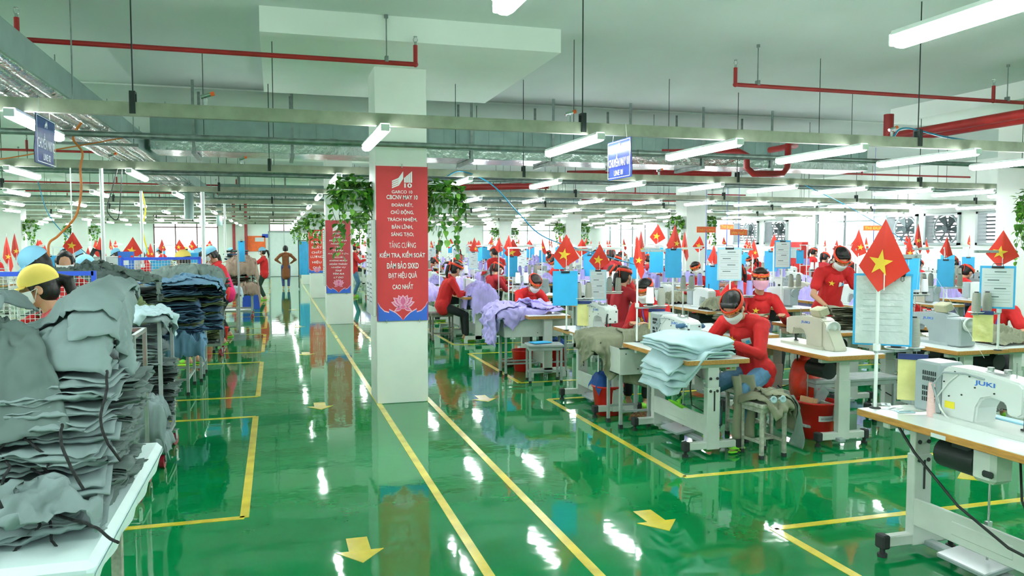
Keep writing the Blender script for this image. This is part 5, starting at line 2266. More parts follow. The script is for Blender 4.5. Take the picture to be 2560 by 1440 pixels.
b = MB()
b.tube([(3.42, 3.64, TT + .49), (3.44, 3.63, 1.615), (3.46, 3.62, 1.615), (3.40, 3.15, 1.12)], .0008, 4)
tag(b.build('sewing_thread', 'thread_white'), 'fine white thread running from the nearest stand to the machine', 'thread')
# ================================================================ block of the second and third tables (B, B2) with the woman in front
tb = place(TABLE, (3.04, 5.50, 0), 0, 'sewing table carrying the pale blue cloth pile beside the bowed woman')
tb2 = place(TABLE, (2.90, 7.03, 0), 0, 'sewing table with khaki trousers hanging over its corner')
place(MW, (3.33, 6.25, TT), 0, 'white sewing machine behind the pale blue cloth pile')
o = place(MW, (3.20, 7.72, TT), 0.1, 'white sewing machine behind the khaki trousers')
pb = on_y(1592, 845, 6.7)
station_stand(pb.x, 6.70, 0, 'behind the pale blue pile', 2, None, ('white', 'grey'), True, fsize=1.0, fz=.98)
pb = on_z(1416, 826, TT)
station_stand(pb.x, pb.y, 0, 'at the left corner of the khaki table', 0, 'blue', ('grey', 'grey'), True, fsize=.9, fz=1.0, bz=.62)
o = place(CONES['blue'], tuple(on_z(1447, 815, TT)), 0, 'pale blue thread cone standing on the table with khaki trousers')

# pale blue cut pieces stacked on table B, drooping over the front edge
for k_ in range(9):
    b = MB()
    off = 3.1 * k_

    def fn(u, v, k_=k_, off=off):
        x = -.14 + .56 * u      # across the table
        y = -.50 * v
        z = .017 * k_ + .010 * nz(u * 4, v * 4, off) + .035 * sin(u * 3.0) * (k_ / 9.)
        # the left side rolls over the edge, the near corner hangs as a tongue
        e = max(0, .03 - x)
        z -= (e * 1.5 if k_ < 5 else e * .35) * (1 - .1 * k_)
        near = max(0, -y - .36)
        lp = max(0, 1 - abs(x - .02 * k_) / (.16 if k_ < 4 else .30))
        z -= near * (1.7 if k_ < 4 else .9) * lp
        if near > 0:
            y = y * (1 - .5 * lp) - .18 * lp
        return (x + .015 * nz(v * 3, off) + .012 * (k_ % 2), y + .03 * nz(u * 3, off, 2) - .012 * (k_ % 3), z)
    b.grid(fn, 18, 16)
    o = b.build('cut_cloth', 'cloth_pale', None, fix=False)
    md = o.modifiers.new('thickness', 'SOLIDIFY')
    md.thickness = .012
    o.location = (3.02 + .008 * (k_ % 3), 6.02, TT + .012)
    o.rotation_euler.z = .05 * sin(k_ * 2.3)
    tag(o, 'pale blue cut cloth panels stacked on the table beside the bowed woman' if k_ < 8 else 'topmost pale blue cloth panel of the stack beside the bowed woman', 'cloth', 'pale blue cut cloth panels')
b = MB()
for (x, y, a) in ((0, 0, .2), (.05, .03, 1.1), (-.06, .04, 2.0), (.12, .01, .6)):
    b.ell((x, y, .02), (.05, .022, .02), rot=Euler((.3, .2, a)), fn=lambda p: p * (1 + .4 * nz(p.x * 60, p.y * 60, p.z * 60)))
o = tag(b.build('cloth_scrap', 'cloth_navy'), 'dark blue cloth scraps lying on top of the pale stack', 'cloth scraps', None)
o.location = (3.30, 5.95, TT + .20)

# khaki trousers draped over table B2
for q, me in enumerate(SIM['khaki']):
    o = link('trousers', me)
    o.modifiers.new('thickness', 'SOLIDIFY').thickness = .005
    tag(o, 'khaki trousers piled and hanging over the table corner left of the metal chute', 'trousers', 'khaki trousers over the table corner')
o = link('trousers', cloth_heap(.3, .5, .08, 22, 'cloth_khaki', (.1, .16, 0, 0), n=30, fold=.03, fr=9), None)
tag(o, 'khaki trouser leg stretched across the table behind the pale pile', 'trousers')
o.location = (3.35, 6.75, TT + .03)

# sheet metal chutes between tables
def chute(x, y, w, d, z0, z1, label):
    r = empty('metal_chute', (x, y, 0), 0, label, 'metal chute')
    b = MB()
    b.box((w / 2, -.006, (z0 + z1) / 2), (w, .008, z1 - z0), ch=.002)
    b.box((.004, d / 2, (z0 + z1) / 2), (.008, d, z1 - z0))
    b.box((w - .004, d / 2, (z0 + z1) / 2), (.008, d, z1 - z0))
    b.box((w / 2, d / 2, z0 + .004), (w, d, .008))
    b.box((w / 2, -.004, z1), (w, .02, .012), 1)
    for xx, zz in ((.06, z1 - .05), (w - .06, z1 - .05), (.5 * w, z0 + .05)):
        b.cyl((xx, -.013, zz), (xx, -.009, zz), .006, seg=8, m=1)
    b.build('chute_body', ['machine_frame', 'dark_steel'], r)
    b = MB()
    b.box((0, 0, z0 / 2), (.028, .028, z0), 0, ch=.003)
    b.box((0, 0, .02), (.034, .034, .04), 1)
    me = b.mesh('leg', ['stool_grey', 'rubber'])
    for xx in (.03, w - .05):
        for yy in (.03, d - .03):
            o = link('leg', me, r)
            o.location = (xx, yy, 0)
    b = MB()
    b.box((w / 2, .03, .16), (w - .06, .02, .02))
    b.box((w / 2, d - .03, .16), (w - .06, .02, .02))
    b.build('stretcher', 'stool_grey', r)
    return r


p = on_z(1522, 1055, 0)
chute(2.96, 6.60, .36, .34, .50, .74, 'white sheet metal chute on thin legs under the khaki trousers')
chute(2.74, 9.62, .88, .30, .50, .77, 'wide white sheet metal chute in front of the woman with lilac cloth')

# red waste buckets
def bucket(loc, label, sc=1.0, lidded=True):
    r = empty('bucket', loc, 0, label, 'bucket')
    b = MB()
    b.M = Matrix.Scale(sc, 4)
    b.lathe([(.0, .0), (.115, .0), (.12, .01), (.152, .27), (.165, .28), (.165, .295), (.152, .295), (.148, .27), (.115, .02), (0, .02)], seg=26)
    b.build('pail', 'red_plastic', r)
    return r


pb = on_z(2062, 1100, 0)
bk = bucket((pb.x, pb.y + .12, .0), 'large red bucket with a white label, holding a grey sheet', 1.1)
b = MB()
for i in range(7):
    a0, a1 = -2.1 + i * .14, -2.1 + (i + 1) * .14
    q = [((.1575) * cos(a) * 1.0, (.1575) * sin(a), z) for a in (a0, a1) for z in (.165, .215)]
    b.add([(x * (1 if z > .2 else .965), y * (1 if z > .2 else .965), z) for x, y, z in q], [(0, 2, 3, 1)], 0)
b.build('label_strip', 'paper', bk, fix=False)
me = text_mesh('SỌT ĐỰNG RÁC', 'rubber', .12, .018)
for v in me.vertices:
    a = -1.6 + v.co.x / .158
    v.co = V3((.1598 * cos(a), .1598 * sin(a), .19 + v.co.z))
link('bucket_lettering', me, bk)
b = MB()
b.box((.05, .02, .33), (.16, .012, .2), 0, Euler((.25, .5, .5)))
o = tag(b.build('grey_sheet', 'machine_grey'), 'grey sheet standing tilted inside the labelled red bucket', 'sheet')
o.location = bk.location
b = MB()
b.box((0, 0, .30), (.09, .12, .1), 0, Euler((.1, .2, .5)))
o = tag(b.build('carton', 'cardboard'), 'small carton inside the labelled red bucket', 'carton')
o.location = (bk.location.x - .07, bk.location.y + .02, 0)
bucket((3.13, 7.25, 0), 'red bucket under the khaki table with blue cloth on top', 1.0)
o = link('rag', cloth_heap(.30, .28, .09, 31, 'cloth_deepblue', (.06, .06, .05, .05), n=22), None)
tag(o, 'blue rag heaped on the red bucket under the khaki table', 'cloth')
o.location = (3.12, 7.28, .31)
pb = on_z(1385, 920, 0)
bucket((3.55, 10.0, 0), 'red bucket with blue cloth beside the grey stool', 1.0)
o = link('rag', cloth_heap(.30, .28, .09, 33, 'cloth_deepblue', (.04, .04, .04, .04), n=22), None)
tag(o, 'blue rag on the red bucket beside the grey stool', 'cloth')
o.location = (3.55, 10.0, .31)
bucket((3.12, 10.05, 0), 'red bucket standing behind the grey stool legs', .95)

# bags and broom below the tables
def sack(loc, r_, seed, m, label, cat='bag', name='plastic_bag'):
    b = MB()
    b.ell((0, 0, r_[2] * .95), r_, 0, nu=22, nv=16, fn=lambda p: p * (1 + .22 * nz(p.x * 9 + seed, p.y * 9, p.z * 7) + .10 * abs(nz(p.x * 26, p.y * 26 + seed, p.z * 9))))
    b.ell((0, 0, r_[2] * 1.85), (r_[0] * .35, r_[1] * .35, r_[2] * .4), 0, nu=12, nv=8, fn=lambda p: p * (1 + .4 * nz(p.x * 40, p.y * 40, p.z * 20)))
    o = tag(b.build(name, m), label, cat)
    o.location = loc
    return o


sack((3.36, 7.5, .26), (.16, .12, .14), 2, 'bag_pink', 'crimson plastic bag hanging under the khaki table')
sack((4.62, 6.2, .22), (.13, .16, .22), 5, 'bag_red', 'orange red plastic bag hanging under the table behind the bowed woman')
b = MB()
b.ell((0, 0, .06), (.16, .07, .055), fn=lambda p: p * (1 + .3 * nz(p.x * 30, p.y * 30, p.z * 30)))
b.tube([(.12, 0, .07), (.3, .1, .1), (.6, .3, .2)], .012, 6, 1)
o = tag(b.build('broom', ['broom_brown', 'leaf']), 'brown hand broom lying under the tables left of the bowed woman', 'broom')
o.location = (3.28, 6.75, 0)
o = copy_tree(o)
o.location = (3.05, 10.4, 0)
o['label'] = 'brown broom lying under the wide white chute'
# stools with things on them
r = tag(stool('stool_worn', w=.28, d=.30, h=.44), 'worn grey stool heaped with khaki cloth before the bowed woman', 'stool')
r.location = (3.72, 5.50, 0)
r.rotation_euler.z = .1
for q, me in enumerate(SIM['stool']):
    o = link('trousers' if q < 2 else 'cloth_strip', me)
    o.modifiers.new('thickness', 'SOLIDIFY').thickness = .005
    tag(o, ('khaki trousers draped on the worn stool, lower layer', 'khaki trousers draped on the worn stool, upper layer', 'grey mesh fabric strip hanging from the worn stool')[q], ('trousers', 'trousers', 'cloth')[q])
for k_, dx in enumerate((-.17, -.10)):
    b = MB()
    b.lathe([(.0, .0), (.012, .006), (.016, .03), (.03, .05), (.02, .052), (.008, .03)], seg=9)
    o = tag(b.build('cloth_rosette', 'cloth_pale'), 'small pale cloth bow on the near edge of the khaki heap', 'bow', 'pale bows on the khaki heap')
    o.location = (3.66 + k_ * .08, 5.325, .48)
    o.rotation_euler = (1.4, .3 * k_, 0)
r = tag(stool('stool_grey', w=.44, d=.30, h=.47), 'grey stool with a folded blue cloth, in front of the wide chute', 'stool')
r.location = (3.12, 9.18, 0)
r.rotation_euler.z = -.15
b = MB()
b.box((0, 0, .006), (.24, .16, .012), rot=Euler((0, 0, .2)), ch=.003)
o = tag(b.build('folded_cloth', 'board_blue'), 'folded light blue cloth on the grey stool', 'cloth')
o.location = (3.08, 9.20, .474)
r = tag(stool('stool_brown', w=.40, d=.30, h=.50), 'brownish steel stool under the woman seated beyond the bannered column', 'stool')
r.location = (2.72, 13.5, 0)
b = MB()
b.lathe([(.0, .0), (.045, .0), (.05, .02), (.05, .16), (.02, .22), (.018, .25), (0, .25)], seg=12)
o = tag(b.build('water_bottle', 'glass'), 'clear water bottle on the floor beside the grey stool', 'bottle')
o.location = (3.35, 9.85, 0)

# the bowed woman in front
w = person('woman in red shirt with headband bowed over the pale blue pile, ponytail behind', 'sew', pitch=.85, yaw_h=.18, lean=.30, chest_lean=.58, voxel=.0065, trousers='jeans', badge=True,
           wrists={-1: (-.10, .50, .84), 1: (.20, .42, .86)}, legs={-1: (-.12, .42, .08), 1: (.16, .30, .08)}, hz=.57, tails_out=True)
w.location = (3.95, 5.98, 0)
w.scale = (1.05,) * 3
w.rotation_euler.z = face_dir(-.87, -.43)
r = tag(stool('stool_worn', w=.30, d=.36, h=.46), 'stool carrying the bowed woman, mostly hidden', 'stool')
r.location = (3.93, 6.02, 0)
# khaki panel hanging from her lap
b = MB()
b.grid(lambda u, v: (-.10 + .2 * u + .02 * sin(v * 5), -.03 * sin(u * 9) - .05 * v, .62 - .50 * v), 12, 18)
o = b.build('trousers', 'cloth_khaki', None, fix=False)
o.modifiers.new('t', 'SOLIDIFY').thickness = .01
tag(o, 'khaki trousers hanging from the lap of the bowed woman', 'trousers')
o.location = (3.62, 5.66, 0)
o.rotation_euler.z = .1
b = MB()
for s in (-1, 1):
    pass
b.ell((0, 0, .02), (.045, .125, .016))
b.tube([(-.04, .03, .02), (-.02, .04, .055), (.02, .04, .055), (.04, .03, .02)], .018, 8, sx=.5)
o = tag(b.build('slipper', 'slipper_green'), 'lime green slipper tilted on the cross rail under the table', 'slipper')
o.location = (3.25, 6.0, .30)
o.rotation_euler = (.5, .2, 1.3)

# ================================================================ tables C and D, operators face away from the aisle
def table_rot(x, y, label, grp=None):
    return place(TABLE, (x + .55, y + 1.2, 0), pi, label, grp)


table_rot(4.25, 5.40, 'sewing table with the cream machine, right of the bowed woman')
place(MC, (4.53, 5.92, TT), pi, 'cream sewing machine with round handwheel beside the labelled bucket table', scale=(1.1, 1.15, .95))
table_rot(5.50, 5.36, 'sewing table with the grey boxy machine, behind the largest flag')
place(MG, (5.78, 5.84, TT), pi, 'grey sewing machine with boxy motor behind the nearest thread stand', scale=(1.1, 1.15, 1.0))
table_rot(6.07, 5.38, 'sewing table with khaki cloth at the right edge behind the big machine')
table_rot(4.25, 6.85, 'sewing table behind the bowed woman with folded khaki cloth')
table_rot(5.50, 6.80, 'sewing table before the standing short sleeved woman')
table_rot(6.75, 6.80, 'sewing table under the deeply bent woman')
r = stool('stool_grey', w=.9, d=.30, h=.48)
tag(r, 'long grey bench under the table with the cream machine', 'bench')
r.location = (5.0, 6.1, 0)
for k_ in range(5):
    o = link('khaki_trousers', folded_stack(3, .46, .34, .013, 60 + k_, wave=.012, rip=.004, m='cloth_khaki'), None)
    tag(o, 'folded khaki trousers stacked on the table behind the bowed woman', 'trousers', 'khaki trousers stack behind the bowed woman')
    o.location = (4.52, 7.1, TT + k_ * .04)
    o.rotation_euler.z = .3 + .1 * sin(k_ * 3)
for k_ in range(5):
    o = link('khaki_trousers', folded_stack(3, .5, .36, .015, 80 + k_, wave=.014, rip=.004, m='cloth_khaki'), None)
    tag(o, 'folded khaki trousers in front of the standing short sleeved woman', 'trousers', 'khaki trousers before the standing woman')
    o.location = (5.85, 7.1, TT + k_ * .048)
    o.rotation_euler.z = 1.2 + .12 * sin(k_ * 3)
o = link('trousers', cloth_heap(.50, .5, .12, 52, 'cloth_khaki', (0, 0, 0, 0), n=36, fold=.035, fr=9), None)
tag(o, 'khaki cloth heap on the table at the right edge', 'cloth')
o.location = (6.38, 5.75, TT)
o = link('trousers', cloth_heap(.34, .5, .10, 53, 'cloth_khaki', (0, 0, 0, 0), n=36, fold=.03, fr=9), None)
tag(o, 'khaki cloth heap between the grey machine and the flag pole', 'cloth')
o.location = (5.78, 6.38, TT)
p = on_z(2494, 876, TT)
station_stand(p.x, p.y, pi, 'at the right edge beside the grey machine', 0, None, ('grey', 'grey'), False, fsize=.8, fz=1.02)
place(BOARDS['clip'], (p.x - .06, p.y - .03, 1.50), face_cam(p), 'clipboard with ruled form on the stand at the right edge')
place(ENV, (p.x - .2, p.y - .03, 1.12), face_cam(p), 'yellow plastic envelope right of the grey machine')
p = on_z(2300, 862, TT)
station_stand(6.0, 7.2, 0, 'behind the grey machine', 1, None, ('white', 'grey'), False, fsize=.9, fz=1.06, bz=.6)
station_stand(6.80, 7.35, 0, 'left of the deeply bent woman', 2, 'blue', ('white', 'white'), False, fsize=.9, fz=1.0, bz=.75)
station_stand(4.76, 7.7, 0, 'behind the woman with the flowered mask', None, 'pale', ('lilac', 'lilac'), False, bz=.86)

w = person('woman with bright headband and pink mask turning towards the camera', 'sew', pitch=.1, yaw_h=-.2, lean=.1, voxel=.0085, mask='mask_pink', hair='hair_brown', eyes=True, wrists={-1: (-.15, .40, .85), 1: (.14, .42, .85)})
w.location = (5.22, 7.9, 0)
w.scale = (1.06,) * 3
w.rotation_euler.z = face_dir(-.25, -.95)
w = person('woman in front of the khaki table facing left, red headband with long tails', 'sew', pitch=.5, lean=.2, voxel=.0085, lanyard=True, tail=False, tails_out=True, wrists={-1: (-.16, .42, .86), 1: (.05, .44, .86)}, hz=.58)
w.location = (3.88, 7.72, 0)
w.rotation_euler.z = face_dir(-.85, -.62)
w = person('woman seen from behind with the number 10 on her red back', 'sew', pitch=.15, lean=.06, voxel=.0105, back10=True, star=False, shirt='shirt_wine', wrists={-1: (-.14, .36, .9), 1: (.14, .36, .9)}, hz=.62)
w.location = (4.1, 9.2, 0)
w.rotation_euler.z = face_dir(.85, .45)
w = person('woman in short sleeves standing bent over khaki trousers', 'stand', sleeve='short', pitch=.85, lean=.30, voxel=.0085, badge=True, wrists={-1: (-.26, .30, .88), 1: (.16, .36, .90)}, hz=.86)
w.location = (6.38, 8.15, 0)
w.rotation_euler.z = pi - .25
w.scale = (1.05,) * 3
w = person('woman bent very low over her machine, head down, red headband', 'sew', pitch=1.0, lean=.65, chest_lean=.95, voxel=.0105, lanyard=True, wrists={-1: (-.14, .50, .82), 1: (.14, .50, .82)}, hz=.56)
w.location = (7.55, 7.75, 0)
w.rotation_euler.z = face_dir(-.98, -.2)
w = person('woman with lanyard at the right edge, short sleeves, looking down', 'sew', sleeve='short', pitch=.5, lean=.12, voxel=.0085, lanyard=True, star=False, wrists={-1: (-.14, .40, .86), 1: (.14, .42, .86)}, hz=.58)
w.location = (6.95, 6.35, 0)
w.rotation_euler.z = face_dir(-.72, -.7)
w = person('woman leaning over lilac cloth behind the wide chute', 'sew', pitch=.75, lean=.35, chest_lean=.6, voxel=.0105, shirt='shirt_coral' if False else 'shirt_red', hair='hair_brown', wrists={-1: (-.18, .48, .84), 1: (.10, .5, .84)}, hz=.58)
w.location = (3.42, 11.0, 0)
w.rotation_euler.z = pi + .15
w = person('woman seated on the brownish stool facing right beyond the bannered column', 'sew', pitch=.35, lean=.25, voxel=.0115, star=False, wrists={-1: (-.12, .46, .84), 1: (.12, .46, .84)}, hz=.62)
w.location = (2.72, 13.4, 0)
w.rotation_euler.z = face_dir(1, -.05)
w = person('woman with bright headband leaning left by the pale column', 'sew', pitch=.25, lean=.2, roll_h=.35, voxel=.0115, wrists={-1: (-.2, .42, .86), 1: (.16, .42, .86)}, hz=.62)
w.location = (6.98, 12.3, 0)
w.rotation_euler.z = face_dir(-.5, -.87)
# ================================================================ the rows behind
rnd = random.Random(11)
Pseat = [person('seated sewer', 'sew', pitch=.65, lean=.30, voxel=.013, star=False),
         person('seated sewer', 'sew', pitch=.45, lean=.18, voxel=.013, star=False, hair='hair_brown', shirt='shirt_wine', tail=True),
         person('seated sewer', 'sew', pitch=.85, lean=.42, voxel=.013, star=True, tails_out=True),
         person('seated sewer', 'sew', pitch=.30, lean=.12, voxel=.013, star=True, sleeve='short')]
Pstand = [person('standing worker', 'stand', pitch=.35, lean=.12, voxel=.013, star=False, wrists={-1: (-.2, .32, 1.0), 1: (.18, .34, 1.0)}),
          person('standing worker', 'stand', pitch=.6, lean=.25, voxel=.013, star=True, shirt='shirt_wine', wrists={-1: (-.2, .36, .9), 1: (.18, .36, .9)})]
for o in Pseat + Pstand:
    for ch in list(o.children):
        pass
HEAPS = [cloth_heap(.62, .6, .24, 100 + k_, 'cloth_lilac', dr, n=40, fold=.04, fr=7) for k_, dr in enumerate([(.3, 0, .3, 0), (.0, .25, 0, 0), (0, 0, 0, 0), (.2, .2, .1, 0)])]
HEAPSK = [cloth_heap(.5, .5, .16, 120 + k_, 'cloth_khaki', dr, n=40, fold=.035, fr=7) for k_, dr in enumerate([(.2, 0, .1, 0), (0, 0, 0, 0)])]

# light table and machine for the far rows: fewer parts, same outline
def far_table():
    r = empty('sewing_table', label='t', cat='sewing table')
    b = MB()
    b.box((.275, .6, TT - .02), (.55, 1.2, .036), 1)
    b.box((.275, .6, TT - .0005), (.545, 1.195, .003), 0)
    b.build('tabletop', ['table_white', 'table_edge'], r)
    b = MB()
    for y in (.1, 1.03):
        b.box((.275, y, .4), (.11, .055, .70))
        b.box((.275, y, .085), (.46, .055, .06))
        for fx in (.06, .49):
            b.box((fx, y, .03), (.05, .06, .06))
        b.box((.275, y, .74), (.46, .05, .035))
    b.box((.23, .57, .24), (.022, .95, .15))
    b.build('frame', 'machine_frame', r)
    b = MB()
    b.cyl((.275, .62, .60), (.275, .86, .60), .075, seg=10)
    b.box((.2, .5, .62), (.24, .3, .16))
    b.build('motor', 'dark_steel', r)
    return r


def far_machine(kind):
    mm = {'white': 'machine_white', 'cream': 'machine_cream', 'grey': 'machine_grey'}[kind]
    r = empty('sewing_machine', label='m', cat='sewing machine')
    b = MB()
    prof = [(.14, .0), (.14, .27), (.10, .285), (-.20, .27), (-.29, .24), (-.29, .10), (-.21, .10), (-.20, .155), (-.085, .15), (-.06, .10), (-.05, .0)]
    b.prism(prof, .125, 0, 'yz')
    b.box((0, -.09, .012), (.17, .50, .028))
    b.build('arm', mm, r, bevel=.01)
    b = MB()
    b.box((0, .215, .15), (.15, .15, .25), ch=.012)
    b.cyl((0, .29, .2), (0, .32, .2), .06, seg=14)
    b.build('motor_box', 'machine_grey', r)
    b = MB()
    b.cyl((0, -.25, .03), (0, -.25, .12), .006, seg=5)
    b.cyl((-.01, -.08, .28), (-.01, -.08, .31), .016, seg=6)
    b.cyl((.01, -.18, .27), (.01, -.18, .34), .006, seg=5)
    b.build('needle_bar', 'dark_steel', r)
    return r


FT = far_table()
FM = {k_: far_machine(k_) for k_ in ('white', 'cream', 'grey')}


def far_stand():
    r = empty('thread_stand', label='s', cat='thread stand')
    b = MB()
    b.cyl((0, 0, 0), (0, 0, .86), .0095, seg=6)
    b.cyl((0, 0, 0), (0, 0, .008), .03, seg=10)
    b.box((.14, 0, .315), (.30, .018, .014))
    b.box((.13, 0, .84), (.30, .014, .022))
    for x in (.13, .245):
        b.lathe([(0, .325), (.06, .33), (0, .335)], (x, 0, 0), seg=12)
    b.build('pole', 'lamp_white', r)
    return r


FS = far_stand()
FS['_far'] = 1

xcols = [3.0 + 1.24 * i for i in range(11)]
taken = {}
CUSTOM = [o_ for o_ in COL.objects if o_.name.startswith('person') and o_.parent is None and o_ not in Pseat + Pstand]
blk_rows = [(1, 9.40), (2, 13.0), (3, 16.6), (4, 20.3), (5, 24.0), (6, 27.7), (7, 31.4), (8, 35.1)]
skip_person = {(1, 0, 0), (1, 0, 1), (2, 0, 0)}
cnt = dict(p=0, t=0)
for bi, y0 in blk_rows:
    for i, x0 in enumerate(xcols):
        for j in (0, 1):
            y = y0 + j * 1.22
            yc = y + .6
            if x0 > 1.13 * yc - .2 or x0 + 1 > XR - .6:
                continue
            # columns of the building stand in the way
            if any(abs(x0 + .5 - cx) < .9 and abs(yc - cy) < .95 for cx in COLX for cy in COLY):
                continue
            near = bi <= 2
            if (bi, i, j) == (1, 0, 1):
                continue
            odd = i % 2
            where = '%s row back, %s table from the aisle' % (ORD[bi + 1], ORD[i + 1]) + (', near end' if j == 0 else ', far end')
            grp = 'in the %s sewing row' % ORD[bi + 1]
            if odd:
                place(FT, (x0 + .55, y + 1.2, 0), pi, 'sewing table, ' + where, 'tables ' + grp)
                mp = (x0 + .28, y + .55, TT)
                mr = pi
                px_, pdir = x0 - .36, 1
            else:
                place(FT, (x0, y, 0), 0, 'sewing table, ' + where, 'tables ' + grp)
                mp = (x0 + .28, y + .65, TT)
                mr = 0
                px_, pdir = x0 + .93, -1
            kd = rnd.choice(('white', 'cream', 'white', 'grey'))
            if (bi, i, j) != (1, 0, 0):
                place(FM[kd], mp, mr, '%s sewing machine, %s' % (kd, where), 'machines ' + grp)
            # people
            py = y + .6
            has_p = all(abs(px_ - o_.location.x) > .6 or abs(py - o_.location.y) > .62 for o_ in CUSTOM) and rnd.random() < (.95 if bi < 5 else .8) and (bi, i, j) not in skip_person and j == odd
            if has_p:
                q = rnd.random()
                if q < .12:
                    o = place(Pstand[0 if q < .06 else 1], (px_, py, 0), face_dir(pdir, rnd.uniform(-.4, .4)), 'person in red standing, ' + where, 'standing workers ' + grp, scale=rnd.uniform(.92, .98))
                else:
                    k_ = rnd.randrange(4)
                    o = place(Pseat[k_], (px_ + rnd.uniform(-.04, .04), py, 0), face_dir(pdir, rnd.uniform(-.5, .35)), 'person in red with headband sewing, ' + where, 'seated sewers ' + grp, scale=rnd.uniform(1.0, 1.1))
            # cloth
            lil = not (bi == 1 and i > 5)
            hp = rnd.choice(HEAPS) if rnd.random() < .85 else rnd.choice(HEAPSK)
            if rnd.random() < .85 and (bi, i, j) != (1, 0, 0):
                o = link('cloth_heap', hp)
                o.location = (x0 + .28, y + (.22 if not odd else .95), TT)
                o.rotation_euler.z = rnd.choice((0, pi)) + rnd.uniform(-.15, .15)
                sc_ = rnd.uniform(.8, 1.15)
                o.scale = (sc_ * .85, sc_ * .8, sc_)
                tag(o, '%s cloth heap, %s' % ('lilac' if 'lilac' in hp.materials[0].name else 'khaki', where), 'cloth heap', 'cloth heaps ' + grp)
            # stand, cones, flag and board
            sx = x0 + (.05 if not odd else .50)
            srz = 0 if not odd else pi
            sy = y + 1.08
            place(FS, (sx, sy, TT), srz, 'thread stand, ' + where, 'thread stands ' + grp)
            cc = 'lilac' if rnd.random() < .6 else rnd.choice(('white', 'grey'))
            if bi <= 5:
                for q in (.13, .245):
                    place(CONES[cc], (sx + (q if not odd else -q), sy, TT + .335), 0, '%s thread cone, %s' % (cc, where), 'thread cones ' + grp)
            if rnd.random() < (.62 if bi < 4 else .45):
                p = V3((sx, sy - .01, TT + rnd.uniform(.96, 1.08)))
                k_ = rnd.choice((0, 1, 2, 1, 2, 3))
                place(FLAGS[k_], p, face_cam(p, rnd.uniform(-.5, .5)), 'red flag, ' + where, 'flags ' + grp, scale=rnd.uniform(.75, .95))
            if rnd.random() < .38:
                p = V3((sx - .02, sy - .02, TT + rnd.uniform(.62, .8)))
                place(BOARDS['blue' if rnd.random() < .75 else 'pale'], p, face_cam(p, rnd.uniform(-.5, .5)), 'hanging board, ' + where, 'boards ' + grp, scale=(.78, 1, .95))

# lilac cloth around the two nearest seated women
for q, me in enumerate(SIM['lilac']):
    o = link('lilac_cloth', me)
    o.modifiers.new('thickness', 'SOLIDIFY').thickness = .004
    tag(o, 'lilac cloth spilling over the left end of the wide white chute', 'cloth', 'lilac cloth over the wide chute')
o = link('cloth_heap', cloth_heap(.7, 1.0, .22, 141, 'cloth_lilac', (.62, .0, .1, 0), n=46, fold=.05, fr=6))
tag(o, 'lilac cloth hanging to the floor left of the woman on the brownish stool', 'cloth heap')
o.location = (2.62, 14.5, .70)
o = link('cloth_heap', cloth_heap(.5, .8, .2, 142, 'cloth_lilac', (.2, .0, .3, 0), n=40, fold=.05, fr=6))
tag(o, 'lilac cloth in front of the woman on the brownish stool', 'cloth heap')
o.location = (3.35, 13.25, TT)
b = MB()
b.box((0, 0, 0), (.6, .5, .4), ch=.05)
# named standing figures further back
o = place(Pstand[0], (4.7, 17.0, 0), face_dir(-.3, 1), 'person in red standing with back turned and long ponytail right of the banner', scale=1.0)
o = place(Pstand[1], (6.15, 14.2, 0), face_dir(.5, .9), 'person in dark red standing with back turned left of the narrow flags', scale=1.0)
FLOORS = empty('thread_stand', label='s', cat='thread stand')
b = MB()
b.cyl((0, 0, -TT), (0, 0, .86), .0095, seg=8)
b.cyl((0, 0, -TT), (0, 0, -TT + .01), .05, seg=12)
b.box((.14, 0, .315), (.30, .018, .014))
b.box((.13, 0, .84), (.30, .014, .022))
b.build('pole', 'lamp_white', FLOORS)
b = MB()
b.lathe([(0, 0), (.055, .001), (.062, .006), (.062, .009), (0, .004)], seg=18)
me = b.mesh('spool_tray', 'lamp_white')
for x in (.13, .245):
    o = link('spool_tray', me, FLOORS)
    o.location = (x, 0, .327)
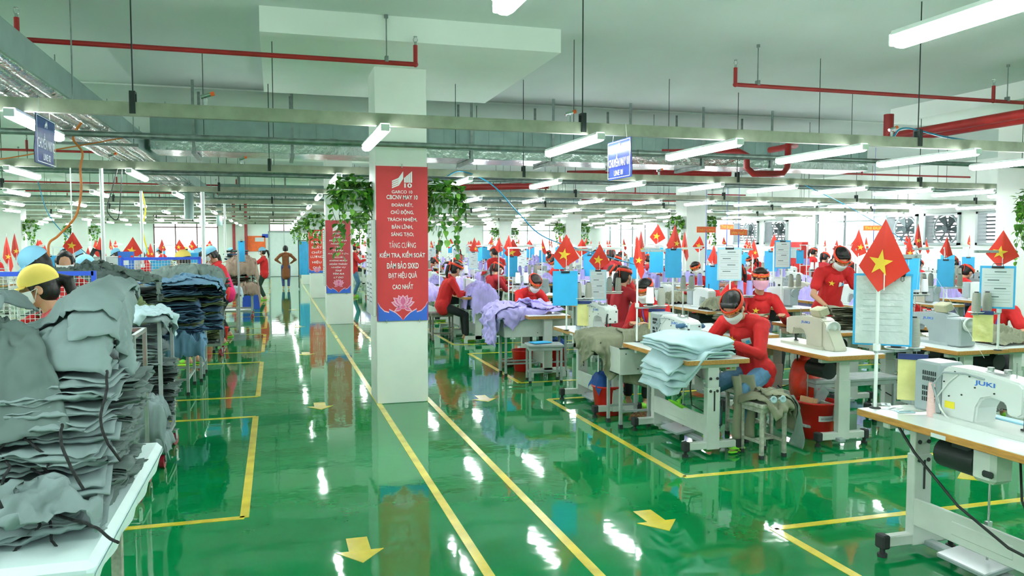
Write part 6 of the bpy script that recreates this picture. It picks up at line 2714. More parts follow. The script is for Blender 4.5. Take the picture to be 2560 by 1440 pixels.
# mid distance stands whose flags show large in the photograph
for (px, py, Y, fk, sz, bd, lb) in [(1500, 610, 8.7, 0, .8, 'pale', 'in front of the woman with number 10'), (1603, 575, 9.3, 2, 1.1, None, 'behind the woman with long tails'), (1645, 560, 10.5, 0, .75, 'blue', 'left of the pale column, upper one'),
                                (1688, 560, 8.9, 1, 1.1, 'blue', 'just left of the pale column'), (1712, 578, 9.6, 2, 1.0, None, 'touching the pale column'), (1785, 612, 10.4, 3, .95, 'blue', 'right of the pale column'),
                                (1885, 598, 10.8, 1, .95, None, 'behind the flowered mask woman'), (2296, 558, 8.6, 2, 1.0, None, 'right of the largest flag'), (2368, 590, 8.4, 3, .9, 'blue', 'above the deeply bent woman'), (1960, 590, 8.9, None, 1, 'clip', 'at the white papers left of the standing woman'),
                                (1283, 597, 13.4, 0, 1.0, 'blue', 'above the woman with lilac cloth'), (1248, 592, 13.8, 3, .9, None, 'left above the woman with lilac cloth'), (1186, 593, 16.2, 1, 1.1, 'pale', 'next to the standing ponytail person')]:
    p = on_y(px, py, Y)
    z = p.z - .02
    r = place(FLOORS, (p.x, Y + .03, TT), 0, 'white thread stand pole ' + lb)
    for k_, q in enumerate((.13, .245)):
        place(CONES['lilac' if Y > 9 else 'grey'], (p.x + q, Y + .02, TT + .336), 0, '%s cone on the thread stand %s' % (('inner', 'outer')[k_], lb))
    if fk is not None:
        place(FLAGS[fk], (p.x, Y, p.z), face_cam(p, .1), 'red paper flag on the stand ' + lb, scale=sz)
    if bd:
        q = (p.x - .03, Y - .02, min(1.62, p.z - .30) if fk is not None else 1.72)
        place(BOARDS[bd], q, face_cam(q, .05), {'blue': 'bright blue board', 'pale': 'pale sheet board', 'clip': 'white clipboard'}[bd] + ' on the stand ' + lb, scale=(.75, 1, 1))
# ================================================================ left of the aisle: padded table, garment piles, carts
rnd = random.Random(5)
GV = {m: [folded_stack(n_, .46, .42, .0085, 200 + 10 * q + hash_, wave=.011, rip=.013, nx=8, ny=24, m='cloth_' + m) for q, n_ in enumerate((3, 4, 5, 4))] for hash_, m in enumerate(('grey', 'grey_dark', 'sage', 'blue', 'navy', 'olive', 'pale', 'brown'))}


def pile(cx, cy, z0, z1, m, group, n_label, sc=(1, 1), rz=0.0, slope=(0, 0), step=.043, jit=.03, solid=False, mats=None, cords=0):
    z = z0
    k_ = 0
    out = []
    while z < z1:
        mm = rnd.choice(mats) if mats else m
        me = rnd.choice(GV[mm])
        o = link('folded_garment', me)
        f = (z - z0) / max(.001, (z1 - z0))
        o.location = (cx + slope[0] * f + rnd.uniform(-jit, jit), cy + slope[1] * f + rnd.uniform(-jit, jit), z)
        o.rotation_euler = (rnd.uniform(-.04, .04), rnd.uniform(-.04, .04), rz + rnd.uniform(-.16, .16) + (pi if rnd.random() < .5 else 0))
        o.scale = (sc[0] * rnd.uniform(.93, 1.06), sc[1] * rnd.uniform(.92, 1.08), 1.0)
        tag(o, n_label, 'garment', group)
        if solid:
            md = o.modifiers.new('thickness', 'SOLIDIFY')
            md.thickness = .0028
        if cords and k_ % cords == 1:
            s = 1
            x0 = rnd.uniform(-.12, .12)
            pts = [V3((x0, -.22, .02))]
            for t in range(7):
                pts.append(pts[-1] + V3((rnd.uniform(-.03, .03), -.012 + rnd.uniform(-.008, .004), -.022 + rnd.uniform(-.008, .008))))
            c = link('drawcord', drawcord(pts, .0045), o)
            pts = [V3((x0 + .03, -.21, .025))]
            for t in range(6):
                pts.append(pts[-1] + V3((rnd.uniform(0, .035), -.012, -.018 + rnd.uniform(-.008, .008))))
            link('drawcord', drawcord(pts, .0045), o)
            o.rotation_euler.z = rz + rnd.uniform(-.3, .3)
        out.append(o)
        z += step * rnd.uniform(.85, 1.1) * (1.15 if me in GV[mm][2:3] else 1)
        k_ += 1
    return z


def drape(loc, w, d, h, seed, m, label, dr=(0, 0, 0, 0), rz=0.0, n=40, fold=.03, fr=5.5, thick=True, cat='garment', power=2.2):
    o = link('draped_garment', cloth_heap(w, d, h, seed, 'cloth_' + m, dr, n=n, fold=fold, fr=fr, power=power))
    tag(o, label, cat)
    o.location = loc
    o.rotation_euler.z = rz
    if thick:
        o.modifiers.new('thickness', 'SOLIDIFY').thickness = .003
    return o


r = empty('padded_table', (0, 0, 0), 0, 'white padded table under the big grey garment pile at the left edge', 'table')
b = MB()
b.box((-1.22, 3.27, .735), (1.40, 1.48, .07), ch=.022)
b.build('padded_top', 'padding_white', r, bevel=.0)
b = MB()
b.grid(lambda u, v: (-1.92 + 1.40 * u, 2.525 + .02 * v - .012 * sin(u * 40 + v * 3) * v, .74 - .16 * v), 40, 5)
b.grid(lambda u, v: (-.515 + .006 * sin(u * 30) * v - .02 * v, 2.53 + 1.48 * u, .74 - .06 * v - .02 * v * sin(u * 3)), 30, 4)
b.build('cover_cloth', 'padding_white', r, fix=False)
b = MB()
b.box((0, 0, .345), (.045, .045, .69), ch=.003)
b.box((0, 0, .01), (.05, .05, .02), 1)
me = b.mesh('leg', ['stool_worn', 'rubber'])
for x in (-1.85, -.70):
    for y in (2.62, 3.86):
        o = link('leg', me, r)
        o.location = (x, y, 0)

lb = 'folded grey garment with scalloped edge in the nearest pile'
g = 'garments in the nearest left pile'
zt = pile(-.80, 2.90, .775, 1.27, 'grey', g, lb, sc=(1.06, .95), slope=(.02, .36), solid=True, cords=3)
pile(-1.22, 2.95, .775, 1.28, 'grey', g, lb, sc=(1.0, 1.0), slope=(.0, .35), solid=True, cords=4)
pile(-.86, 3.50, .775, 1.18, 'grey', g, lb, sc=(1.06, 1.05), slope=(.02, .1), rz=.1, solid=True)
pile(-.76, 3.24, .78, 1.18, 'grey_dark', g, lb, sc=(.9, 1.0), slope=(.03, .1), rz=pi / 2, solid=True)
pile(-1.25, 3.5, .775, 1.35, 'grey', g, lb, solid=False)
def lay(loc, w, L, seed, m, label, rz=0.0, slope=.9, curl=.05, wave=.02):
    o = link('draped_garment', flap(w, L, seed, 'cloth_' + m, slope, curl, wave))
    tag(o, label, 'garment')
    o.location = loc
    o.rotation_euler.z = rz
    o.modifiers.new('thickness', 'SOLIDIFY').thickness = .003
    return o


names = ['grey garment folded over the lower left front of the nearest pile', 'grey garment folded over the lower right front of the nearest pile', 'wide grey trousers under the left hump of the nearest pile', 'wide grey trousers under the right hump of the nearest pile',
         'dark grey trouser leg crossing between the humps of the nearest pile', 'grey trousers hanging down the right side of the nearest pile', 'topmost grey trousers on the left hump of the nearest pile', 'topmost smooth grey trousers on the right hump of the nearest pile']


def settle(key, labels, cat='garment', th=.003, nm='draped_garment'):
    for q, me in enumerate(SIM[key]):
        o = link(nm, me)
        tag(o, labels[q], cat)
        o.modifiers.new('thickness', 'SOLIDIFY').thickness = th


settle('near', names)
settle('low', ['bunched grey garment at the front right corner of the padded table', 'bunched grey garment at the front of the padded table, left one'])
# loose black drawcords lying on the pile
for q, pts in enumerate(([(-.56, 3.0, 1.26), (-.55, 2.93, 1.20), (-.56, 2.88, 1.12), (-.54, 2.86, 1.05), (-.50, 2.86, .98)],
                         [(-.66, 2.82, 1.12), (-.64, 2.72, 1.08), (-.60, 2.68, 1.0), (-.57, 2.66, .95)],
                         [(-.86, 2.78, 1.13), (-.82, 2.66, 1.08), (-.80, 2.62, 1.0), (-.77, 2.60, .93)],
                         [(-.66, 2.72, .86), (-.60, 2.68, .85), (-.54, 2.66, .83), (-.50, 2.64, .80), (-.47, 2.62, .79)])):
    o = link('drawcord', drawcord(pts, .005))
    tag(o, 'black dotted drawcord trailing over the nearest pile, %s from the top' % ORD[q + 1], 'cord')


def cart(x0, x1, y0, y1, h, label, m='steel', fill=None, zb=.16, casters=True):
    r = empty('garment_cart', ((x0 + x1) / 2, (y0 + y1) / 2, 0), 0, label, 'cart')
    w, d = x1 - x0, y1 - y0
    b = MB()
    b.box((0, 0, (h + zb) / 2), (.028, .028, h - zb), ch=.003)
    me = b.mesh('post', m)
    for sx in (-1, 1):
        for sy in (-1, 1):
            o = link('post', me, r)
            o.location = (sx * w / 2, sy * d / 2, 0)
    b = MB()
    for z in (h - .012, zb + .02):
        for s in (-1, 1):
            b.box((0, s * d / 2, z), (w, .026, .026))
            b.box((s * w / 2, 0, z), (.026, d, .026))
    b.build('rail_frame', m, r)
    b = MB()
    b.box((0, 0, zb), (w, d, .02))
    b.build('shelf', m, r)
    if casters:
        b = MB()
        b.box((0, 0, .128), (.06, .06, .008))
        b.box((0, .022, .085), (.034, .004, .08))
        b.box((0, -.022, .085), (.034, .004, .08))
        b.cyl((0, -.028, .05), (0, .028, .05), .007, seg=8)
        fk = b.mesh('caster', 'steel')
        b = MB()
        b.cyl((0, -.016, .05), (0, .016, .05), .05, seg=20)
        b.cyl((0, -.018, .05), (0, .018, .05), .02, seg=12, m=1)
        wm = b.mesh('wheel', ['wheel_red', 'steel'])
        for sx in (-1, 1):
            for sy in (-1, 1):
                o = link('caster', fk, r)
                o.location = (sx * w / 2, sy * d / 2, 0)
                o.rotation_euler.z = rnd.uniform(-.6, .6) + pi / 2
                link('wheel', wm, o)
    return r


cart(-1.5, -.89, 5.62, 6.09, 1.10, 'steel tube cart in front of the grey garment cart, left of the floor box')
cart(-1.42, -.84, 6.45, 7.17, 1.13, 'steel cart loaded with grey garments, red casters', m='stool_grey')
g = 'grey garments in the loaded steel cart'
pile(-1.12, 6.72, .20, 1.05, 'grey', g, 'folded grey garment inside the loaded steel cart', sc=(1.25, 1.1), rz=.05, slope=(.02, 0))
pile(-.98, 6.66, .34, .80, 'grey_dark', g, 'folded grey garment inside the loaded steel cart', sc=(.85, .9), rz=pi / 2, slope=(.04, 0))
drape((-.98, 6.34, .46), .44, .34, .10, 312, 'grey', 'grey garment bulging out of the front of the loaded steel cart', (.0, .1, .2, .0), n=36, fold=.035, fr=6)
drape((-.95, 6.5, .18), .40, .40, .12, 313, 'grey', 'grey garment on the bottom shelf of the loaded steel cart', (0, .05, .05, 0), n=30, fold=.03, fr=6)

# benches with the blue pile
def bench(x0, x1, y0, y1, h, label, m='stool_grey', top='table_white', legs_n=2):
    r = empty('work_bench', (x0, y0, 0), 0, label, 'bench')
    w, d = x1 - x0, y1 - y0
    b = MB()
    b.box((w / 2, d / 2, h - .015), (w, d, .03), ch=.004)
    b.build('bench_top', top, r)
    b = MB()
    b.box((0, 0, (h - .03) / 2), (.032, .032, h - .03), 0, ch=.003)
    b.box((0, 0, .02), (.037, .037, .04), 1)
    me = b.mesh('leg', [m, 'rubber'])
    for x in (.03, w - .03):
        for q in range(legs_n):
            o = link('leg', me, r)
            o.location = (x, .04 + (d - .08) * q / (legs_n - 1), 0)
    b = MB()
    for x in (.03, w - .03):
        b.box((x, d / 2, .18), (.022, d - .08, .022))
    b.box((w / 2, .04, .18), (w - .06, .022, .022))
    b.build('stretcher', m, r)
    return r


bench(-1.75, -.92, 9.40, 10.2, .62, 'grey bench with blue garment pile, beyond the loaded cart', legs_n=2)
bench(-1.75, -.86, 10.3, 11.1, .66, 'second grey bench behind the blue garment pile', legs_n=3)
g = 'blue garments on the grey bench'
pile(-1.12, 9.55, .63, 1.22, 'blue', g, 'folded blue or olive garment in the blue pile on the bench', sc=(1.35, 1.3), step=.045, rz=.05, mats=['blue', 'olive', 'blue', 'navy', 'olive', 'blue'], slope=(0, .05))
pile(-.98, 9.42, .63, .92, 'blue', g, 'folded blue or olive garment in the blue pile on the bench', sc=(.9, 1.0), step=.045, rz=.2, mats=['blue', 'navy'])
pile(-.88, 10.1, .68, 1.20, 'blue', g, 'folded blue or olive garment in the blue pile on the bench', sc=(1.2, 1.2), step=.045, rz=.1, mats=['blue', 'olive', 'navy'])
drape((-.94, 9.30, .62), .44, .44, .10, 322, 'blue', 'blue garments hanging low at the front of the bench', (.0, .06, .16, .0), n=36, fold=.04, fr=6)
drape((-1.02, 10.6, 1.26), .9, .8, .10, 324, 'sage', 'sage garments bunched behind the blue shirt', (.0, .1, .06, .0), n=40, fold=.05, fr=7)

# sage and olive piles to the left of it
g = 'sage garments piled left of the blue pile'
bench(-2.7, -1.25, 7.65, 9.25, .6, 'low bench under the sage garments', legs_n=2)
pile(-1.42, 8.7, .62, 1.24, 'sage', g, 'folded sage garment left of the blue pile', sc=(1.3, 1.2), step=.05, rz=.2)
pile(-1.95, 8.62, .62, 1.22, 'sage', g, 'folded sage garment left of the blue pile', sc=(1.3, 1.2), step=.05, rz=-.1)
g = 'olive and blue garments below the sage pile'
pile(-1.40, 7.85, .62, 1.06, 'olive', g, 'folded olive garment below the sage pile', sc=(1.2, 1.0), step=.045, mats=['olive', 'blue', 'olive'])
pile(-1.75, 7.85, .62, 1.16, 'olive', g, 'folded olive garment below the sage pile', sc=(1.0, 1.0), step=.045, mats=['sage', 'sage', 'olive'])
drape((-1.72, 8.05, 1.12), .5, .6, .12, 334, 'sage', 'dark sage garments between the mesh cage and the humped pile', (.1, .1, .25, .0), n=44, fold=.05, fr=9)

settle('cart', ['light grey trousers draped over the top of the loaded steel cart', 'pale grey trousers topmost on the loaded steel cart'])
settle('blue', ['blue shirt spread over the top of the blue pile', 'rumpled blue garment at the right of the blue pile', 'blue garment at the left on top of the blue pile', 'sage garment lying behind on the blue pile'])
settle('sage', ['sage garment at the right of the humped sage pile', 'sage garment in the middle of the humped sage pile', 'dark grey garment crumpled on the humped sage pile', 'sage garment topmost on the humped sage pile', 'sage garment at the far left of the humped sage pile'])
settle('olive', ['blue garment spread on the low olive pile', 'olive garment crumpled on the low olive pile', 'sage garment at the left of the low olive pile'])
# blue mesh cages
def mesh_cage(x0, x1, y, z0, z1, label, ang=0.0):
    r = empty('mesh_cage', (x0, y, 0), ang, label, 'mesh cage')
    w = x1 - x0
    b = MB()
    for z in (z1, z0):
        b.box((w / 2, 0, z), (w, .03, .035))
    for x in (0, w):
        b.box((x, 0, z1 / 2 + .02), (.035, .03, z1))
    b.build('frame', 'blue_paint', r)
    b = MB()
    n_ = int(w / .035)
    for i in range(n_ + 1):
        b.box((w * i / n_, 0, (z0 + z1) / 2), (.004, .004, z1 - z0))
    for i in range(int((z1 - z0) / .035)):
        b.box((w / 2, 0, z0 + .035 * i), (w, .004, .004))
    o = b.build('wire_mesh', 'machine_frame', r)
    b = MB()
    for x in (0, w):
        b.cyl((x, -.02, .05), (x, .02, .05), .05, seg=14)
    b.build('wheels', 'wheel_red', r)
    return r


mesh_cage(-3.0, -1.40, 7.1, .5, 1.45, 'blue framed white mesh cage behind the yellow cap at the left')
mesh_cage(-1.83, -.92, 10.9, .9, 1.49, 'second blue mesh panel behind the blue garment pile', .25)

# things further down the left side
r = tag(stool('stool_worn', w=.30, d=.34, h=.80), 'tall grey stool with white cloth in the left middle distance', 'stool')
r.location = (-.82, 15.75, 0)
drape((-.80, 15.7, .80), .48, .5, .05, 341, 'pale', 'white cloth draped over the tall grey stool', (.1, .12, .08, .0), n=30, fold=.03, fr=7)
bench(-1.8, -.9, 13.0, 13.6, .95, 'bench with sage garments beside the grey partition')
g = 'sage garments on the bench beside the partition'
pile(-.98, 13.3, .96, 1.12, 'sage', g, 'folded sage garment on the bench beside the partition', sc=(1.2, 1.1), step=.05)
pile(-1.4, 13.3, .96, 1.2, 'sage', g, 'folded sage garment on the bench beside the partition', sc=(1.1, 1.1), step=.05)
cart(-1.25, -.80, 12.6, 13.1, 1.15, 'narrow steel cart with red casters left of the tall stool')
pile(-1.02, 12.9, .2, .8, 'sage', 'garments in the narrow cart', 'folded sage garment inside the narrow cart', sc=(.9, .9), step=.05, mats=['sage', 'olive', 'blue'])
bucket((-.92, 14.3, 0), 'small red bucket on the floor left of the tall stool', .9)
cart(-1.15, -.52, 18.6, 19.5, 1.15, 'far steel cart overflowing with brown garments')
g = 'brown garments in the far cart'
pile(-.8, 18.95, .5, 1.15, 'brown', g, 'folded brown garment in the far cart', sc=(1.3, 1.3), step=.06, rz=.4)
drape((-.72, 18.8, 1.12), .8, .8, .2, 351, 'brown', 'brown garments heaped on the far cart', (.1, .3, .2, .0), n=40, fold=.07, fr=7)
drape((-.55, 18.4, .62), .5, .5, .15, 352, 'brown', 'brown garments falling out at the right of the far cart', (.0, .2, .1, .0), n=36, fold=.06, fr=7)
g = 'dark blue and grey trousers stacked on the brown heap'
pile(-.85, 19.3, 1.30, 1.52, 'navy', g, 'folded trousers stacked above the brown heap', sc=(1.2, 1.2), step=.06, mats=['navy', 'sage'])
b = MB()
b.box((0, 0, .83), (.03, .40, 1.46), ch=.006)
b.box((0, 0, .05), (.2, .3, .1))
o = tag(b.build('partition_panel', 'machine_grey'), 'pale grey partition panel at the end of the bench', 'panel')
o.location = (-.62, 14.7, 0)
o.rotation_euler.z = .05
place(BOARDS['blue'], (-.56, 14.6, 1.72), face_cam((-.56, 14.6)), 'blue board hanging beside the grey partition panel', scale=(.42, 1, 1.0))
b = MB()
b.cyl((0, 0, 0), (0, 0, .2), .003, seg=4)
for q, (x, y, z0, z1, rr, m) in enumerate(((-1.80, 9.65, 1.3, 2.50, .02, 'lamp_white'), (-2.1, 9.65, 1.3, 2.52, .006, 'lamp_white'), (-2.0, 13.7, 1.3, 2.50, .02, 'lamp_white'), (-1.1, 13.7, 1.3, 2.50, .03, 'lamp_white'), (-1.0, 17.75, 1.4, 2.50, .02, 'lamp_white'))):
    b = MB()
    b.cyl((0, 0, 0), (0, 0, z1 - z0), rr, seg=8)
    b.cyl((0, 0, 0), (0, 0, .05), rr * 1.5, seg=8)
    o = tag(b.build('cable_duct_pole', m), 'white vertical cable pole dropping from the ceiling rail, %s from the left cage' % ORD[q + 1], 'pole')
    o.location = (x, y, z0)
b = MB()

hang_cable([(-1.62, 7.9, 2.75), (-1.7, 7.95, 2.62), (-1.64, 8, 2.5), (-1.66, 8, 2.36), (-1.66, 8, 2.15), (-1.71, 8, 1.93), (-1.85, 8, 1.76), (-1.93, 8, 1.68), (-1.93, 8.0, 1.5), (-1.93, 8.0, 1.3)], .011, 'cable_orange', 'thick orange cable hanging down from the left duct')
hang_cable([(-1.62, 9.7, 2.6), (-1.70, 9.7, 2.3), (-1.76, 9.7, 2.05), (-1.66, 9.7, 1.95), (-1.62, 9.7, 2.25), (-1.60, 9.7, 2.55)], .006, 'cable_black', 'thin black cable loop hanging beside the orange cable')
hang_cable([(-4.5, 8.0, 2.2), (-2.6, 7.9, 2.36), (-1.7, 7.8, 2.52), (-1.2, 7.7, 2.62)], .006, 'cable_orange', 'thin yellow cable running from the left to the duct')
hang_cable([(2.02, 9.6, 2.50), (2.2, 9.6, 2.56), (2.6, 9.7, 2.42), (3.0, 9.8, 2.05), (3.4, 9.9, 1.75), (4.3, 10.0, 1.50), (5.0, 10.3, 1.35)], .008, 'hose_blue', 'blue air hose sagging from the rail right of the bannered column', 'hose')
hang_cable([(5.0, 5.6, 2.58), (5.12, 5.6, 2.66), (5.6, 5.62, 2.6), (6.3, 5.63, 2.55), (6.9, 5.65, 2.54), (7.4, 5.6, 2.3), (7.9, 5.5, 1.9), (8.3, 5.5, 1.5)], .008, 'hose_blue', 'green blue air hose draped along the first rail at the right', 'hose')
hang_cable([(7.4, 10.0, 2.52), (8.2, 10.0, 2.2), (9.4, 10.2, 1.7), (9.8, 10.3, 1.4)], .006, 'hose_blue', 'blue air hose dropping behind the second rail at the right', 'hose')
hang_cable([(-3.0, 12.0, 2.5), (-2.9, 12.0, 2.1), (-2.7, 12.0, 1.8), (-2.3, 12.0, 1.4)], .006, 'hose_blue', 'teal air hose above the left machines', 'hose')
hang_cable([(-2.0, 13.75, 2.52), (-1.95, 13.75, 2.2), (-2.0, 13.75, 1.9), (-1.92, 13.75, 1.5)], .012, 'sticker_yellow', 'yellow cord hanging in the left middle distance')
for q, (x, y) in enumerate(((-.42, 5.62), (2.1, 5.62), (5.0, 5.62), (-1.7, 9.68), (-.35, 9.7), (4.9, 9.7))):
    b = MB()
    b.cyl((0, 0, .085), (0, 0, .13), .014, seg=8)
    b.cyl((-.03, 0, .14), (.03, 0, .16), .013, seg=8)
    b.cyl((.03, 0, .16), (.055, 0, .168), .014, seg=8, m=1)
    o = tag(b.build('air_valve', ['steel', 'poster_orange']), 'small steel air valve with orange tip on the ceiling rail, %s' % ('nearest rail, ' + ['left', 'middle', 'right'][q] if q < 3 else 'second rail, ' + ['left', 'middle', 'right'][q - 3]), 'valve')
    o.location = (x, y, 2.5)

# left side workers
w = person('woman with yellow cap bending behind the nearest garment pile', 'stand', pitch=.30, lean=.25, voxel=.008, head_gear='cap', cap_col='cap_yellow', shirt='shirt_coral', star=False, wrists={-1: (-.2, .35, .95), 1: (.18, .38, .95)}, hz=.80)
w.location = (-1.14, 5.42, 0)
w.rotation_euler.z = face_dir(-.95, -.28)
w = person('worker with blue cap and red shirt looking down behind the yellow cap woman', 'stand', pitch=.65, lean=.22, voxel=.010, head_gear='cap', cap_col='cap_blue', tail=False, mask=None, star=False, wrists={-1: (-.2, .35, .95), 1: (.18, .38, .95)}, hz=.84)
w.location = (-1.66, 7.55, 0)
w.scale = (1.05,) * 3
w.rotation_euler.z = face_dir(-.95, -.3)
w = person('man with black hair behind the sage heap', 'stand', pitch=.2, lean=.05, voxel=.012, head_gear=None, tail=False, star=False, hz=.82, wrists={-1: (-.2, .35, .95), 1: (.18, .38, .95)})
w.location = (-2.12, 9.4, 0)
w.rotation_euler.z = face_dir(.2, -1)
PC = person('worker with pale blue cap next to the black haired man', 'stand', pitch=.5, lean=.1, voxel=.012, head_gear='cap', cap_col='cap_blue', tail=False, star=False, hz=.78, wrists={-1: (-.2, .35, .95), 1: (.18, .38, .95)})
PC.location = (-1.98, 10.25, 0)
PC.rotation_euler.z = face_dir(-.6, -.8)
PY = person('woman with yellow cap and ponytail seen from behind beyond the blue pile', 'stand', pitch=.25, lean=.1, voxel=.011, head_gear='cap', cap_col='cap_yellow', hair='hair_brown', tail=False, star=False, lanyard=True, hz=.80, wrists={-1: (-.2, .35, .95), 1: (.18, .38, .95)})
PY.location = (-1.12, 11.9, 0)
PY.rotation_euler.z = face_dir(-.8, .5)
o = copy_tree(PC)
o.location = (-1.5, 15.1, 0)
o.rotation_euler.z = face_dir(.4, -.9)
o['label'] = 'worker with blue cap right behind the second yellow cap woman'
PS = person('man with pale blue cap in short sleeves working at the far bench', 'stand', pitch=.5, lean=.1, sleeve='short', voxel=.012, head_gear='cap', cap_col='cap_blue', tail=False, star=False, hz=.86, wrists={-1: (-.2, .4, 1.1), 1: (.18, .42, 1.1)})
PS.location = (-.86, 14.15, 0)
PS.rotation_euler.z = face_dir(-1, -.1)
w = person('woman in pink shirt and yellow cap left of the grey partition', 'stand', pitch=.6, lean=.3, voxel=.012, head_gear='cap', cap_col='cap_yellow', shirt='shirt_pink', star=False, hz=.78, wrists={-1: (-.2, .45, 1.0), 1: (.18, .45, 1.0)})
w.location = (-.82, 15.2, 0)
w.rotation_euler.z = face_dir(-1, -.1)
w = person('woman in red with pale cap standing right of the brown garments', 'stand', pitch=.1, lean=.0, voxel=.012, head_gear='cap', cap_col='cap_blue', trousers='trousers_green', star=False, hz=.80, wrists={-1: (-.15, .42, 1.2), 1: (.15, .42, 1.2)})
w.location = (-.32, 24.6, 0)
w.rotation_euler.z = face_dir(-1, .1)
w.scale = (.97,) * 3
w = person('person in long brown coat walking away down the aisle, hands on hips', 'stand', pitch=.0, lean=.0, voxel=.012, head_gear=None, tail=False, mask=None, shirt='coat_brown', trousers='navy', coat=True, star=False, slippers=None, hz=.82, wrists={-1: (-.17, .02, .95), 1: (.17, .02, .95)})
w.location = (.35, 30.0, 0)
w.scale = (1.0, 1.0, .98)
w = person('woman in red cap and jeans holding a tablet beside the second column', 'stand', pitch=.35, lean=.0, voxel=.012, head_gear='cap', cap_col='cap_red', trousers='jeans', star=False, hz=.82, wrists={-1: (-.08, .36, 1.12), 1: (.10, .36, 1.12)})
w.location = (2.30, 25.0, 0)
w.rotation_euler.z = face_dir(1, -.1)
w.scale = (1.03,) * 3
b = MB()
b.box((0, 0, 0), (.2, .02, .26), rot=Euler((.5, 0, 0)))
o = tag(b.build('tablet', 'black_plastic'), 'dark tablet held by the red cap woman', 'tablet')
o.location = (2.74, 25.0, 1.16)
o.rotation_euler.z = -pi / 2

# boxes, bundling machine and crates on the left
r = empty('press_machine', (-2.35, 12.0, 0), 0, 'white boxy machine with black lettering behind the left cables', 'machine')
b = MB()
b.box((.2, .2, .75), (.62, .5, 1.5), ch=.02)
b.build('machine_body', 'machine_white', r)
text('machine_lettering', 'PTMG', 'rubber', r, (.10, -.06, 1.38), width=.28, height=.07, offset=.01)
b = MB()
b.box((.4, -.065, 1.42), (.20, .02, .30), ch=.003)
b.build('blue_panel', 'logo_blue', r)
b = MB()
for x in (.325, .475):
    b.cyl((x, -.08, 1.50), (x, -.074, 1.50), .018, seg=10)
b.build('red_button', 'bag_red', r)
b = MB()
b.box((.4, -.078, 1.43), (.07, .004, .09))
b.build('white_label', 'paper', r)
b = MB()
b.tube([(-.02, -.1, 1.3), (-.03, -.1, 1.5), (.02, -.1, 1.6), (.1, -.1, 1.58), (.13, -.1, 1.4), (.13, -.1, 1.2)], .03, 8)
b.build('black_hose', 'cable_black', r)
for q, (x, y, z, w_) in enumerate(((-.98, 13.25, 1.16, .22), (-1.55, 12.2, 1.28, .24), (-1.32, 14.1, 1.36, .20), (-.62, 21.5, 0, .4))):
    r = empty('crate', (x, y, z), .1, 'blue plastic crate on the left side, %s' % ('beside the pale cap man', 'behind the mesh panel', 'held up at the far bench', 'on the floor near the woman in red')[q], 'crate')
    b = MB()
    h_ = .16 if q < 3 else .35
    for s in (-1, 1):
        b.box((s * w_ / 2, 0, h_ / 2), (.01, w_ * .7, h_))
        b.box((0, s * w_ * .35, h_ / 2), (w_, .01, h_))
    b.box((0, 0, .005), (w_, w_ * .7, .01))
    for s in (-1, 1):
        b.box((0, s * w_ * .36, h_ - .01), (w_ + .02, .02, .02))
    b.build('crate_shell', 'board_blue' if q < 3 else 'blue_paint', r)
r = empty('garment_rack', (1.0, 29.8, 0), 0, 'steel rack with a hanging blue cloth left of the third column', 'rack')
b = MB()
for s in (-1, 1):
    b.box((s * .2, 0, .9), (.03, .03, 1.7))
    b.box((s * .2, 0, .08), (.03, .6, .03))
b.box((0, 0, 1.75), (.43, .03, .03))
b.build('rack_frame', 'dark_steel', r)
b = MB()
b.grid(lambda u, v: (-.18 + .36 * u, -.03 - .02 * sin(u * 20), 1.72 - 1.2 * v), 14, 10)
b.build('blue_cloth', 'board_blue', r, fix=False)

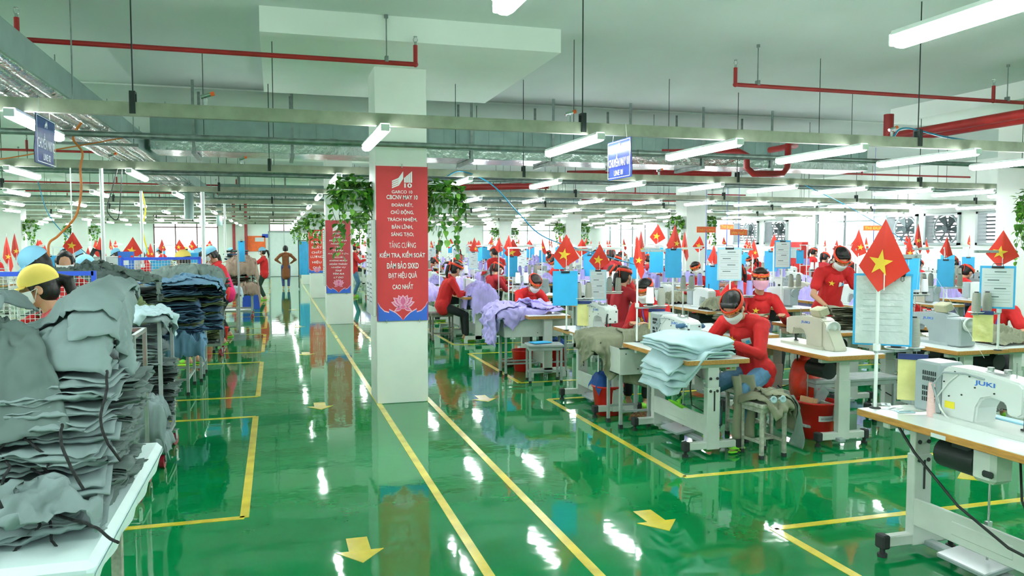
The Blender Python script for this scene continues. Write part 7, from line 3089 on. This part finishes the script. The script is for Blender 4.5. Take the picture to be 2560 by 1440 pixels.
# left work rows in the distance
capm = [PC, PY, PS]
for bi in range(0, 7):
    y0 = 12.2 + bi * 3.6
    for i in range(0, 7):
        x0 = -2.6 - i * 1.75 - (0 if bi else .6)
        if x0 < -.52 * y0 + 1.2 or x0 < XL + 1.5:
            continue
        if any(abs(x0 + .3 - cx) < .8 and abs(y0 + .6 - cy) < .9 for cx in (-6.96, -15.2) for cy in COLY):
            continue
        where = '%s left row back, %s place from the aisle' % (ORD[bi + 1], ORD[i + 1])
        place(FT, (x0, y0, 0), 0, 'work table, ' + where, 'left work tables')
        place(FM[rnd.choice(('white', 'cream'))], (x0 + .28, y0 + .6, TT), 0, 'sewing machine, ' + where, 'left machines')
        if rnd.random() < .7:
            o = copy_tree(rnd.choice(capm))
            o.location = (x0 + 1.02, y0 + .6, 0)
            o.rotation_euler.z = face_dir(-1, rnd.uniform(-.4, .4))
            o.scale = (.95,) * 3
            tag(o, 'person in red with cap, ' + where, 'person', 'capped workers in the left rows')
        place(FS, (x0 + .05, y0 + 1.08, TT), 0, 'thread stand, ' + where, 'left thread stands')
        if rnd.random() < .75:
            p = V3((x0 + .04, y0 + 1.05, TT + 1.0))
            place(FLAGS[rnd.choice((0, 1, 1, 2))], p, face_cam(p, rnd.uniform(-.4, .4)), 'red flag, ' + where, 'left flags', scale=.95)
        if rnd.random() < .4:
            p = V3((x0 + .0, y0 + 1.04, TT + .72))
            place(BOARDS['blue'], p, face_cam(p, .2), 'blue board, ' + where, 'left boards', scale=(.8, 1, 1))
        if rnd.random() < .5:
            o = link('cloth_heap', rnd.choice(HEAPSK))
            o.location = (x0 + .28, y0 + .2, TT)
            tag(o, 'khaki cloth heap, ' + where, 'cloth heap', 'left cloth heaps')
# flags that show near the left cages
for q, (px, py, Y, fk, sz) in enumerate(((182, 580, 9.6, 0, .62), (332, 592, 12.5, 0, .85), (250, 592, 12, 1, .9), (36, 582, 9, 2, .8), (376, 608, 14, 1, .8), (220, 618, 13, 1, .7), (16, 590, 10, 2, 1.0), (112, 612, 12, 1, .8))):
    p = on_y(px, py, Y)
    place(FLAGS[fk], (p.x, Y, p.z), face_cam(p, .1), 'red paper flag over the left machines, %s listed from the mesh cage' % ORD[q + 1], scale=sz)
    b = MB()
    b.cyl((0, 0, 0), (0, 0, p.z - .1), .008, seg=6)
    b.cyl((0, 0, 0), (0, 0, .02), .06, seg=10)
    o = tag(b.build('flag_pole', 'lamp_white'), 'thin white pole carrying the %s small flag over the left machines' % ORD[q + 1], 'pole')
    o.location = (p.x, Y + .03, 0)

bpy.data.scenes.remove(TMP)
